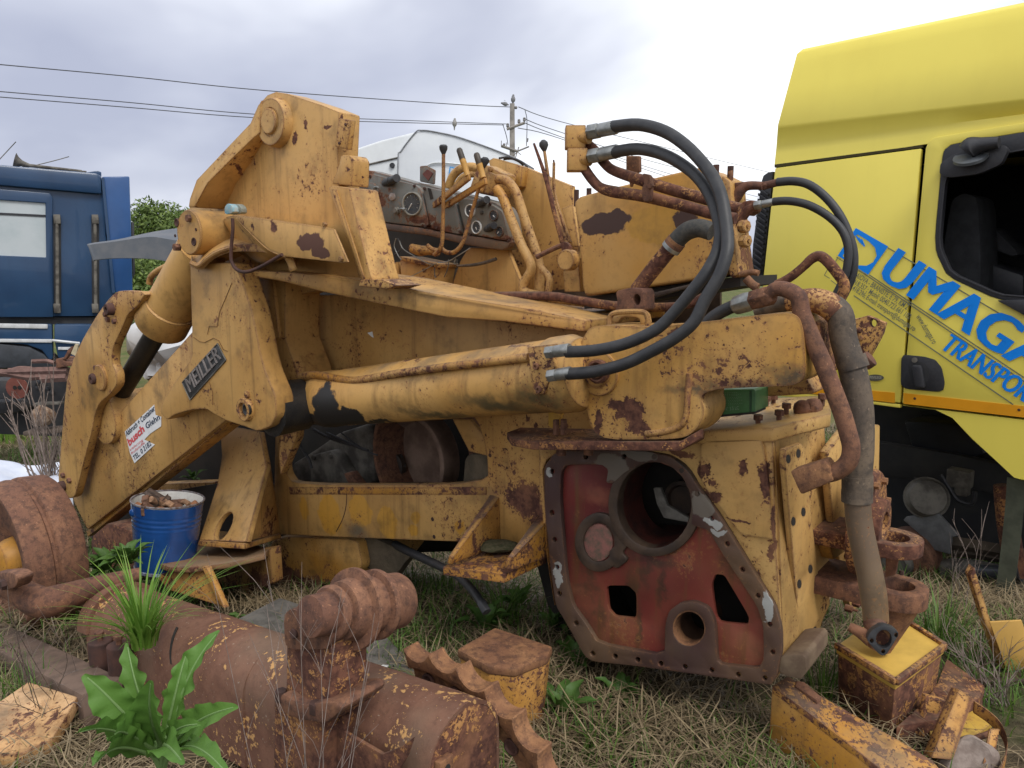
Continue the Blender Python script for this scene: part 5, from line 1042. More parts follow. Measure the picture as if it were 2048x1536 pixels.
qt = [q0 + V((-.01, 0, 0)), q3, G(*z('J', (1735, 245))[0], .5), G(*z('J', (1708, 300))[0], .46), q3 + V((-.03, 0, -.03)), q0 + V((-.03, 0, 0))]
dq = (q0 - EYE).length
def at_y(px, py, y): return Y(px, py, y)
yy = q0.y
pc('folded_edge', MB().ext([at_y(*p, yy + .01) for p in z('J', (1945, 893), (1838, 580), (1735, 240), (1708, 290), (1800, 590), (1900, 868))], (.006, .05, 0)), M_YR, an, .002)
pc('foot_strip', MB().ext([G(*p, .02) for p in z('J', (1740, 940), (1945, 898), (2100, 890), (2100, 950), (1800, 960))], (0, 0, -.02)), M_GREASY, an, .002)

# yellow slab of painted sheet at the bottom left, and steel plates under the machine
ys_ = MB().ext([G(*p, zz) for p, zz in zip(z('H', (-40, 1250), (130, 1130), (365, 1200), (340, 1250), (250, 1400), (100, 1470), (-40, 1480)), (.12, .13, .14, .13, .10, .09, .09))], (0, 0, -.05)).bev(.006).dent(.004, 9).obj('painted_sheet', paint('slab_paint', (0.60, 0.38, 0.20), (0.52, 0.30, 0.13), .62, .9, .9, .6, .1), None)
tag(ys_, 'flaking pale yellow slab lying in dry grass at the lower left', 'metal slab')
pl_ = thing('support_plate', 'rusty rounded steel plate with yellow legs under the blue bucket', 'steel plate', G(430, 1200, 0))
pc('plate', MB().ext(PP(z('V', (-420, 260, 1.98), (-250, 120, 2.3), (60, 130, 2.5), (560, 130, 2.5), (740, 165, 2.4), (700, 225, 2.2), (520, 270, 2.12), (320, 310, 2.02), (0, 350, 1.93), (-200, 345, 1.9))), (0, 0, -.03)), paint('plate_rust', (0.22, 0.13, 0.075), (0.15, 0.085, 0.05), .6, 1, .6, .5, .6), pl_, .006)
pc('leg_web', MB().ext(PP(z('V', (0, 365, 1.96), (100, 345, 1.98), (190, 480, 1.98), (320, 720, 1.97), (60, 640, 1.94), (-200, 560, 1.92), (-330, 420, 1.92))), W * .03), M_YH, pl_, .004)
pc('leg_rib', MB().ext(PP(z('V', (105, 345, 1.95), (150, 345, 1.95), (320, 730, 1.94), (270, 700, 1.94))), W * .03), M_YH, pl_, .004)
for i, (pts, lab) in enumerate((([(470, 1240), (560, 1195), (760, 1260), (830, 1330), (850, 1380), (700, 1330)], 'grey concrete slab lying behind the rusty carrier roller'),)):
    o = MB().ext([G(*p, .06) for p in pts], (0, 0, -.06)).bev(.006).obj('concrete_block', plain('old_concrete', (0.135, 0.125, 0.11), .92, 0, .2, 14, .6), None); tag(o, lab, 'slab')
bhz = pipe('black_hose', [(*p, dd_) for p, dd_ in zip(z('I', (930, 30), (1050, 90), (1200, 160), (1330, 230), (1430, 330), (1490, 420)), (2.75, 2.65, 2.55, 2.45, 2.35, 2.3))], None, [8.5] * 6, M_BK, None, 12)
tag(bhz, 'thick black hose hanging down from under the ochre side beam', 'hose')
hx0, hx1 = P(*z('I', (1480, 400))[0], 2.305), P(*z('I', (1520, 470))[0], 2.29)
pc('hose_nut', MB().lathe(hx0, hx1 - hx0, [(0, .022), (.05, .022)], 6), M_BK, bhz, .002)

# ---- blue bucket full of bolts
bk0 = P(330, 1122, 2.02); bk0.z -= .0
BS = rp(1, bk0)
bz0, bh_, rt_, rb_ = bk0.z - .03, 128 * BS / .93, 67 * BS, 56 * BS
tilt = Matrix.Rotation(R(5), 3, 'Y') @ Matrix.Rotation(R(-3), 3, 'X'); bax = tilt @ V((0, 0, 1))
bo = V((bk0.x, bk0.y, bz0))
BK = thing('blue_bucket', 'blue enamel bucket with white inside, filled with rusty bolts', 'bucket', bo)
M_BLUE = plain('blue_enamel', (0.012, 0.065, 0.235), .22, 0, .12, 7, .08, (0.010, 0.05, 0.18), spec=.5, coat=.4)
M_ENM = paint('white_enamel_chipped', (0.72, 0.72, 0.70), (0.66, 0.66, 0.63), .45, 1.6, 1.0, .3, .1, .35)
pr_ = [(0, rb_ * .3), (0, rb_), (.012, rb_)]
for k in range(60):
    t = k / 59; r = rb_ + (rt_ - rb_) * t; tt = .012 + (bh_ - .02) * t
    if .64 < t < .86: r += .0016 * math.cos((t - .64) / .22 * math.pi * 6)
    pr_.append((tt, r))
pc('shell', MB().lathe(bo, bax, pr_, 56, cap=False), M_BLUE, BK, 0)
pc('inside', MB().lathe(bo, bax, [(bh_ - .004, rt_ - .003), (bh_ * .4, (rt_ + rb_) / 2 - .004), (bh_ * .4, .01)], 48, cap=False), M_ENM, BK, 0)
pc('rolled_rim', MB().tube([bo + bax * bh_ + (tilt @ V((math.cos(2 * math.pi * i / 40), math.sin(2 * math.pi * i / 40), 0))) * rt_ for i in range(41)], .005, 8, smooth=False), plain('worn_enamel_rim', (0.20, 0.19, 0.2), .5, 0, .3, 40, .3, (0.06, 0.03, 0.02)), BK, 0)
pc('foot_ring', MB().lathe(bo, bax, [(-.004, rb_ * .97), (-.004, rb_ * 1.03), (.010, rb_ * 1.03), (.012, rb_)], 40, cap=False), plain('foot_ring_paint', (0.25, 0.30, 0.42), .6, 0, .3, 30, .3, (0.09, 0.06, 0.05)), BK, 0)
for sg in (-1,):
    hp = bo + bax * bh_ * .86 + (tilt @ V((-.72, -.69, 0))).normalized() * (rt_ * .985); pc('handle_ear', MB().ball(hp, .018, 12, (1, .5, 1.2)), M_BLUE, BK, 0)
random.seed(5)
def make_bolt(mat):
    b = MB(); b.lathe((0, 0, 0), (0, 0, 1), [(-.10, .017), (-.099, .018), (0, .018)], 14); b.lathe((0, 0, 0), (0, 0, 1), [(0, .035), (.024, .035), (.030, .029)], 6)
    b.lathe((0, 0, .0), (0, 0, 1), [(-.001, .038), (0.002, .038)], 14)
    return b
def make_nut(mat):
    b = MB(); b.lathe((0, 0, 0), (0, 0, 1), [(-.018, .022), (-.018, .032), (-.014, .036), (.014, .036), (.018, .032), (.018, .022), (.0, .020), (-.018, .022)], 6, cap=False); return b
BM = [plain('bolt_rust_' + n_, c, .8, 0, .25, 40, .6) for n_, c in (('orange', (0.27, 0.12, 0.055)), ('brown', (0.15, 0.075, 0.045)), ('dark', (0.09, 0.06, 0.045)), ('pale', (0.33, 0.19, 0.11)))]
meshes = []
for k in range(4):
    o = make_bolt(None).obj('bolt', BM[k], None); meshes.append(('bolt', o.data, o)); 
    o2 = make_nut(None).obj('hex_nut', BM[(k + 1) % 4], None); meshes.append(('hex_nut', o2.data, o2))
for _, _, o in meshes: bpy.data.objects.remove(o)
tone = ('orange', 'brown', 'dark', 'pale')
cnt = 0
spots = []
for i in range(24):
    lay = 0 if i < 11 else 1
    for _ in range(40):
        a = random.uniform(0, 6.283); rr_ = math.sqrt(random.random()) * (rt_ - .055)
        if all((math.cos(a) * rr_ - x) ** 2 + (math.sin(a) * rr_ - y) ** 2 > .040 ** 2 or l != lay for x, y, l in spots): break
    spots.append((math.cos(a) * rr_, math.sin(a) * rr_, lay))
    nm, me, _ = random.choice(meshes)
    hgt = bh_ - .085 + lay * .04 - .05 * math.cos(a) * rr_ / rt_ + random.uniform(-.008, .012)
    pos_ = bo + tilt @ V((math.cos(a) * rr_ - .012, math.sin(a) * rr_, hgt))
    rot = Matrix.Rotation(random.uniform(0, 6.28), 3, 'Z') @ Matrix.Rotation(random.uniform(.7, 2.2), 3, 'X')
    o = link(nm, me, None, pos_, rot)
    tag(o, 'rusty loose bolt heaped in the blue bucket' if nm == 'bolt' else 'rusty hexagonal nut heaped in the blue bucket', 'bolt' if nm == 'bolt' else 'nut', 'bolts in the blue bucket' if nm == 'bolt' else 'nuts in the blue bucket')

# ---- green oil can on the gearbox
gcan = thing('green_canister', 'flat green oil canister lying on the gearbox under the yellow casting', 'canister', P(1465, 830, 2.62))
cp = PP(rounded(z('T', (690, 345), (1140, 335), (1155, 350), (1155, 525), (1130, 540), (690, 580)), .03, 1), 2.50)
pc('body', MB().ext(cp, W * .12), plain('green_can_print', (0.085, 0.22, 0.085), .4, 0, .1, 20, .1), gcan, .006)
pc('edge_band', MB().ext(PP(z('T', (1105, 345), (1122, 345), (1120, 530), (1105, 532)), 2.497), W * .01), plain('dark_green', (0.04, 0.10, 0.05), .5), gcan, 0)
pc('bottom_rim', MB().ext(PP(z('T', (690, 570), (1155, 528), (1155, 545), (690, 590)), 2.492), W * .1), M_DK, gcan, .002)
M_PRN = plain('pale_print', (0.30, 0.42, 0.30), .6, 0, .1)
a, b = PP(z('T', (900, 516), (1020, 505)), 2.50); text_on('print', 'N° 3.5 LC', a, b, .012, -W, M_PRN, gcan, .004)
for k in range(9):
    a, b = PP(z('T', (795, 375 + k * 13), (1000 + (k * 37 % 70), 368 + k * 13)), 2.50); text_on('print', '- ' * 14, a, b, .003, -W, M_PRN, gcan, .004)

# torn side plate along the near cover
slab('side_plate', z('I', (462, 1235), (610, 1112), (636, 1118), (600, 1228), (845, 1372), (960, 1330), (1040, 1268), (1000, 1390), (900, 1560), (455, 1560)), DC - .19, .012, M_RP, TFL, .003)
pp_o = MB().ext([G(*p, .07) for p in z('I', (810, 815), (850, 798), (890, 800), (868, 825))], (0, 0, -.006)).obj('paper_scrap', M_WH, None); tag(pp_o, 'small white scrap of paper on the grey slab behind the roller', 'paper')
# ================================================================ yellow lorry
TW = V((.729, .685, 0)).normalized(); TT = V((TW.y, -TW.x, 0))     # into the cab, and along it towards its front
TP = Plane(TW, 4.85)
def T_(pts, dd=0.0): return [TP(p[0], p[1], p[2] if len(p) > 2 else dd) for p in pts]
YT = thing('yellow_lorry', 'bright yellow lorry cab with blue lettering and missing front wheel', 'lorry', V((3.2, 5.3, -.45)))
M_TY = plain('lorry_yellow', (0.76, 0.64, 0.11), .38, 0, .03, 1.2, .05, (0.73, 0.605, 0.10), spec=.45, streak=.05)
M_TG = plain('lorry_seam', (0.05, 0.04, 0.01), .8, 0)
M_PL = plain('black_plastic', (0.022, 0.023, 0.028), .5, 0, .15, 60, .4, (0.03, 0.03, 0.034))
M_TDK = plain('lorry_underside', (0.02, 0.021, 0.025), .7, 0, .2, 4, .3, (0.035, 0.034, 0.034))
def tpl(name, pts, t, mat, parent=YT, bev=.004, holes=(), dd=0.0): return prt(name, MB().ext(T_(pts, dd), TW * t, [T_(h, dd) for h in holes]), mat, parent, bev)
def trow(pts, dd): return [TP(x, y, dd) for x, y in pts]
# moulded roof: rows of points from rear to front
rows = []
XE = 2420
def ext_(a, b, x): return (x, a[1] + (b[1] - a[1]) * (x - a[0]) / (b[0] - a[0]))
def line(pts, n=10):
    q = list(pts) + [ext_(pts[-2], pts[-1], XE)]; out = []
    for i in range(n + 1):
        x = q[0][0] + (XE - q[0][0]) * i / n
        for a, b in zip(q, q[1:]):
            if x <= b[0] + 1e-6: out.append(ext_(a, b, x)); break
    return out
top2 = line([(1606, 98), (2048, 5)]); top1 = line([(1594, 108), (1660, 92), (2048, 14)]); c1l = line([(1556, 250), (2048, 196)]); c2l = line([(1553, 292), (2048, 228)]); sl_ = line([(1549, 329), (1845, 290), (2048, 255)])
RO = MB()
e0_ = trow(top2, .13)
grid = [[p + TW * .9 + V((0, 0, .05)) for p in e0_], [p + TW * .3 + V((0, 0, .035)) for p in e0_], [p + TW * .08 + V((0, 0, .012)) for p in e0_], e0_, trow(top1, .105), trow([(a[0] * .85 + b[0] * .15, a[1] * .85 + b[1] * .15) for a, b in zip(top1, c1l)], .085), trow([((a[0] + b[0]) / 2, (a[1] + b[1]) / 2) for a, b in zip(top1, c1l)], .03), trow(c1l, -.015), trow([(a[0] * .8 + b[0] * .2, a[1] * .8 + b[1] * .2) for a, b in zip(c1l, c2l)], -.010), trow(c2l, .035), trow([(a[0] * .6 + b[0] * .4, a[1] * .6 + b[1] * .4) for a, b in zip(c2l, sl_)], .022), trow(sl_, .012)]
RO.loft(grid, False, False)
rf = RO.obj('roof', M_TY, YT, 50); md = rf.modifiers.new('t', 'SOLIDIFY'); md.thickness = .01
prt('roof_rear', MB().loft([[r_[0] for r_ in grid[3:]], [r_[0] + TW * 1.9 for r_ in grid[3:]]], False, False), M_TY, YT, 0)
# closed cab body behind the panels
prof = T_([(1562, 268), (2048, 212), (XE, 168), (XE, 980), (2040, 960), (1945, 880), (1905, 836), (1870, 820), (1640, 782), (1518, 772), (1526, 560), (1553, 335)], .055)
bd = MB(); a_ = [bd.bm.verts.new(p) for p in prof]; b_ = [bd.bm.verts.new(p + TW * 2.3) for p in prof]
for i in range(len(prof)): bd.bm.faces.new((a_[i], a_[(i + 1) % len(prof)], b_[(i + 1) % len(prof)], b_[i]))
bd.bm.faces.new(b_)
cb_ = bd.obj('cab_shell', M_TY, YT)
liner = [p + TW * .02 + (sum(prof, V()) / len(prof) - p) * .02 for p in prof]
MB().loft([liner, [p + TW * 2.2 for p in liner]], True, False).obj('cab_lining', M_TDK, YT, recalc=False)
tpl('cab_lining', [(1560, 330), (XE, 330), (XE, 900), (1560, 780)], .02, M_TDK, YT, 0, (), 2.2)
tpl('rear_side_panel', [(1550, 336), (1842, 297), (1800, 806), (1700, 792), (1515, 772), (1526, 560)], .04, M_TY, YT, .006)
tpl('seam', [(1549, 329), (1845, 290), (1845, 295), (1549, 335)], .03, M_TG, YT, 0, (), .008)
# door with window opening
door = [(1851, 297), (1856, 284), (1868, 275), (2048, 245), (XE, 188), (XE, 880), (2048, 836), (1940, 822), (1804, 806)]
wino = rounded([(1884, 318), (1888, 300), (1904, 288), (2048, 264), (2330, 220), (2330, 640), (2048, 603), (1992, 598), (1895, 553), (1872, 505), (1870, 470)], .14, 1)
dr = tpl('door', door, .04, M_TY, YT, .005, [wino], -.004)
wini = rounded([(1892, 350), (1925, 325), (2048, 300), (2310, 262), (2310, 622), (2048, 592), (1998, 588), (1902, 545), (1882, 500), (1880, 470)], .14, 1)
fr_w = tpl('window_frame', wino, .05, M_PL, dr, .004, [wini], -.010)
tpl('window_seal', rounded([(1889, 352), (1925, 322), (2048, 297), (2316, 258), (2316, 626), (2048, 595), (1997, 591), (1899, 548), (1878, 500), (1876, 470)], .14, 1), .012, M_PL, dr, .002, [wini], -.018)
dk = tpl('deflector_bracket', rounded(z('K', (1322, 1070), (1330, 1000), (1420, 945), (1540, 900), (1720, 890), (1745, 920), (1700, 1010), (1560, 1070), (1380, 1092)), .15, 2), .05, M_PL, dr, .012, (), -.06)
e = TP(*z('K', (1515, 965))[0], -.075); prt('bracket_disc', MB().lathe(e, -TW * .5 + V((0, 0, .8)), [(-.01, .085), (.006, .085), (.010, .05)], 24), plain('grey_plastic', (0.10, 0.11, 0.12), .5), dk, 0)
prt('bracket_knuckle', MB().tube(T_(z('K', (1490, 930), (1520, 905), (1580, 890), (1690, 875)), -.10), [.05, .058, .04, .03], 12), M_PL, dk, 0)
tpl('mirror_arm', z('L', (1205, 555), (1376, 550), (1500, 560), (1500, 680), (1376, 648)), .06, M_PL, dr, .01, (), -.05)
hn = tpl('handle_recess', rounded(z('L', (622, 888), (760, 900), (830, 920), (870, 970), (888, 1060), (880, 1105), (850, 1118), (618, 1095)), .12, 2), .03, M_PL, dr, .006, (), -.010)
tpl('handle_cup', rounded(z('L', (655, 930), (760, 930), (800, 980), (770, 1090), (690, 1085)), .2, 2), .02, M_TDK, hn, 0, (), -.0115)
tpl('handle_grip', rounded(z('L', (683, 955), (740, 955), (765, 1095), (705, 1092)), .1, 1), .03, M_PL, hn, .006, (), -.045)
e = TP(*z('L', (704, 922))[0], -.016); prt('lock', MB().lathe(e, -TW, [(0, .016), (.004, .016), (.005, .003)], 14), M_ENG, hn, 0)
# orange stripes
M_OS = plain('orange_stripe', (0.70, 0.30, 0.012), .4, 0, .05, 4, .05)
tpl('stripe', z('L', (-200, 1052), (90, 1080), (582, 1122), (582, 1186), (415, 1165), (-200, 1100)), .004, M_OS, YT, 0, (), -.003)
tpl('stripe', [(p[0], p[1]) for p in z('L', (635, 1124), (1376, 1205), (2500, 1325), (2500, 1400), (1376, 1275), (635, 1190))], .004, M_OS, dr, 0, (), -.0075)
for c in z('L', (705, 1158), (1345, 1228)): e = TP(*c, -.008); prt('screw', MB().lathe(e, -TW, [(0, .008), (.002, .006)], 8), M_RUD, dr, 0)
tpl('wing', [(1804, 811), (1870, 819), (1905, 836), (1945, 878), (1995, 924), (2028, 955), (2048, 960), (XE, 960), (XE, 884), (2048, 840), (1940, 827)], .05, M_TY, YT, 0)
tpl('sill', [(1515, 776), (1700, 797), (1800, 809), (1800, 816), (1740, 808), (1515, 788)], .04, M_TY, YT, .004)
# louvre at the rear corner
lvq = tpl('rear_louvre', z('R', (682, 160), (700, 100), (745, 70), (798, 60), (690, 1135), (645, 1115), (588, 975), (600, 760)), .05, M_PL, YT, .008, (), .05)
for k in range(17):
    y0 = 215 + k * 52; xl = 655 - k * 4.2; xr = 748 - k * 5.0
    tpl('slat', z('R', (xl, y0), (xr, y0 + 62), (xr - 2, y0 + 84), (xl - 2, y0 + 26)), .05, M_PL, lvq, .003, (), .025)
# lettering
M_LB, M_LN = plain('letter_blue', (0.0, 0.23, 0.82), .4, 0, .04, 3, 0), plain('fine_print_grey', (0.16, 0.17, 0.12), .5, 0, .05)
def TL(p, dd=-.006): return TP(*z('L', p)[0], dd)
def tline(a, b, w=.006, m=M_LN): 
    pa, pb = TL(a, -.007), TL(b, -.007); v = (pb - pa).normalized(); n_ = v.cross(TW).normalized() * w / 2
    prt('pinstripe', MB().ext([pa + n_, pb + n_, pb - n_, pa - n_], -TW * .001), m, YT, 0)
tline((540, 232), (1420, 750)); tline((425, 398), (1420, 1058)); tline((395, 392), (1420, 1082)); tline((330, 525), (1310, 1195)); tline((225, 290), (400, 395), .004); tline((190, 432), (225, 458), .004); tline((150, 400), (182, 420), .004); tline((150, 400), (180, 345), .004); tline((212, 330), (232, 290), .004)
# logo block with a D cut out of it
lg_o = z('L', (343, 110), (542, 224), (418, 398), (232, 280))
lg_i = z('L', (335, 160), (355, 150), (420, 190), (460, 230), (472, 280), (450, 320), (410, 342), (360, 340), (300, 320), (262, 282))
prt('logo', MB().ext(T_(lg_o, -.006), -TW * .001, [T_(lg_i, -.006)]), M_LB, YT, 0)
for k in range(3): tline((345 + k * 16, 160 + k * 10), (378 + k * 4, 215 + k * 18) if False else (372 + k * 12, 200 + k * 12), .010, M_LB)
def ttext(s, a, b, h, frac=1.0, mat=M_LB, bold=.0, shear=0.0, heavy=0.0):
    p0 = TL(a); p1 = p0 + (TL(b) - p0) / frac
    o = text_on('lettering', s, p0, p1, h, -TW, mat, YT, .0035, bold=bold, shear=shear)
    dx = (p1 - p0).normalized() * heavy
    for k in ((1, -1, .5, -.5) if heavy else ()): text_on('letter_weight', s, p0 + dx * k, p1 + dx * k, h, -TW, mat, o, .0048 + .0008 * k, bold=bold, shear=shear)
ttext('UMAGAS', (486, 415), (1212, 880), .205, .69, shear=.05, heavy=.012)
ttext('TRANSPORT', (866, 850), (1372, 1178), .104, .885, shear=.1, heavy=.0045)
ttext('CRAIOVA - BRANISTE, E 79, KM 2', (312, 393), (655, 612), .033, mat=M_LN, bold=.01)
ttext('0251.418.357 ; Mobil: 0040.723.661 102', (270, 415), (670, 672), .033, mat=M_LN, bold=.01)
ttext('0251.418.296; E-mail: transport@dumagas.ro', (270, 455), (700, 745), .033, mat=M_LN, bold=.01)
ttext('www.dumagas.ro', (712, 655), (815, 825), .034, mat=M_LN, bold=.005)
prt('badge', MB().ext(T_(ell(z('L', (462, 1030))[0], 17.5, 6.5, 24), -.006), -TW * .002), plain('badge_grey', (0.12, 0.115, 0.09), .4, .3), YT, 0)
ttext('PRIVILEGE', (425, 1036), (503, 1038), .018, mat=plain('badge_letters', (.35, .34, .28), .4), bold=.01)
# seats seen through the window
tpl('seat_back', rounded(z('K', (1340, 1700), (1350, 1500), (1400, 1220), (1480, 1185), (1560, 1220), (1580, 1700), (1560, 2000), (1380, 1950)), .15, 2), .35, plain('seat_cloth', (0.035, 0.036, 0.04), .9), YT, .03, (), .45)
tpl('bunk', rounded(z('L', (1080, 110), (1180, 105), (1320, 240), (1340, 275), (1300, 285), (1090, 200)), .15, 1), .3, plain('bunk_cloth', (0.05, 0.05, 0.055), .9), YT, .02, (), .9)
tpl('dash_top', z('L', (1070, 300), (1376, 400), (1376, 560), (1080, 470)), .4, M_PL, YT, .02, (), .7)
# chassis, brake drum and springs where the wheel is missing
def yv(pts, dd): return T_(z('M', *pts), dd)
tpl('inner_wing', z('M', (100, 60), (700, 90), (900, 420), (1400, 560), (1400, 1300), (100, 1200)), .02, M_TDK, YT, 0, (), 1.35)
prt('chassis_rail', MB().ext(yv([(110, 300), (620, 380), (1400, 560), (1400, 740), (620, 560), (110, 500)], .95), TW * .08), M_TDK, YT, .01)
prt('engine_sump', MB().ext(yv([(310, 180), (700, 200), (800, 380), (560, 440), (380, 400)], 1.0), TW * .4), plain('dark_blue_black', (0.012, 0.014, 0.022), .5), YT, .03)
dc = TP(*z('M', (305, 1010))[0], .42)
drm = prt('brake_drum', MB().lathe(dc, -TW, [(-.20, .19), (-.02, .205), (.0, .205), (.012, .19), (.012, .12), (.06, .115), (.06, .02)], 40), M_RU, YT, .003)
prt('hub', MB().lathe(dc - TW * .06, -TW, [(0, .10), (.04, .095), (.05, .07), (.03, .06), (.03, .01)], 28), M_ENG, drm, .002)
_, e1, e2 = frame(TW)
for i in range(8): t = i * math.pi / 4; prt('wheel_stud', MB().lathe(dc + (e1 * math.cos(t) + e2 * math.sin(t)) * .155 - TW * .01, -TW, [(0, .012), (.04, .012), (.042, .008)], 8), M_RUO, drm, 0)
prt('dust_shield', MB().ext(yv([(315, 770), (330, 750), (520, 730), (640, 860), (600, 870), (590, 970), (470, 940), (420, 860)], .50), TW * .03), plain('grey_shield', (0.13, 0.132, 0.135), .6), YT, .004)
ch = TP(*z('M', (440, 640))[0], .62); prt('brake_chamber', MB().lathe(ch, -TW * .8 + TT * .4 + V((0, 0, .3)), [(-.02, .03), (0, .10), (.06, .13), (.07, .14), (.085, .14), (.09, .13), (.15, .11), (.17, .04)], 28), M_ENG, YT, 0)
prt('valve', MB().box(TP(*z('M', (650, 520))[0], .7), (TT, TW, V((0, 0, 1))), (.07, .05, .06)).box(TP(*z('M', (665, 585))[0], .7), (TT, TW, V((0, 0, 1))), (.04, .04, .04)), M_ENG, YT, .008)
prt('air_line', MB().tube(yv([(540, 500), (590, 580), (640, 650), (720, 670), (740, 600)], .66), .016, 8), M_PL, YT, 0); prt('air_line', MB().tube(yv([(380, 520), (450, 545), (470, 600)], .66), .012, 8), M_PL, YT, 0)
prt('leaf_spring', MB().tube(yv([(560, 900), (690, 915), (940, 960), (1400, 1040)], .6), .045, 4), plain('muddy_spring', (0.085, 0.066, 0.048), .9), YT, 0); prt('leaf_spring', MB().tube(yv([(600, 960), (700, 960), (940, 1000), (1400, 1080)], .62), .035, 4), plain('muddy_spring_leaf', (0.07, 0.055, 0.04), .9), YT, 0)
prt('tie_rod', MB().tube(yv([(740, 1075), (905, 1080), (1010, 1080)], .5), [.05, .045, .06], 14), plain('tie_rod_steel', (0.06, 0.065, 0.075), .4, .4), YT, 0)
prt('steering_arm', MB().tube(yv([(900, 560), (930, 780), (965, 1000), (970, 1090)], .52), [.05, .06, .06, .08], 12), M_RP, YT, 0)
prt('axle_beam', MB().tube(yv([(560, 1080), (720, 1080), (1100, 1180)], .6), [.09, .09, .1], 12), M_ENG, YT, 0)
prt('hanging_strap', MB().loft([[p + TT * -.045, p + TT * .045, p + TT * .045 + TW * .006, p - TT * .045 + TW * .006] for p in cr(yv([(982, 525), (970, 700), (950, 900), (925, 1100), (890, 1360)], .08), 4)]), plain('olive_strap', (0.075, 0.082, 0.055), .8), YT, 0)

# ================================================================ things behind
# blue lorry
BT = thing('blue_lorry', 'dark blue lorry cab with roof horn standing behind the loader at left', 'lorry', V((-8, 10.8, -.45)))
BW = V((-.47, .883, 0)).normalized(); BP = Plane(BW, 11.9)
M_BL = plain('lorry_blue', (0.018, 0.052, 0.118), .35, 0, .08, 1.5, .05, (0.015, 0.042, 0.098), coat=.2, streak=.2)
M_BL2 = plain('lorry_blue_bright', (0.022, 0.078, 0.225), .35, 0, .08, 1.5, .05, coat=.2)
def B_(pts, dd=0.0): return [BP(x, y, dd) for x, y in pts]
def bpl(name, pts, t, mat, parent=BT, bev=.01, dd=0.0, holes=()): return prt(name, MB().ext(B_(pts, dd), BW * t, [B_(h, dd) for h in holes]), mat, parent, bev)
bpl('cab', z('N', (-420, 60), (0, 112), (200, 130), (455, 158), (470, 240), (478, 430), (520, 680), (520, 795), (-420, 800)), 2.2, M_BL, dd=.06, holes=[z('N', (-200, 255), (210, 282), (210, 532), (-200, 515))])
bpl('roof_side', z('N', (-420, 60), (0, 112), (440, 150), (458, 165), (460, 245), (0, 205), (-420, 160)), .08, M_BL, dd=-.02, bev=.03)
bpl('roof_spoiler', z('N', (380, 148), (440, 138), (458, 145), (458, 165)), .4, M_BL, dd=.1)
bpl('rear_fairing', z('N', (460, 165), (585, 163), (592, 380), (600, 690), (520, 690), (480, 420), (465, 250)), 1.6, M_BL2, dd=.01, bev=.02)
bpl('fairing_edge', z('N', (458, 170), (470, 170), (520, 690), (506, 690)), .02, M_BL, dd=-.01, bev=0)
bpl('door', z('N', (-200, 215), (0, 222), (225, 240), (237, 260), (240, 800), (-200, 800)), .05, M_BL, dd=.02, holes=[z('N', (-190, 258), (205, 285), (208, 530), (-190, 512))])
M_GL = plain('cloudy_glass', (0.40, 0.44, 0.46), .12, 0, .1, 2, 0, (0.33, 0.38, 0.40), spec=.6)
w_ = bpl('window', z('N', (-200, 255), (210, 282), (210, 535), (-200, 517)), .02, M_GL, dd=.05, bev=0)
bpl('window_bar', z('N', (-200, 318), (210, 338), (210, 348), (-200, 328)), .02, M_PL, w_, 0, .04)
for x0 in (258, 430):
    rc_ = bpl('handle_recess', z('N', (x0 - 18, 348), (x0 + 17, 350), (x0 + 19, 772), (x0 - 14, 772)), .02, M_TDK, BT, .004, .048)
    o = prt('grab_rail', MB().tube(B_(z('N', (x0, 360), (x0 + 2, 760)), -.02), .022, 8), M_ENG, BT, 0)
    for yy_ in (358, 760): prt('rail_end', MB().box(BP(*z('N', (x0, yy_))[0], .0), (V((1, 0, 0)), BW, V((0, 0, 1))), (.045, .05, .06)), M_ENG, o, .006)
bpl('sill_gap', z('N', (-420, 800), (520, 800), (520, 835), (-420, 830)), 1.5, M_TDK, dd=.12, bev=0)
bpl('side_skirt', z('N', (245, 832), (420, 832), (400, 1000), (262, 985), (245, 900)), .3, M_BL, dd=.0, bev=.02)
bpl('front_skirt', z('N', (-420, 830), (235, 832), (240, 985), (225, 1000), (190, 950), (120, 925), (0, 915), (-100, 920), (-200, 980), (-420, 990)), .3, M_BL, dd=.0, bev=.02)
M_WS = plain('dusty_white_trim', (0.55, 0.56, 0.58), .5, 0, .1)
for pts in (((-420, 822), (215, 832), (215, 852), (-420, 842)), ((-420, 895), (235, 900), (235, 915), (-420, 910)), ((262, 935), (320, 935), (320, 948), (262, 948))): bpl('trim_strip', z('N', *pts), .02, M_WS, dd=-.02, bev=.004)
prt('trim_rod', MB().tube(B_(z('N', (235, 905), (360, 918)), -.04), .02, 6), M_WS, BT, 0)
bpl('wheel_arch', z('N', (-220, 985), (-120, 930), (0, 922), (130, 935), (200, 970), (235, 1010), (235, 1030), (-220, 1030)), .5, plain('arch_grey', (0.035, 0.04, 0.05), .6), dd=-.02)
wc = BP(*z('N', (80, 1110))[0], .1); wl = prt('wheel', MB().lathe(wc, -BW, [(-.25, .3), (-.28, .52), (-.2, .60), (.0, .60), (.03, .52), (.02, .34), (-.04, .32), (-.04, .02)], 40), plain('old_tyre', (0.035, 0.035, 0.037), .85), BT, 0)
prt('rim', MB().lathe(wc - BW * -.03, -BW, [(0, .32), (.02, .28), (-.02, .2), (.06, .12), (.06, .01)], 24), M_ENG, wl, 0)
hn_ = prt('air_horn', MB().tube(B_(z('N', (100, 112), (140, 116), (370, 142)), .3), [.035, .022, .02], 12), M_ENG, BT, 0)
prt('horn_bell', MB().lathe(BP(*z('N', (130, 115))[0], .3), BP(*z('N', (97, 105))[0], .3) - BP(*z('N', (130, 115))[0], .3), [(0, .025), (.08, .04), (.14, .075), (.16, .11), (.155, .10), (.1, .04)], 20), M_ENG, hn_, 0)
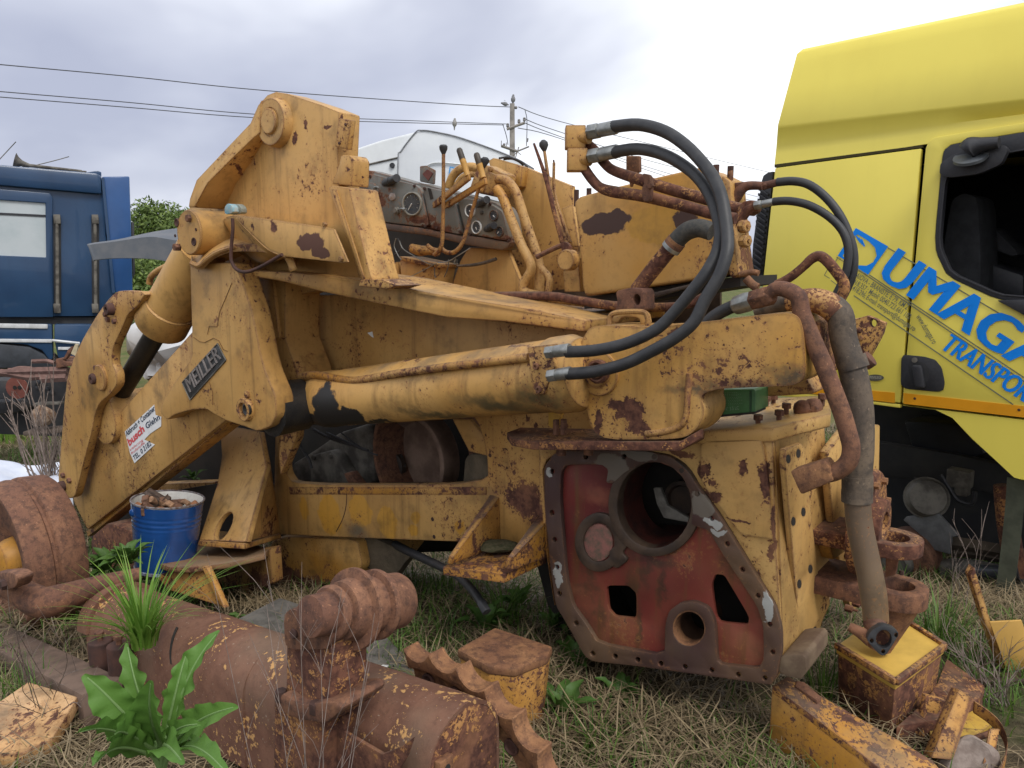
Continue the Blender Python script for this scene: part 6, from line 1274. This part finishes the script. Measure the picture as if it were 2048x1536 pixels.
prt('horn_foot', MB().cyl(BP(*z('N', (372, 140))[0], .3), BP(*z('N', (375, 165))[0], .3), .05), M_ENG, hn_, 0)
prt('antenna', MB().tube(B_(z('N', (-60, 150), (72, 8)), .5), .006, 5), M_ENG, BT, 0); prt('antenna', MB().tube(B_(z('N', (-60, 165), (200, 105), (312, 75)), .5), .006, 5), M_ENG, BT, 0)
bpl('rear_ladder', z('N', (592, 370), (605, 372), (610, 600), (600, 630)), .1, M_PL, dd=.1)

# stripped lorry chassis in front of it
CH = thing('lorry_chassis', 'black stripped lorry chassis with red scrap bars laid over it', 'chassis', V((-5.6, 7.6, -.45)))
CP_ = Plane((0, 1, 0), 7.6)
def cpl(name, pts, t, mat, dd=0.0, bev=.01): return prt(name, MB().ext([CP_(x, y, dd) for x, y in z('O', *pts)], (0, t, 0)), mat, CH, bev)
M_CHS = plain('chassis_black', (0.028, 0.030, 0.035), .7, 0, .2, 6, .5, (0.05, 0.045, 0.042))
cpl('frame_rail', ((-300, 420), (700, 400), (900, 420), (900, 640), (600, 650), (330, 670), (250, 600), (-300, 620)), .25, M_CHS)
cpl('cross_member', ((330, 650), (610, 640), (610, 665), (330, 680)), .4, M_ENG, -.1)
cpl('rear_axle', ((-300, 640), (150, 620), (160, 760), (-300, 800)), .5, M_CHS, .3, .05)
cpl('mount', ((230, 940), (640, 905), (640, 950), (235, 985)), .2, plain('old_timber', (0.12, 0.09, 0.07), .9), -.1)
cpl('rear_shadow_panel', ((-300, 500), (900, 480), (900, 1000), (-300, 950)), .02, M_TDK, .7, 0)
prt('red_plate', MB().lathe(CP_(*z('O', (180, 488))[0], -.02), (0, -1, 0), [(0, .11), (.012, .11), (.014, .02)], 24), plain('brick_red_paint', (0.22, 0.07, 0.05), .8), CH, 0)
for c in z('O', (152, 488), (200, 488)): prt('plate_hole', MB().lathe(CP_(*c, -.036), (0, -1, 0), [(0, .022), (.002, .02)], 10), M_DK, CH, 0)
for c in z('O', (88, 500), (390, 440), (395, 490), (440, 425), (485, 500), (530, 540), (45, 630), (150, 630)): prt('rivet', MB().lathe(CP_(*c, -.0), (0, -1, 0), [(0, .03), (.02, .025), (.03, .005)], 10), M_CHS, CH, 0)
prt('buffer', MB().ball(CP_(*z('O', (440, 785))[0], -.15), .11, 14, (1, .9, 1)).dent(.03, 9), plain('muddy_buffer', (0.30, 0.22, 0.16), .9, 0, .3, 25, .5, (0.13, 0.07, 0.04)), CH, 0)
M_RS = plain('reddish_bar', (0.19, 0.11, 0.092), .8, 0, .2, 9, .5, (0.10, 0.055, 0.046))
for pts, r in ((((-60, 325), (100, 345), (290, 378), (420, 372), (680, 372)), .035), (((95, 325), (300, 318), (550, 312), (700, 312)), .04), (((-60, 320), (60, 328), (150, 325)), .03), (((330, 218), (480, 215), (560, 235)), .022), (((100, 310), (200, 280), (330, 285)), .014), (((430, 395), (560, 385), (690, 380)), .045)):
    prt('red_bar', MB().tube([CP_(x, y, -.2) for x, y in z('O', *pts)], r, 5), M_RS, CH, 0)
cpl('rust_box', ((565, 195), (640, 185), (650, 215), (735, 230), (740, 265), (640, 280), (570, 290)), .2, M_RU, -.25); cpl('rust_strut', ((640, 200), (700, 90), (740, 60), (740, 100), (670, 200)), .05, M_RU, -.25, .005)
prt('cloth_rag', MB().ext([CP_(x, y, -.4) for x, y in z('O', (725, 140), (770, 40), (800, 50), (775, 165))], (0, .02, 0)), plain('pale_rag', (0.48, 0.40, 0.26), .9), CH, 0)

# white lorry behind the dash
WT = thing('white_lorry', 'white lorry cab with rounded roof behind the dashboard and levers', 'lorry', V((-1.0, 9.8, -.45)))
WP = Plane((.10, .995, 0), 9.6)
M_WHT = plain('lorry_white', (0.66, 0.69, 0.72), .5, 0, .05, 2, .05, (0.60, 0.63, 0.67), streak=.12); M_WHT_SHADED = plain('lorry_white_shaded', (0.62, 0.645, 0.66), .5, 0, .05, 2, .05)  # second white is darker: the cab side's shading put into its colour
def wpl(name, pts, t, mat, dd=0.0, bev=.03, seg=3): return prt(name, MB().ext([WP(x, y, dd) for x, y in z('B', *pts)], WP.n * t), mat, WT, bev, seg)
wpl('cab_side', ((-30, 330), (75, 295), (300, 220), (545, 160), (600, 150), (600, 1100), (-30, 1100)), 1.6, M_WHT_SHADED, .25)
wpl('cab_front', ((425, 350), (432, 320), (470, 250), (550, 165), (590, 147), (640, 148), (760, 170), (900, 208), (1100, 275), (1250, 338), (1420, 430), (1500, 520), (1500, 1100), (418, 1100)), 2.2, M_WHT, 0.0)
prt('gutter', MB().tube([WP(x, y, -.01) for x, y in z('B', (424, 700), (424, 352), (445, 300), (550, 165), (600, 148), (700, 160), (900, 208), (1250, 338), (1420, 430))], .008, 6), plain('grey_gutter', (0.25, 0.26, 0.28), .5), WT, 0)
prt('gutter', MB().tube([WP(x, y, .24) for x, y in z('B', (60, 430), (425, 348))], .010, 6), M_ENG, WT, 0)
prt('panel_line', MB().tube([WP(x, y, -.02) for x, y in z('B', (620, 430), (650, 400), (720, 385), (900, 400), (1000, 420))], .01, 5), M_WHT_SHADED, WT, 0)
e = WP(*z('B', (382, 405))[0], .24); prt('rubber_stop', MB().lathe(e, -WP.n, [(0, .035), (.02, .03)], 12), M_PL, WT, 0)
a, b = WP(*z('B', (795, 490))[0], -.01), WP(*z('B', (850, 497))[0], -.01); text_on('lettering', 'D', a, b, .125, -WP.n, plain('sky_blue_letter', (0.08, 0.30, 0.62), .5), WT, .02)

# grey mudguard
mg = [(x, y) for x, y in z('A', (240, 1062), (255, 1045), (430, 1020), (640, 975), (800, 950), (1000, 930))]; mg2 = z('A', (275, 1158), (300, 1150), (430, 1140), (640, 1145), (800, 1172), (1000, 1220))
MGP = Plane((0, 1, 0), 6.4)
o = MB().loft([cr([MGP(x, y, .45) for x, y in mg], 4), cr([MGP(x, y - 2, .02) for x, y in z('A', (245, 1075), (262, 1060), (430, 1038), (640, 1010), (790, 1030), (1000, 1050))], 4), cr([MGP(x, y, 0) for x, y in mg2], 4)], False, False)
MG = thing('grey_mudguard', 'curved dark grey plastic mudguard sticking out behind the boom tower', 'mudguard', V((-2.9, 6.5, -.45)))
oo = o.obj('shell', plain('grey_fender_plastic', (0.075, 0.085, 0.10), .55, 0, .15, 9, .15, (0.10, 0.105, 0.115)), MG, 60); md = oo.modifiers.new('t', 'SOLIDIFY'); md.thickness = .02
prt('stay', MB().tube([MGP(*z('A', (980, 1150))[0], .2), V((MGP(*z('A', (980, 1150))[0], .2).x, 6.6, -.45))], .04, 8), M_CHS, MG, 0)

# utility pole
PD = 30.0
def pp3(px, py, y=PD): return Y(px, py, y)
def q3_(pts, y=PD): return [Y(a[0], a[1], a[2] if len(a) > 2 else y) for a in z('Q', *pts)]
pb = pp3(1024.5, 207); UP = thing('utility_pole', 'tall grey concrete utility pole with cross arms and insulators', 'utility pole', V((pb.x, PD, -.45)))
M_CON = plain('weathered_concrete', (0.26, 0.24, 0.22), .9, 0, .2, 3, .3)
prt('shaft', MB().loft([[V((pb.x + sx * w, PD + sy * w, zz)) for sx, sy in ((-1, -1), (1, -1), (1, 1), (-1, 1))] for zz, w in ((-.3, .14), (pb.z, .088))]), M_CON, UP, .02)
M_INS = plain('insulator', (0.20, 0.19, 0.19), .3)
def arm(a, b, r=.055, y2=PD): return prt('cross_arm', MB().tube([Y(*z('Q', a)[0], PD - .1), Y(*z('Q', b)[0], y2 - .1)], r, 6), M_CON, UP, 0)
ar1 = arm((1140, 755), (1445, 645)); ar2 = arm((1045, 1040), (1310, 1130)); arm((1300, 1140), (1520, 1050), .03); arm((1220, 1225), (1330, 1140), .02); arm((1285, 1250), (1345, 1060), .02); arm((1310, 1130), (1385, 1195), .015)
for c in ((1155, 690), (1348, 620), (1440, 590)): prt('insulator', MB().lathe(Y(*z('Q', (c[0], c[1] + 35))[0], PD - .1), (0, 0, 1), [(-.06, .02), (.0, .02), (.02, .05), (.06, .06), (.1, .045), (.12, .06), (.15, .03)], 12), M_INS, UP, 0)
for c in ((1295, 385),): prt('insulator', MB().ball(Y(*z('Q', c)[0], PD - .1), .06, 10), M_INS, UP, 0)
prt('insulator', MB().ball(Y(*z('Q', (1095, 1015))[0], PD - .1), .05, 10), M_INS, UP, 0)
for pts in (((1048, 950), (1045, 1040)), ((1132, 980), (1132, 1045)), ((1340, 1060), (1330, 1150))): prt('bracket_pin', MB().tube(q3_(pts), .014, 5), M_INS, UP, 0)
prt('jumper_wire', MB().tube(q3_(((1070, 670), (1110, 790), (1140, 900), (1160, 1020))), .014, 5), M_CHS, UP, 0); prt('jumper_wire', MB().tube(q3_(((1450, 430), (1480, 560), (1485, 750), (1475, 1040))), .014, 5), M_CHS, UP, 0)
prt('fuse', MB().tube(q3_(((1497, 910), (1485, 970))), .035, 8), M_INS, UP, 0)
M_WIRE = plain('wire_grey', (0.055, 0.055, 0.06), .6)
def wire(pts, lab, r=.016):
    q = [Y(x, y, d) for x, y, d in pts]; d0 = q[-1] - q[-2]; q.append(q[-1] + d0 * 2.0)
    o = MB().tube(cr(q, 6), r, 5, smooth=False).obj('overhead_wire', M_WIRE, None); tag(o, lab, 'wire', 'overhead wires')
wire([(1022, 214, 30), (900, 208, 28.6), (530, 181, 25), (260, 153, 23), (0, 129, 21)], 'single topmost overhead wire running left from the pole top', .014)
wire([(1015, 248, 30), (760, 239, 27.8), (505, 228, 25), (260, 205, 23), (0, 183, 21)], 'upper wire of the close pair running left from the pole', .013)
wire([(1008, 250, 30), (760, 244, 27.8), (505, 235, 25), (260, 215, 23), (0, 194, 21)], 'lower wire of the close pair running left from the pole', .013)
wire([(1037, 214, 30), (1120, 243, 36), (1330, 295, 46), (1540, 345, 60)], 'steepest overhead wire running right from the pole top', .016)
wire([(1052, 239, 30), (1120, 264, 36), (1330, 330, 46), (1540, 375, 60)], 'second overhead wire running right from the upper cross arm', .016)
wire([(1050, 246, 30), (1120, 273, 36), (1330, 345, 46), (1540, 400, 60)], 'third overhead wire running right from the upper cross arm', .016)
wire([(1036, 256, 30), (1120, 277, 36), (1330, 352, 46), (1540, 412, 60)], 'lowest overhead wire running right from the pole', .016)
# pigeons
M_PG = plain('pigeon_grey', (0.14, 0.14, 0.15), .8, 0, .2, 60, .2, (0.22, 0.22, 0.23)); M_PG2 = plain('pigeon_pale', (0.30, 0.29, 0.28), .8, 0, .2, 60, .2, (0.22, 0.21, 0.20))
def bird(px, py, y, lab, mat, up=True, s=1.0):
    c = Y(px, py, y); b = MB()
    if up: b.lathe(c + V((.0, 0, -.20 * s)), V((.06, 0, 1)), [(-.02, .012), (.02, .02), (.10, .03), (.16, .075), (.24, .085), (.31, .055), (.335, .040), (.37, .042), (.40, .025), (.405, .004)], 12)
    else: b.lathe(c + V((.12, 0, -.03)), V((-1, 0, .25)), [(-.02, .012), (.03, .03), (.08, .07), (.15, .075), (.21, .05), (.24, .038), (.275, .03), (.295, .006)], 12)
    b.tube([c + V((-.0, -.02, .12 * s)), c + V((-.05, -.05, .125 * s))], [.012, .003], 5)
    return tag(b.obj('pigeon', mat, None), lab, 'bird', 'pigeons on the wires')
bird(908.5, 248, 28.7, 'pale pigeon sitting on the pair of wires above the white lorry', M_PG2)
bird(1025.5, 200, 30, 'dark pigeon perched on top of the utility pole', M_PG)
bird(1010.5, 208, 29.8, 'dark pigeon hunched on the top wire beside the pole', M_PG, False)

# white tarp and crumpled plastic
tg_ = MB(); nx, ny = 26, 16; vv = []
for j in range(ny):
    row = []
    for i in range(nx):
        px = -90 + 235 * i / (nx - 1); py = 918 + 75 * j / (ny - 1); zz = .0
        p = G(px, py, -.12); p.z = (-.15 if 0 < j < ny - 1 else -.46) + .16 * abs(noise.noise(V((p.x * 1.6, p.y * 1.1, .5)))) + .05 * noise.noise(V((p.x * 4, p.y * 3, 2)))
        row.append(tg_.bm.verts.new(p))
    vv.append(row)
for j in range(ny - 1):
    for i in range(nx - 1): tg_.bm.faces.new((vv[j][i], vv[j][i + 1], vv[j + 1][i + 1], vv[j + 1][i]))
o = tg_.obj('white_tarp', plain('white_tarp_cloth', (0.62, 0.65, 0.72), .6, 0, .05, 3, .1, (0.50, 0.54, 0.64)), None, 60); md = o.modifiers.new('s', 'SUBSURF'); md.levels = md.render_levels = 2
tag(o, 'crumpled white tarpaulin on the ground behind the big rusty wheel', 'tarpaulin')
o = MB().ball(P(338, 695, 2.75), .30, 24, (.9, .5, .95)).dent(.10, 5, 1).dent(.05, 13, 4).obj('crumpled_plastic', plain('white_plastic_sheet', (0.58, 0.60, 0.63), .35, 0, .05, 4, .2), None, 25)
tag(o, 'crumpled white plastic sheet stuffed behind the yellow boom arm', 'plastic sheet')
# ================================================================ plants
def mat_leaf(name, c1, c2, tr=.25, sc=6, rough=.5):
    m, nt = new_mat(name); geo = nt.nodes.new('ShaderNodeNewGeometry')
    rnd = geo.outputs['Random Per Island']; n1 = noi(nt, geo.outputs['Position'], sc, 3, .5).outputs['Fac']
    f = math_(nt, 'ADD', math_(nt, 'MULTIPLY', rnd, .6), math_(nt, 'MULTIPLY', n1, .4))
    c = mixc(nt, sstep(nt, f, .2, .8), c1, c2)
    b = node(nt, 'ShaderNodeBsdfPrincipled', {'Base Color': c, 'Roughness': rough}); b.inputs['Specular IOR Level'].default_value = .3
    bp_ = node(nt, 'ShaderNodeBump', {'Strength': .5, 'Distance': .003, 'Height': noi(nt, geo.outputs['Position'], sc * 12, 4, .6, .6).outputs['Fac']}); nt.links.new(bp_.outputs[0], b.inputs['Normal'])
    t = node(nt, 'ShaderNodeBsdfTranslucent', {'Color': c})
    mx = node(nt, 'ShaderNodeMixShader', {0: tr, 1: b.outputs[0], 2: t.outputs[0]})
    o = nt.nodes.new('ShaderNodeOutputMaterial'); nt.links.new(mx.outputs[0], o.inputs[0]); return m
M_GRN = mat_leaf('green_grass', (0.05, 0.105, 0.018), (0.115, 0.20, 0.035)); M_STRAW = mat_leaf('dry_straw', (0.135, 0.10, 0.058), (0.29, 0.225, 0.135), .1)
M_TUFT = mat_leaf('lush_grass', (0.10, 0.22, 0.025), (0.20, 0.33, 0.06), .35); M_DOCK = mat_leaf('dock_leaf', (0.075, 0.175, 0.028), (0.135, 0.25, 0.05), .25, 5, .55)
M_VEIN = mat_leaf('leaf_vein', (0.16, 0.27, 0.09), (0.19, 0.30, 0.11), .2); M_WEED = mat_leaf('weed_leaf', (0.04, 0.10, 0.02), (0.09, 0.17, 0.035), .25)
M_TWIG = plain('dry_twig', (0.24, 0.19, 0.165), .9, 0, .2, 30, 0); M_TREE = mat_leaf('tree_foliage', (0.07, 0.115, 0.025), (0.16, 0.22, 0.055), .25, .6); M_BARK = plain('bark', (0.09, 0.07, 0.05), .95)
def blade(bm, base, h, w, lean, az, seg=3, droop=1.0):
    d = V((math.cos(az), math.sin(az), 0)); s = V((-d.y, d.x, 0)) * w / 2; prev = None
    for k in range(seg + 1):
        t = k / seg; p = base + d * (lean * h * t ** 1.7) + V((0, 0, h * (t - droop * .35 * lean * t * t)))
        ww = s * (1 - t) ** .7 if k < seg else V((0, 0, 0))
        cur = [bm.verts.new(p - ww), bm.verts.new(p + ww)] if k < seg else [bm.verts.new(p)]
        if prev:
            if len(cur) == 2: bm.faces.new((prev[0], prev[1], cur[1], cur[0]))
            else: bm.faces.new((prev[0], prev[1], cur[0]))
        prev = cur
random.seed(21)
def field(name, label, n, mat, hr, wr, leanr, dens, xr=(-7.0, 7.0), yr=(1.2, 10.0), flat=0.0):
    b = MB(); k = 0; tries = 0
    while k < n and tries < n * 12:
        tries += 1
        y = yr[0] + (yr[1] - yr[0]) * random.random() ** 1.6; x = random.uniform(*xr) * min(1, (y + .8) / 6.5)
        if abs(x) > .95 * y + .8: continue
        if random.random() > dens(x, y): continue
        h = random.uniform(*hr); blade(b.bm, V((x, y, gz(x, y) - .005)), h * (1 - flat * .5), random.uniform(*wr) * (1 + y * .12), random.uniform(*leanr), random.uniform(0, 6.283)); k += 1
    tag(b.obj(name, mat, None, recalc=False), label, 'grass', kind='stuff')
nz_ = lambda x, y, s, o: noise.noise(V((x * s, y * s, o)))
field('dry_grass', 'matted dry straw covering the ground between the scrap', 72000, M_STRAW, (.05, .17), (.003, .006), (.5, 2.6), lambda x, y: .42 + .9 * nz_(x, y, 1.3, 7))
field('green_grass', 'short green grass growing in patches among the scrap', 52000, M_GRN, (.05, .17), (.003, .007), (.2, 1.1), lambda x, y: (.24 if y < 4 else .42) + 1.0 * nz_(x, y, 1.1, 2))
# straw heaps: tangles of long stalks
b = MB()
for cx, cy, rr, n in ((.02, 3.0, .30, 900), (-.28, 2.9, .22, 500), (.75, 2.55, .35, 700), (.35, 2.5, .35, 600), (1.25, 2.5, .4, 500), (-1.6, 2.35, .3, 700), (-1.35, 2.15, .3, 500)):
    for _ in range(n):
        a = random.uniform(0, 6.28); r = rr * math.sqrt(random.random()); p = V((cx + r * math.cos(a), cy + r * math.sin(a), gz(cx, cy) + random.uniform(0, .10) * (1 - r / rr * .7)))
        a2 = random.uniform(0, 6.28); l = random.uniform(.08, .26); d = V((math.cos(a2), math.sin(a2), random.uniform(-.25, .5))).normalized(); s = d.cross(V((0, 0, 1))).normalized() * .0022
        m_ = p + d * l * .5 + V((random.uniform(-.02, .02), random.uniform(-.02, .02), .02)); e = p + d * l
        v = [b.bm.verts.new(q) for q in (p - s, p + s, m_ + s, m_ - s)]; b.bm.faces.new(v); v2 = [b.bm.verts.new(e)]; b.bm.faces.new((v[3], v[2], v2[0]))
tag(b.obj('straw_heap', M_STRAW, None, recalc=False), 'tangled heaps of long dry stalks on the ground', 'straw', kind='stuff')
# tuft growing out of the track frame
def tuft(base, n, hr, spread, lab, mat, wr=(.006, .010), lean=(.15, 1.6), name='grass_tuft'):
    b = MB()
    for _ in range(n):
        a = random.uniform(0, 6.28); r = spread * random.random(); blade(b.bm, base + V((r * math.cos(a), r * math.sin(a), 0)), random.uniform(*hr), random.uniform(*wr), random.uniform(*lean), a + random.uniform(-.6, .6), 5)
    return tag(b.obj(name, mat, None, recalc=False), lab, 'grass')
random.seed(4)
tuft(P(286, 1290, 1.24), 120, (.18, .42), .05, 'lush green grass tuft growing on the rusty track frame', M_TUFT, (.008, .014), (.1, 1.15))
tuft(G(1010, 1250, 0) + V((0, .1, 0)), 70, (.12, .3), .12, 'grass clump behind the rusty pedestal block', M_GRN)
tuft(G(1870, 1300, -.05), 110, (.15, .40), .14, 'tall grass clump in front of the brake drum', M_GRN, (.005, .009), (.1, .8))
tuft(G(1650, 1400, 0), 60, (.12, .28), .08, 'grass clump between gearbox and yellow pedestal', M_GRN, (.005, .008), (.1, .8))
tuft(G(1180, 1500, 0), 40, (.10, .22), .1, 'small grass clump in the straw below the gearbox', M_GRN, (.005, .008), (.1, 1.0))
tuft(G(70, 1420, 0), 60, (.10, .25), .12, 'grass clump at the left edge beside the painted slab', M_GRN, (.005, .008), (.1, 1.2))
tuft(G(20, 870, -.45), 420, (.15, .45), .6, 'bright grass clump beside the stripped chassis at left', M_TUFT, (.010, .016), (.1, .8))
# broad-leaved dock
def leaf(b, base, tip, width, nrm, wave=.12, curl=.1, n=12, vein=None):
    ax = tip - base; L_ = ax.length; ax = ax / L_; sd = ax.cross(nrm).normalized(); nn = sd.cross(ax).normalized(); rows = []; ph = random.uniform(0, 6)
    lob = [[random.uniform(.72, 1.25) for _ in range(n + 1)] for _ in range(2)]
    for i in range(n + 1):
        t = i / n; w = width * (math.sin(math.pi * min(1, t * .90 + .07)) ** .75) * (1.08 - .40 * t) * .5
        p = base + ax * (L_ * t) + nn * (curl * L_ * math.sin(math.pi * t)) - V((0, 0, 1)) * (.12 * L_ * t ** 3)
        row = []
        for k in (-1, -.6, -.2, 0, .2, .6, 1):
            rag = lob[k > 0][i] if abs(k) == 1 else 1
            row.append(b.bm.verts.new(p + sd * (w * k * rag) + nn * (abs(k) ** 1.5 * w * .45 + wave * w * math.sin(i * 1.7 + ph + k * 2) * abs(k) ** 2 * 2.2)))
        rows.append(row)
        if vein is not None: vein.append(p.copy())
    for r1, r2 in zip(rows, rows[1:]):
        for k in range(6): b.bm.faces.new((r1[k], r1[k + 1], r2[k + 1], r2[k]))
def dock(lab, base, leaves, scale=1.0):
    T = thing('dock_plant', lab, 'plant', base)
    for tip, w, nrm in leaves:
        b = MB(); vn = []; st_ = base + (tip - base) * .18 + V((0, 0, .03)); leaf(b, st_, tip, w * .72, nrm, .16, .06, 18, vein=vn)
        o = b.obj('leaf', M_DOCK, T, 80, recalc=False); md = o.modifiers.new('s', 'SUBSURF'); md.levels = md.render_levels = 1
        MB().tube([base, base.lerp(st_, .5) + V((0, 0, .01)), st_] + vn[2::3], [.006, .006, .005] + [.0034 - .0004 * k for k in range(len(vn[2::3]))], 6, 3).obj('midrib', M_VEIN, o)
    return T
random.seed(9)
DK = 1.28                                   # metres in front of the camera, before the track frame
def DKp(px, py, y=DK): return Y(px, py, y)
db_ = V((Y(330, 1600, 1.36).x, 1.36, .40))
base = DKp(325, 1545, 1.34)
def toward(px, py, y): return Y(px, py, y)
back_ = V((0.15, -.75, .55))
dock('big green dock plant with wavy leaves in front of the rusty cover', base, [
    (toward(165, 1325, 1.30), .115, V((.3, -.8, .5))), (toward(252, 1262, 1.38), .085, V((-.2, -.8, .5))), (toward(300, 1330, 1.22), .10, V((0, -.9, .4))), (toward(438, 1236, 1.42), .105, V((-.5, -.7, .5))),
    (toward(372, 1285, 1.40), .05, V((.4, -.7, .5))), (toward(475, 1385, 1.25), .085, V((.3, -.6, .75))), (toward(400, 1420, 1.2), .06, V((.2, -.6, .7))), (toward(225, 1440, 1.15), .10, V((-.2, -.6, .8))), (toward(185, 1500, 1.12), .10, V((-.3, -.5, .8))), (toward(150, 1440, 1.18), .09, V((-.3, -.5, .8))), (toward(455, 1510, 1.1), .07, V((.3, -.4, .8))), (toward(365, 1490, 1.1), .08, V((.1, -.6, .8)))])
# stem so that the plant reaches the ground
MB().tube([V((base.x, base.y + .05, gz(base.x, base.y))), base + V((0, .02, -.2)), base], [.012, .012, .010], 8).obj('stem', M_VEIN, bpy.data.objects['dock_plant'])
def weed(c, lab, n=16, s=.12, name='weed'):
    T = thing(name, lab, 'plant', c)
    for _ in range(n):
        a = random.uniform(0, 6.28); el = random.uniform(.2, 1.1); l = s * random.uniform(.6, 1.2); d = V((math.cos(a) * math.cos(el), math.sin(a) * math.cos(el), math.sin(el)))
        b = MB(); leaf(b, c + d * l * .25, c + d * l, l * .36, V((-d.x, -d.y, .8)), .1, .12, 6); b.obj('leaf', M_WEED, T, 80, recalc=False)
    return T
random.seed(31)
for (px, py), s, lab in (((968, 1262), .17, 'broad leaved weed between black hose end and pedestal'), ((1040, 1215), .13, 'leafy weed by the left foot of the gearbox'), ((1105, 1255), .12, 'small leafy weed under the red gearbox corner'), ((1150, 1340), .15, 'leafy weed in straw right of the pedestal block'), ((1125, 1440), .16, 'low leafy weed at the bottom right of the pedestal block'), ((1240, 1400), .12, 'small weed in straw under the gearbox flange'), ((470, 1250), .09, 'tiny weed at the foot of the rusty plate'), ((1700, 1530), .10, 'tiny weed at the bottom edge beside the flaking beam')):
    weed(G(px, py, 0.0), lab, 15, s)
weed(P(385, 960, 2.5), 'small green weed behind the boom arm above the bucket', 14, .10); weed(P(215, 1145, 1.7) , 'leafy green weed in the gap behind the yoke arm', 40, .14); weed(P(255, 1130, 1.7), 'low leafy weed left of the blue bucket', 40, .14)
# dry twigs
def twigs(lab, base, n, h, spread, r=.0022, name='dry_stalks', tips=None):
    b = MB()
    for k in range(n):
        if tips: e = tips[k % len(tips)] + V((random.uniform(-.02, .02), random.uniform(-.03, .03), random.uniform(-.02, .02)))
        else: a = random.uniform(0, 6.28); e = base + V((math.cos(a) * spread * random.random(), math.sin(a) * spread * random.random(), h * random.uniform(.5, 1)))
        s = base + V((random.uniform(-.05, .05), random.uniform(-.05, .05), 0)); m_ = s.lerp(e, .5) + V((random.uniform(-.05, .05), random.uniform(-.04, .04), .02))
        pts = cr([s, m_, e], 5); b.tube(pts, [r * (1.3 - .9 * i / len(pts)) for i in range(len(pts))], 4, smooth=False)
        for _ in range(4):
            i = random.randint(4, len(pts) - 2); d = (pts[i + 1] - pts[i]).normalized(); sd = V((random.uniform(-1, 1), random.uniform(-1, 1), random.uniform(.1, 1))).normalized(); l = random.uniform(.04, .14) * (h / .5) ** .5
            b.tube([pts[i], pts[i] + (d + sd * .6) * l * .5, pts[i] + (d + sd * .9) * l], [r * .6, r * .5, r * .3], 4, 2)
    return tag(b.obj(name, M_TWIG, None), lab, 'plant')
random.seed(14)
twigs('thin dry stalks in front of the roller post', V((-.42, 1.30, .30)), 10, .3, .3, .0009, tips=[Y(px, py, 1.38) for px, py in ((440, 1180), (560, 1170), (620, 1180), (700, 1180), (740, 1230), (660, 1290), (720, 1270), (540, 1210), (500, 1260), (690, 1390), (600, 1250))])
twigs('thin dry stalks drooping over the side rail at left', G(110, 1420, .05), 10, .5, .3, .0013, tips=[Y(px, py, 2.0) for px, py in ((10, 1230), (40, 1290), (90, 1260), (60, 1340), (20, 1400), (150, 1330), (170, 1420), (0, 1480))])
twigs('leafless pale bush in front of the stripped chassis', V((Y(95, 890, 6.2).x, 6.2, -.45)), 26, .9, .7, .007, 'bare_bush', tips=[Y(px, py, 6.2) for px, py in ((20, 815), (45, 800), (58, 785), (82, 770), (105, 760), (65, 815), (110, 840), (122, 880), (30, 850), (90, 905), (118, 905))])
twigs('dry brambles in the lower right grass', G(1990, 1400, 0), 20, .25, .25, .002)
twigs('dry stalks standing before the brake drum', G(1920, 1230, -.05), 6, .5, .12, .0018)
# trees on the left
def tree(c, h, rx, n, lab, seed, ls=.085):
    random.seed(seed); T = thing('tree', lab, 'tree', c)
    MB().tube([c, c + V((.05, 0, h * .4)), c + V((-.05, .05, h * .8))], [.16, .11, .03], 8).obj('trunk', M_BARK, T)
    b = MB()
    lobes = [(V((random.uniform(-1, 1) * rx * .65, random.uniform(-1, 1) * rx * .5, h * random.uniform(.25, .85))), rx * random.uniform(.3, .55)) for _ in range(16)] + [(V((0, 0, h * .8)), rx * .5)]
    for _ in range(int(n * 2.6)):
        o_, r = random.choice(lobes); d = V((random.gauss(0, 1), random.gauss(0, 1), random.gauss(0, 1))).normalized(); p = c + o_ + d * r * random.random() ** .4
        if p.z > c.z + h: continue
        u_ = V((random.gauss(0, 1), random.gauss(0, 1), random.gauss(0, 1))).normalized(); w_2 = u_.cross(d).normalized(); s = ls * random.uniform(.5, 1.2)
        v = [b.bm.verts.new(p + q) for q in (-u_ * s, -w_2 * s * .45, u_ * s, w_2 * s * .45)]; b.bm.faces.new(v)
    b.obj('crown', M_TREE, T, recalc=False)
tree(V((Y(345, 600, 27).x, 27, -.3)), 4.15, 1.5, 6000, 'rounded green tree behind the grey mudguard', 3)
tree(V((Y(283, 600, 29).x, 29, -.3)), 3.6, .9, 3500, 'narrow green tree right beside the blue lorry', 6)
tree(V((Y(320, 600, 25).x, 25, -.3)), 2.1, 1.8, 5000, 'low yellowish green bush below the grey mudguard', 8)
tree(V((Y(425, 600, 28).x, 28, -.3)), 3.4, 1.5, 4000, 'green tree mostly hidden behind the boom tower', 12)
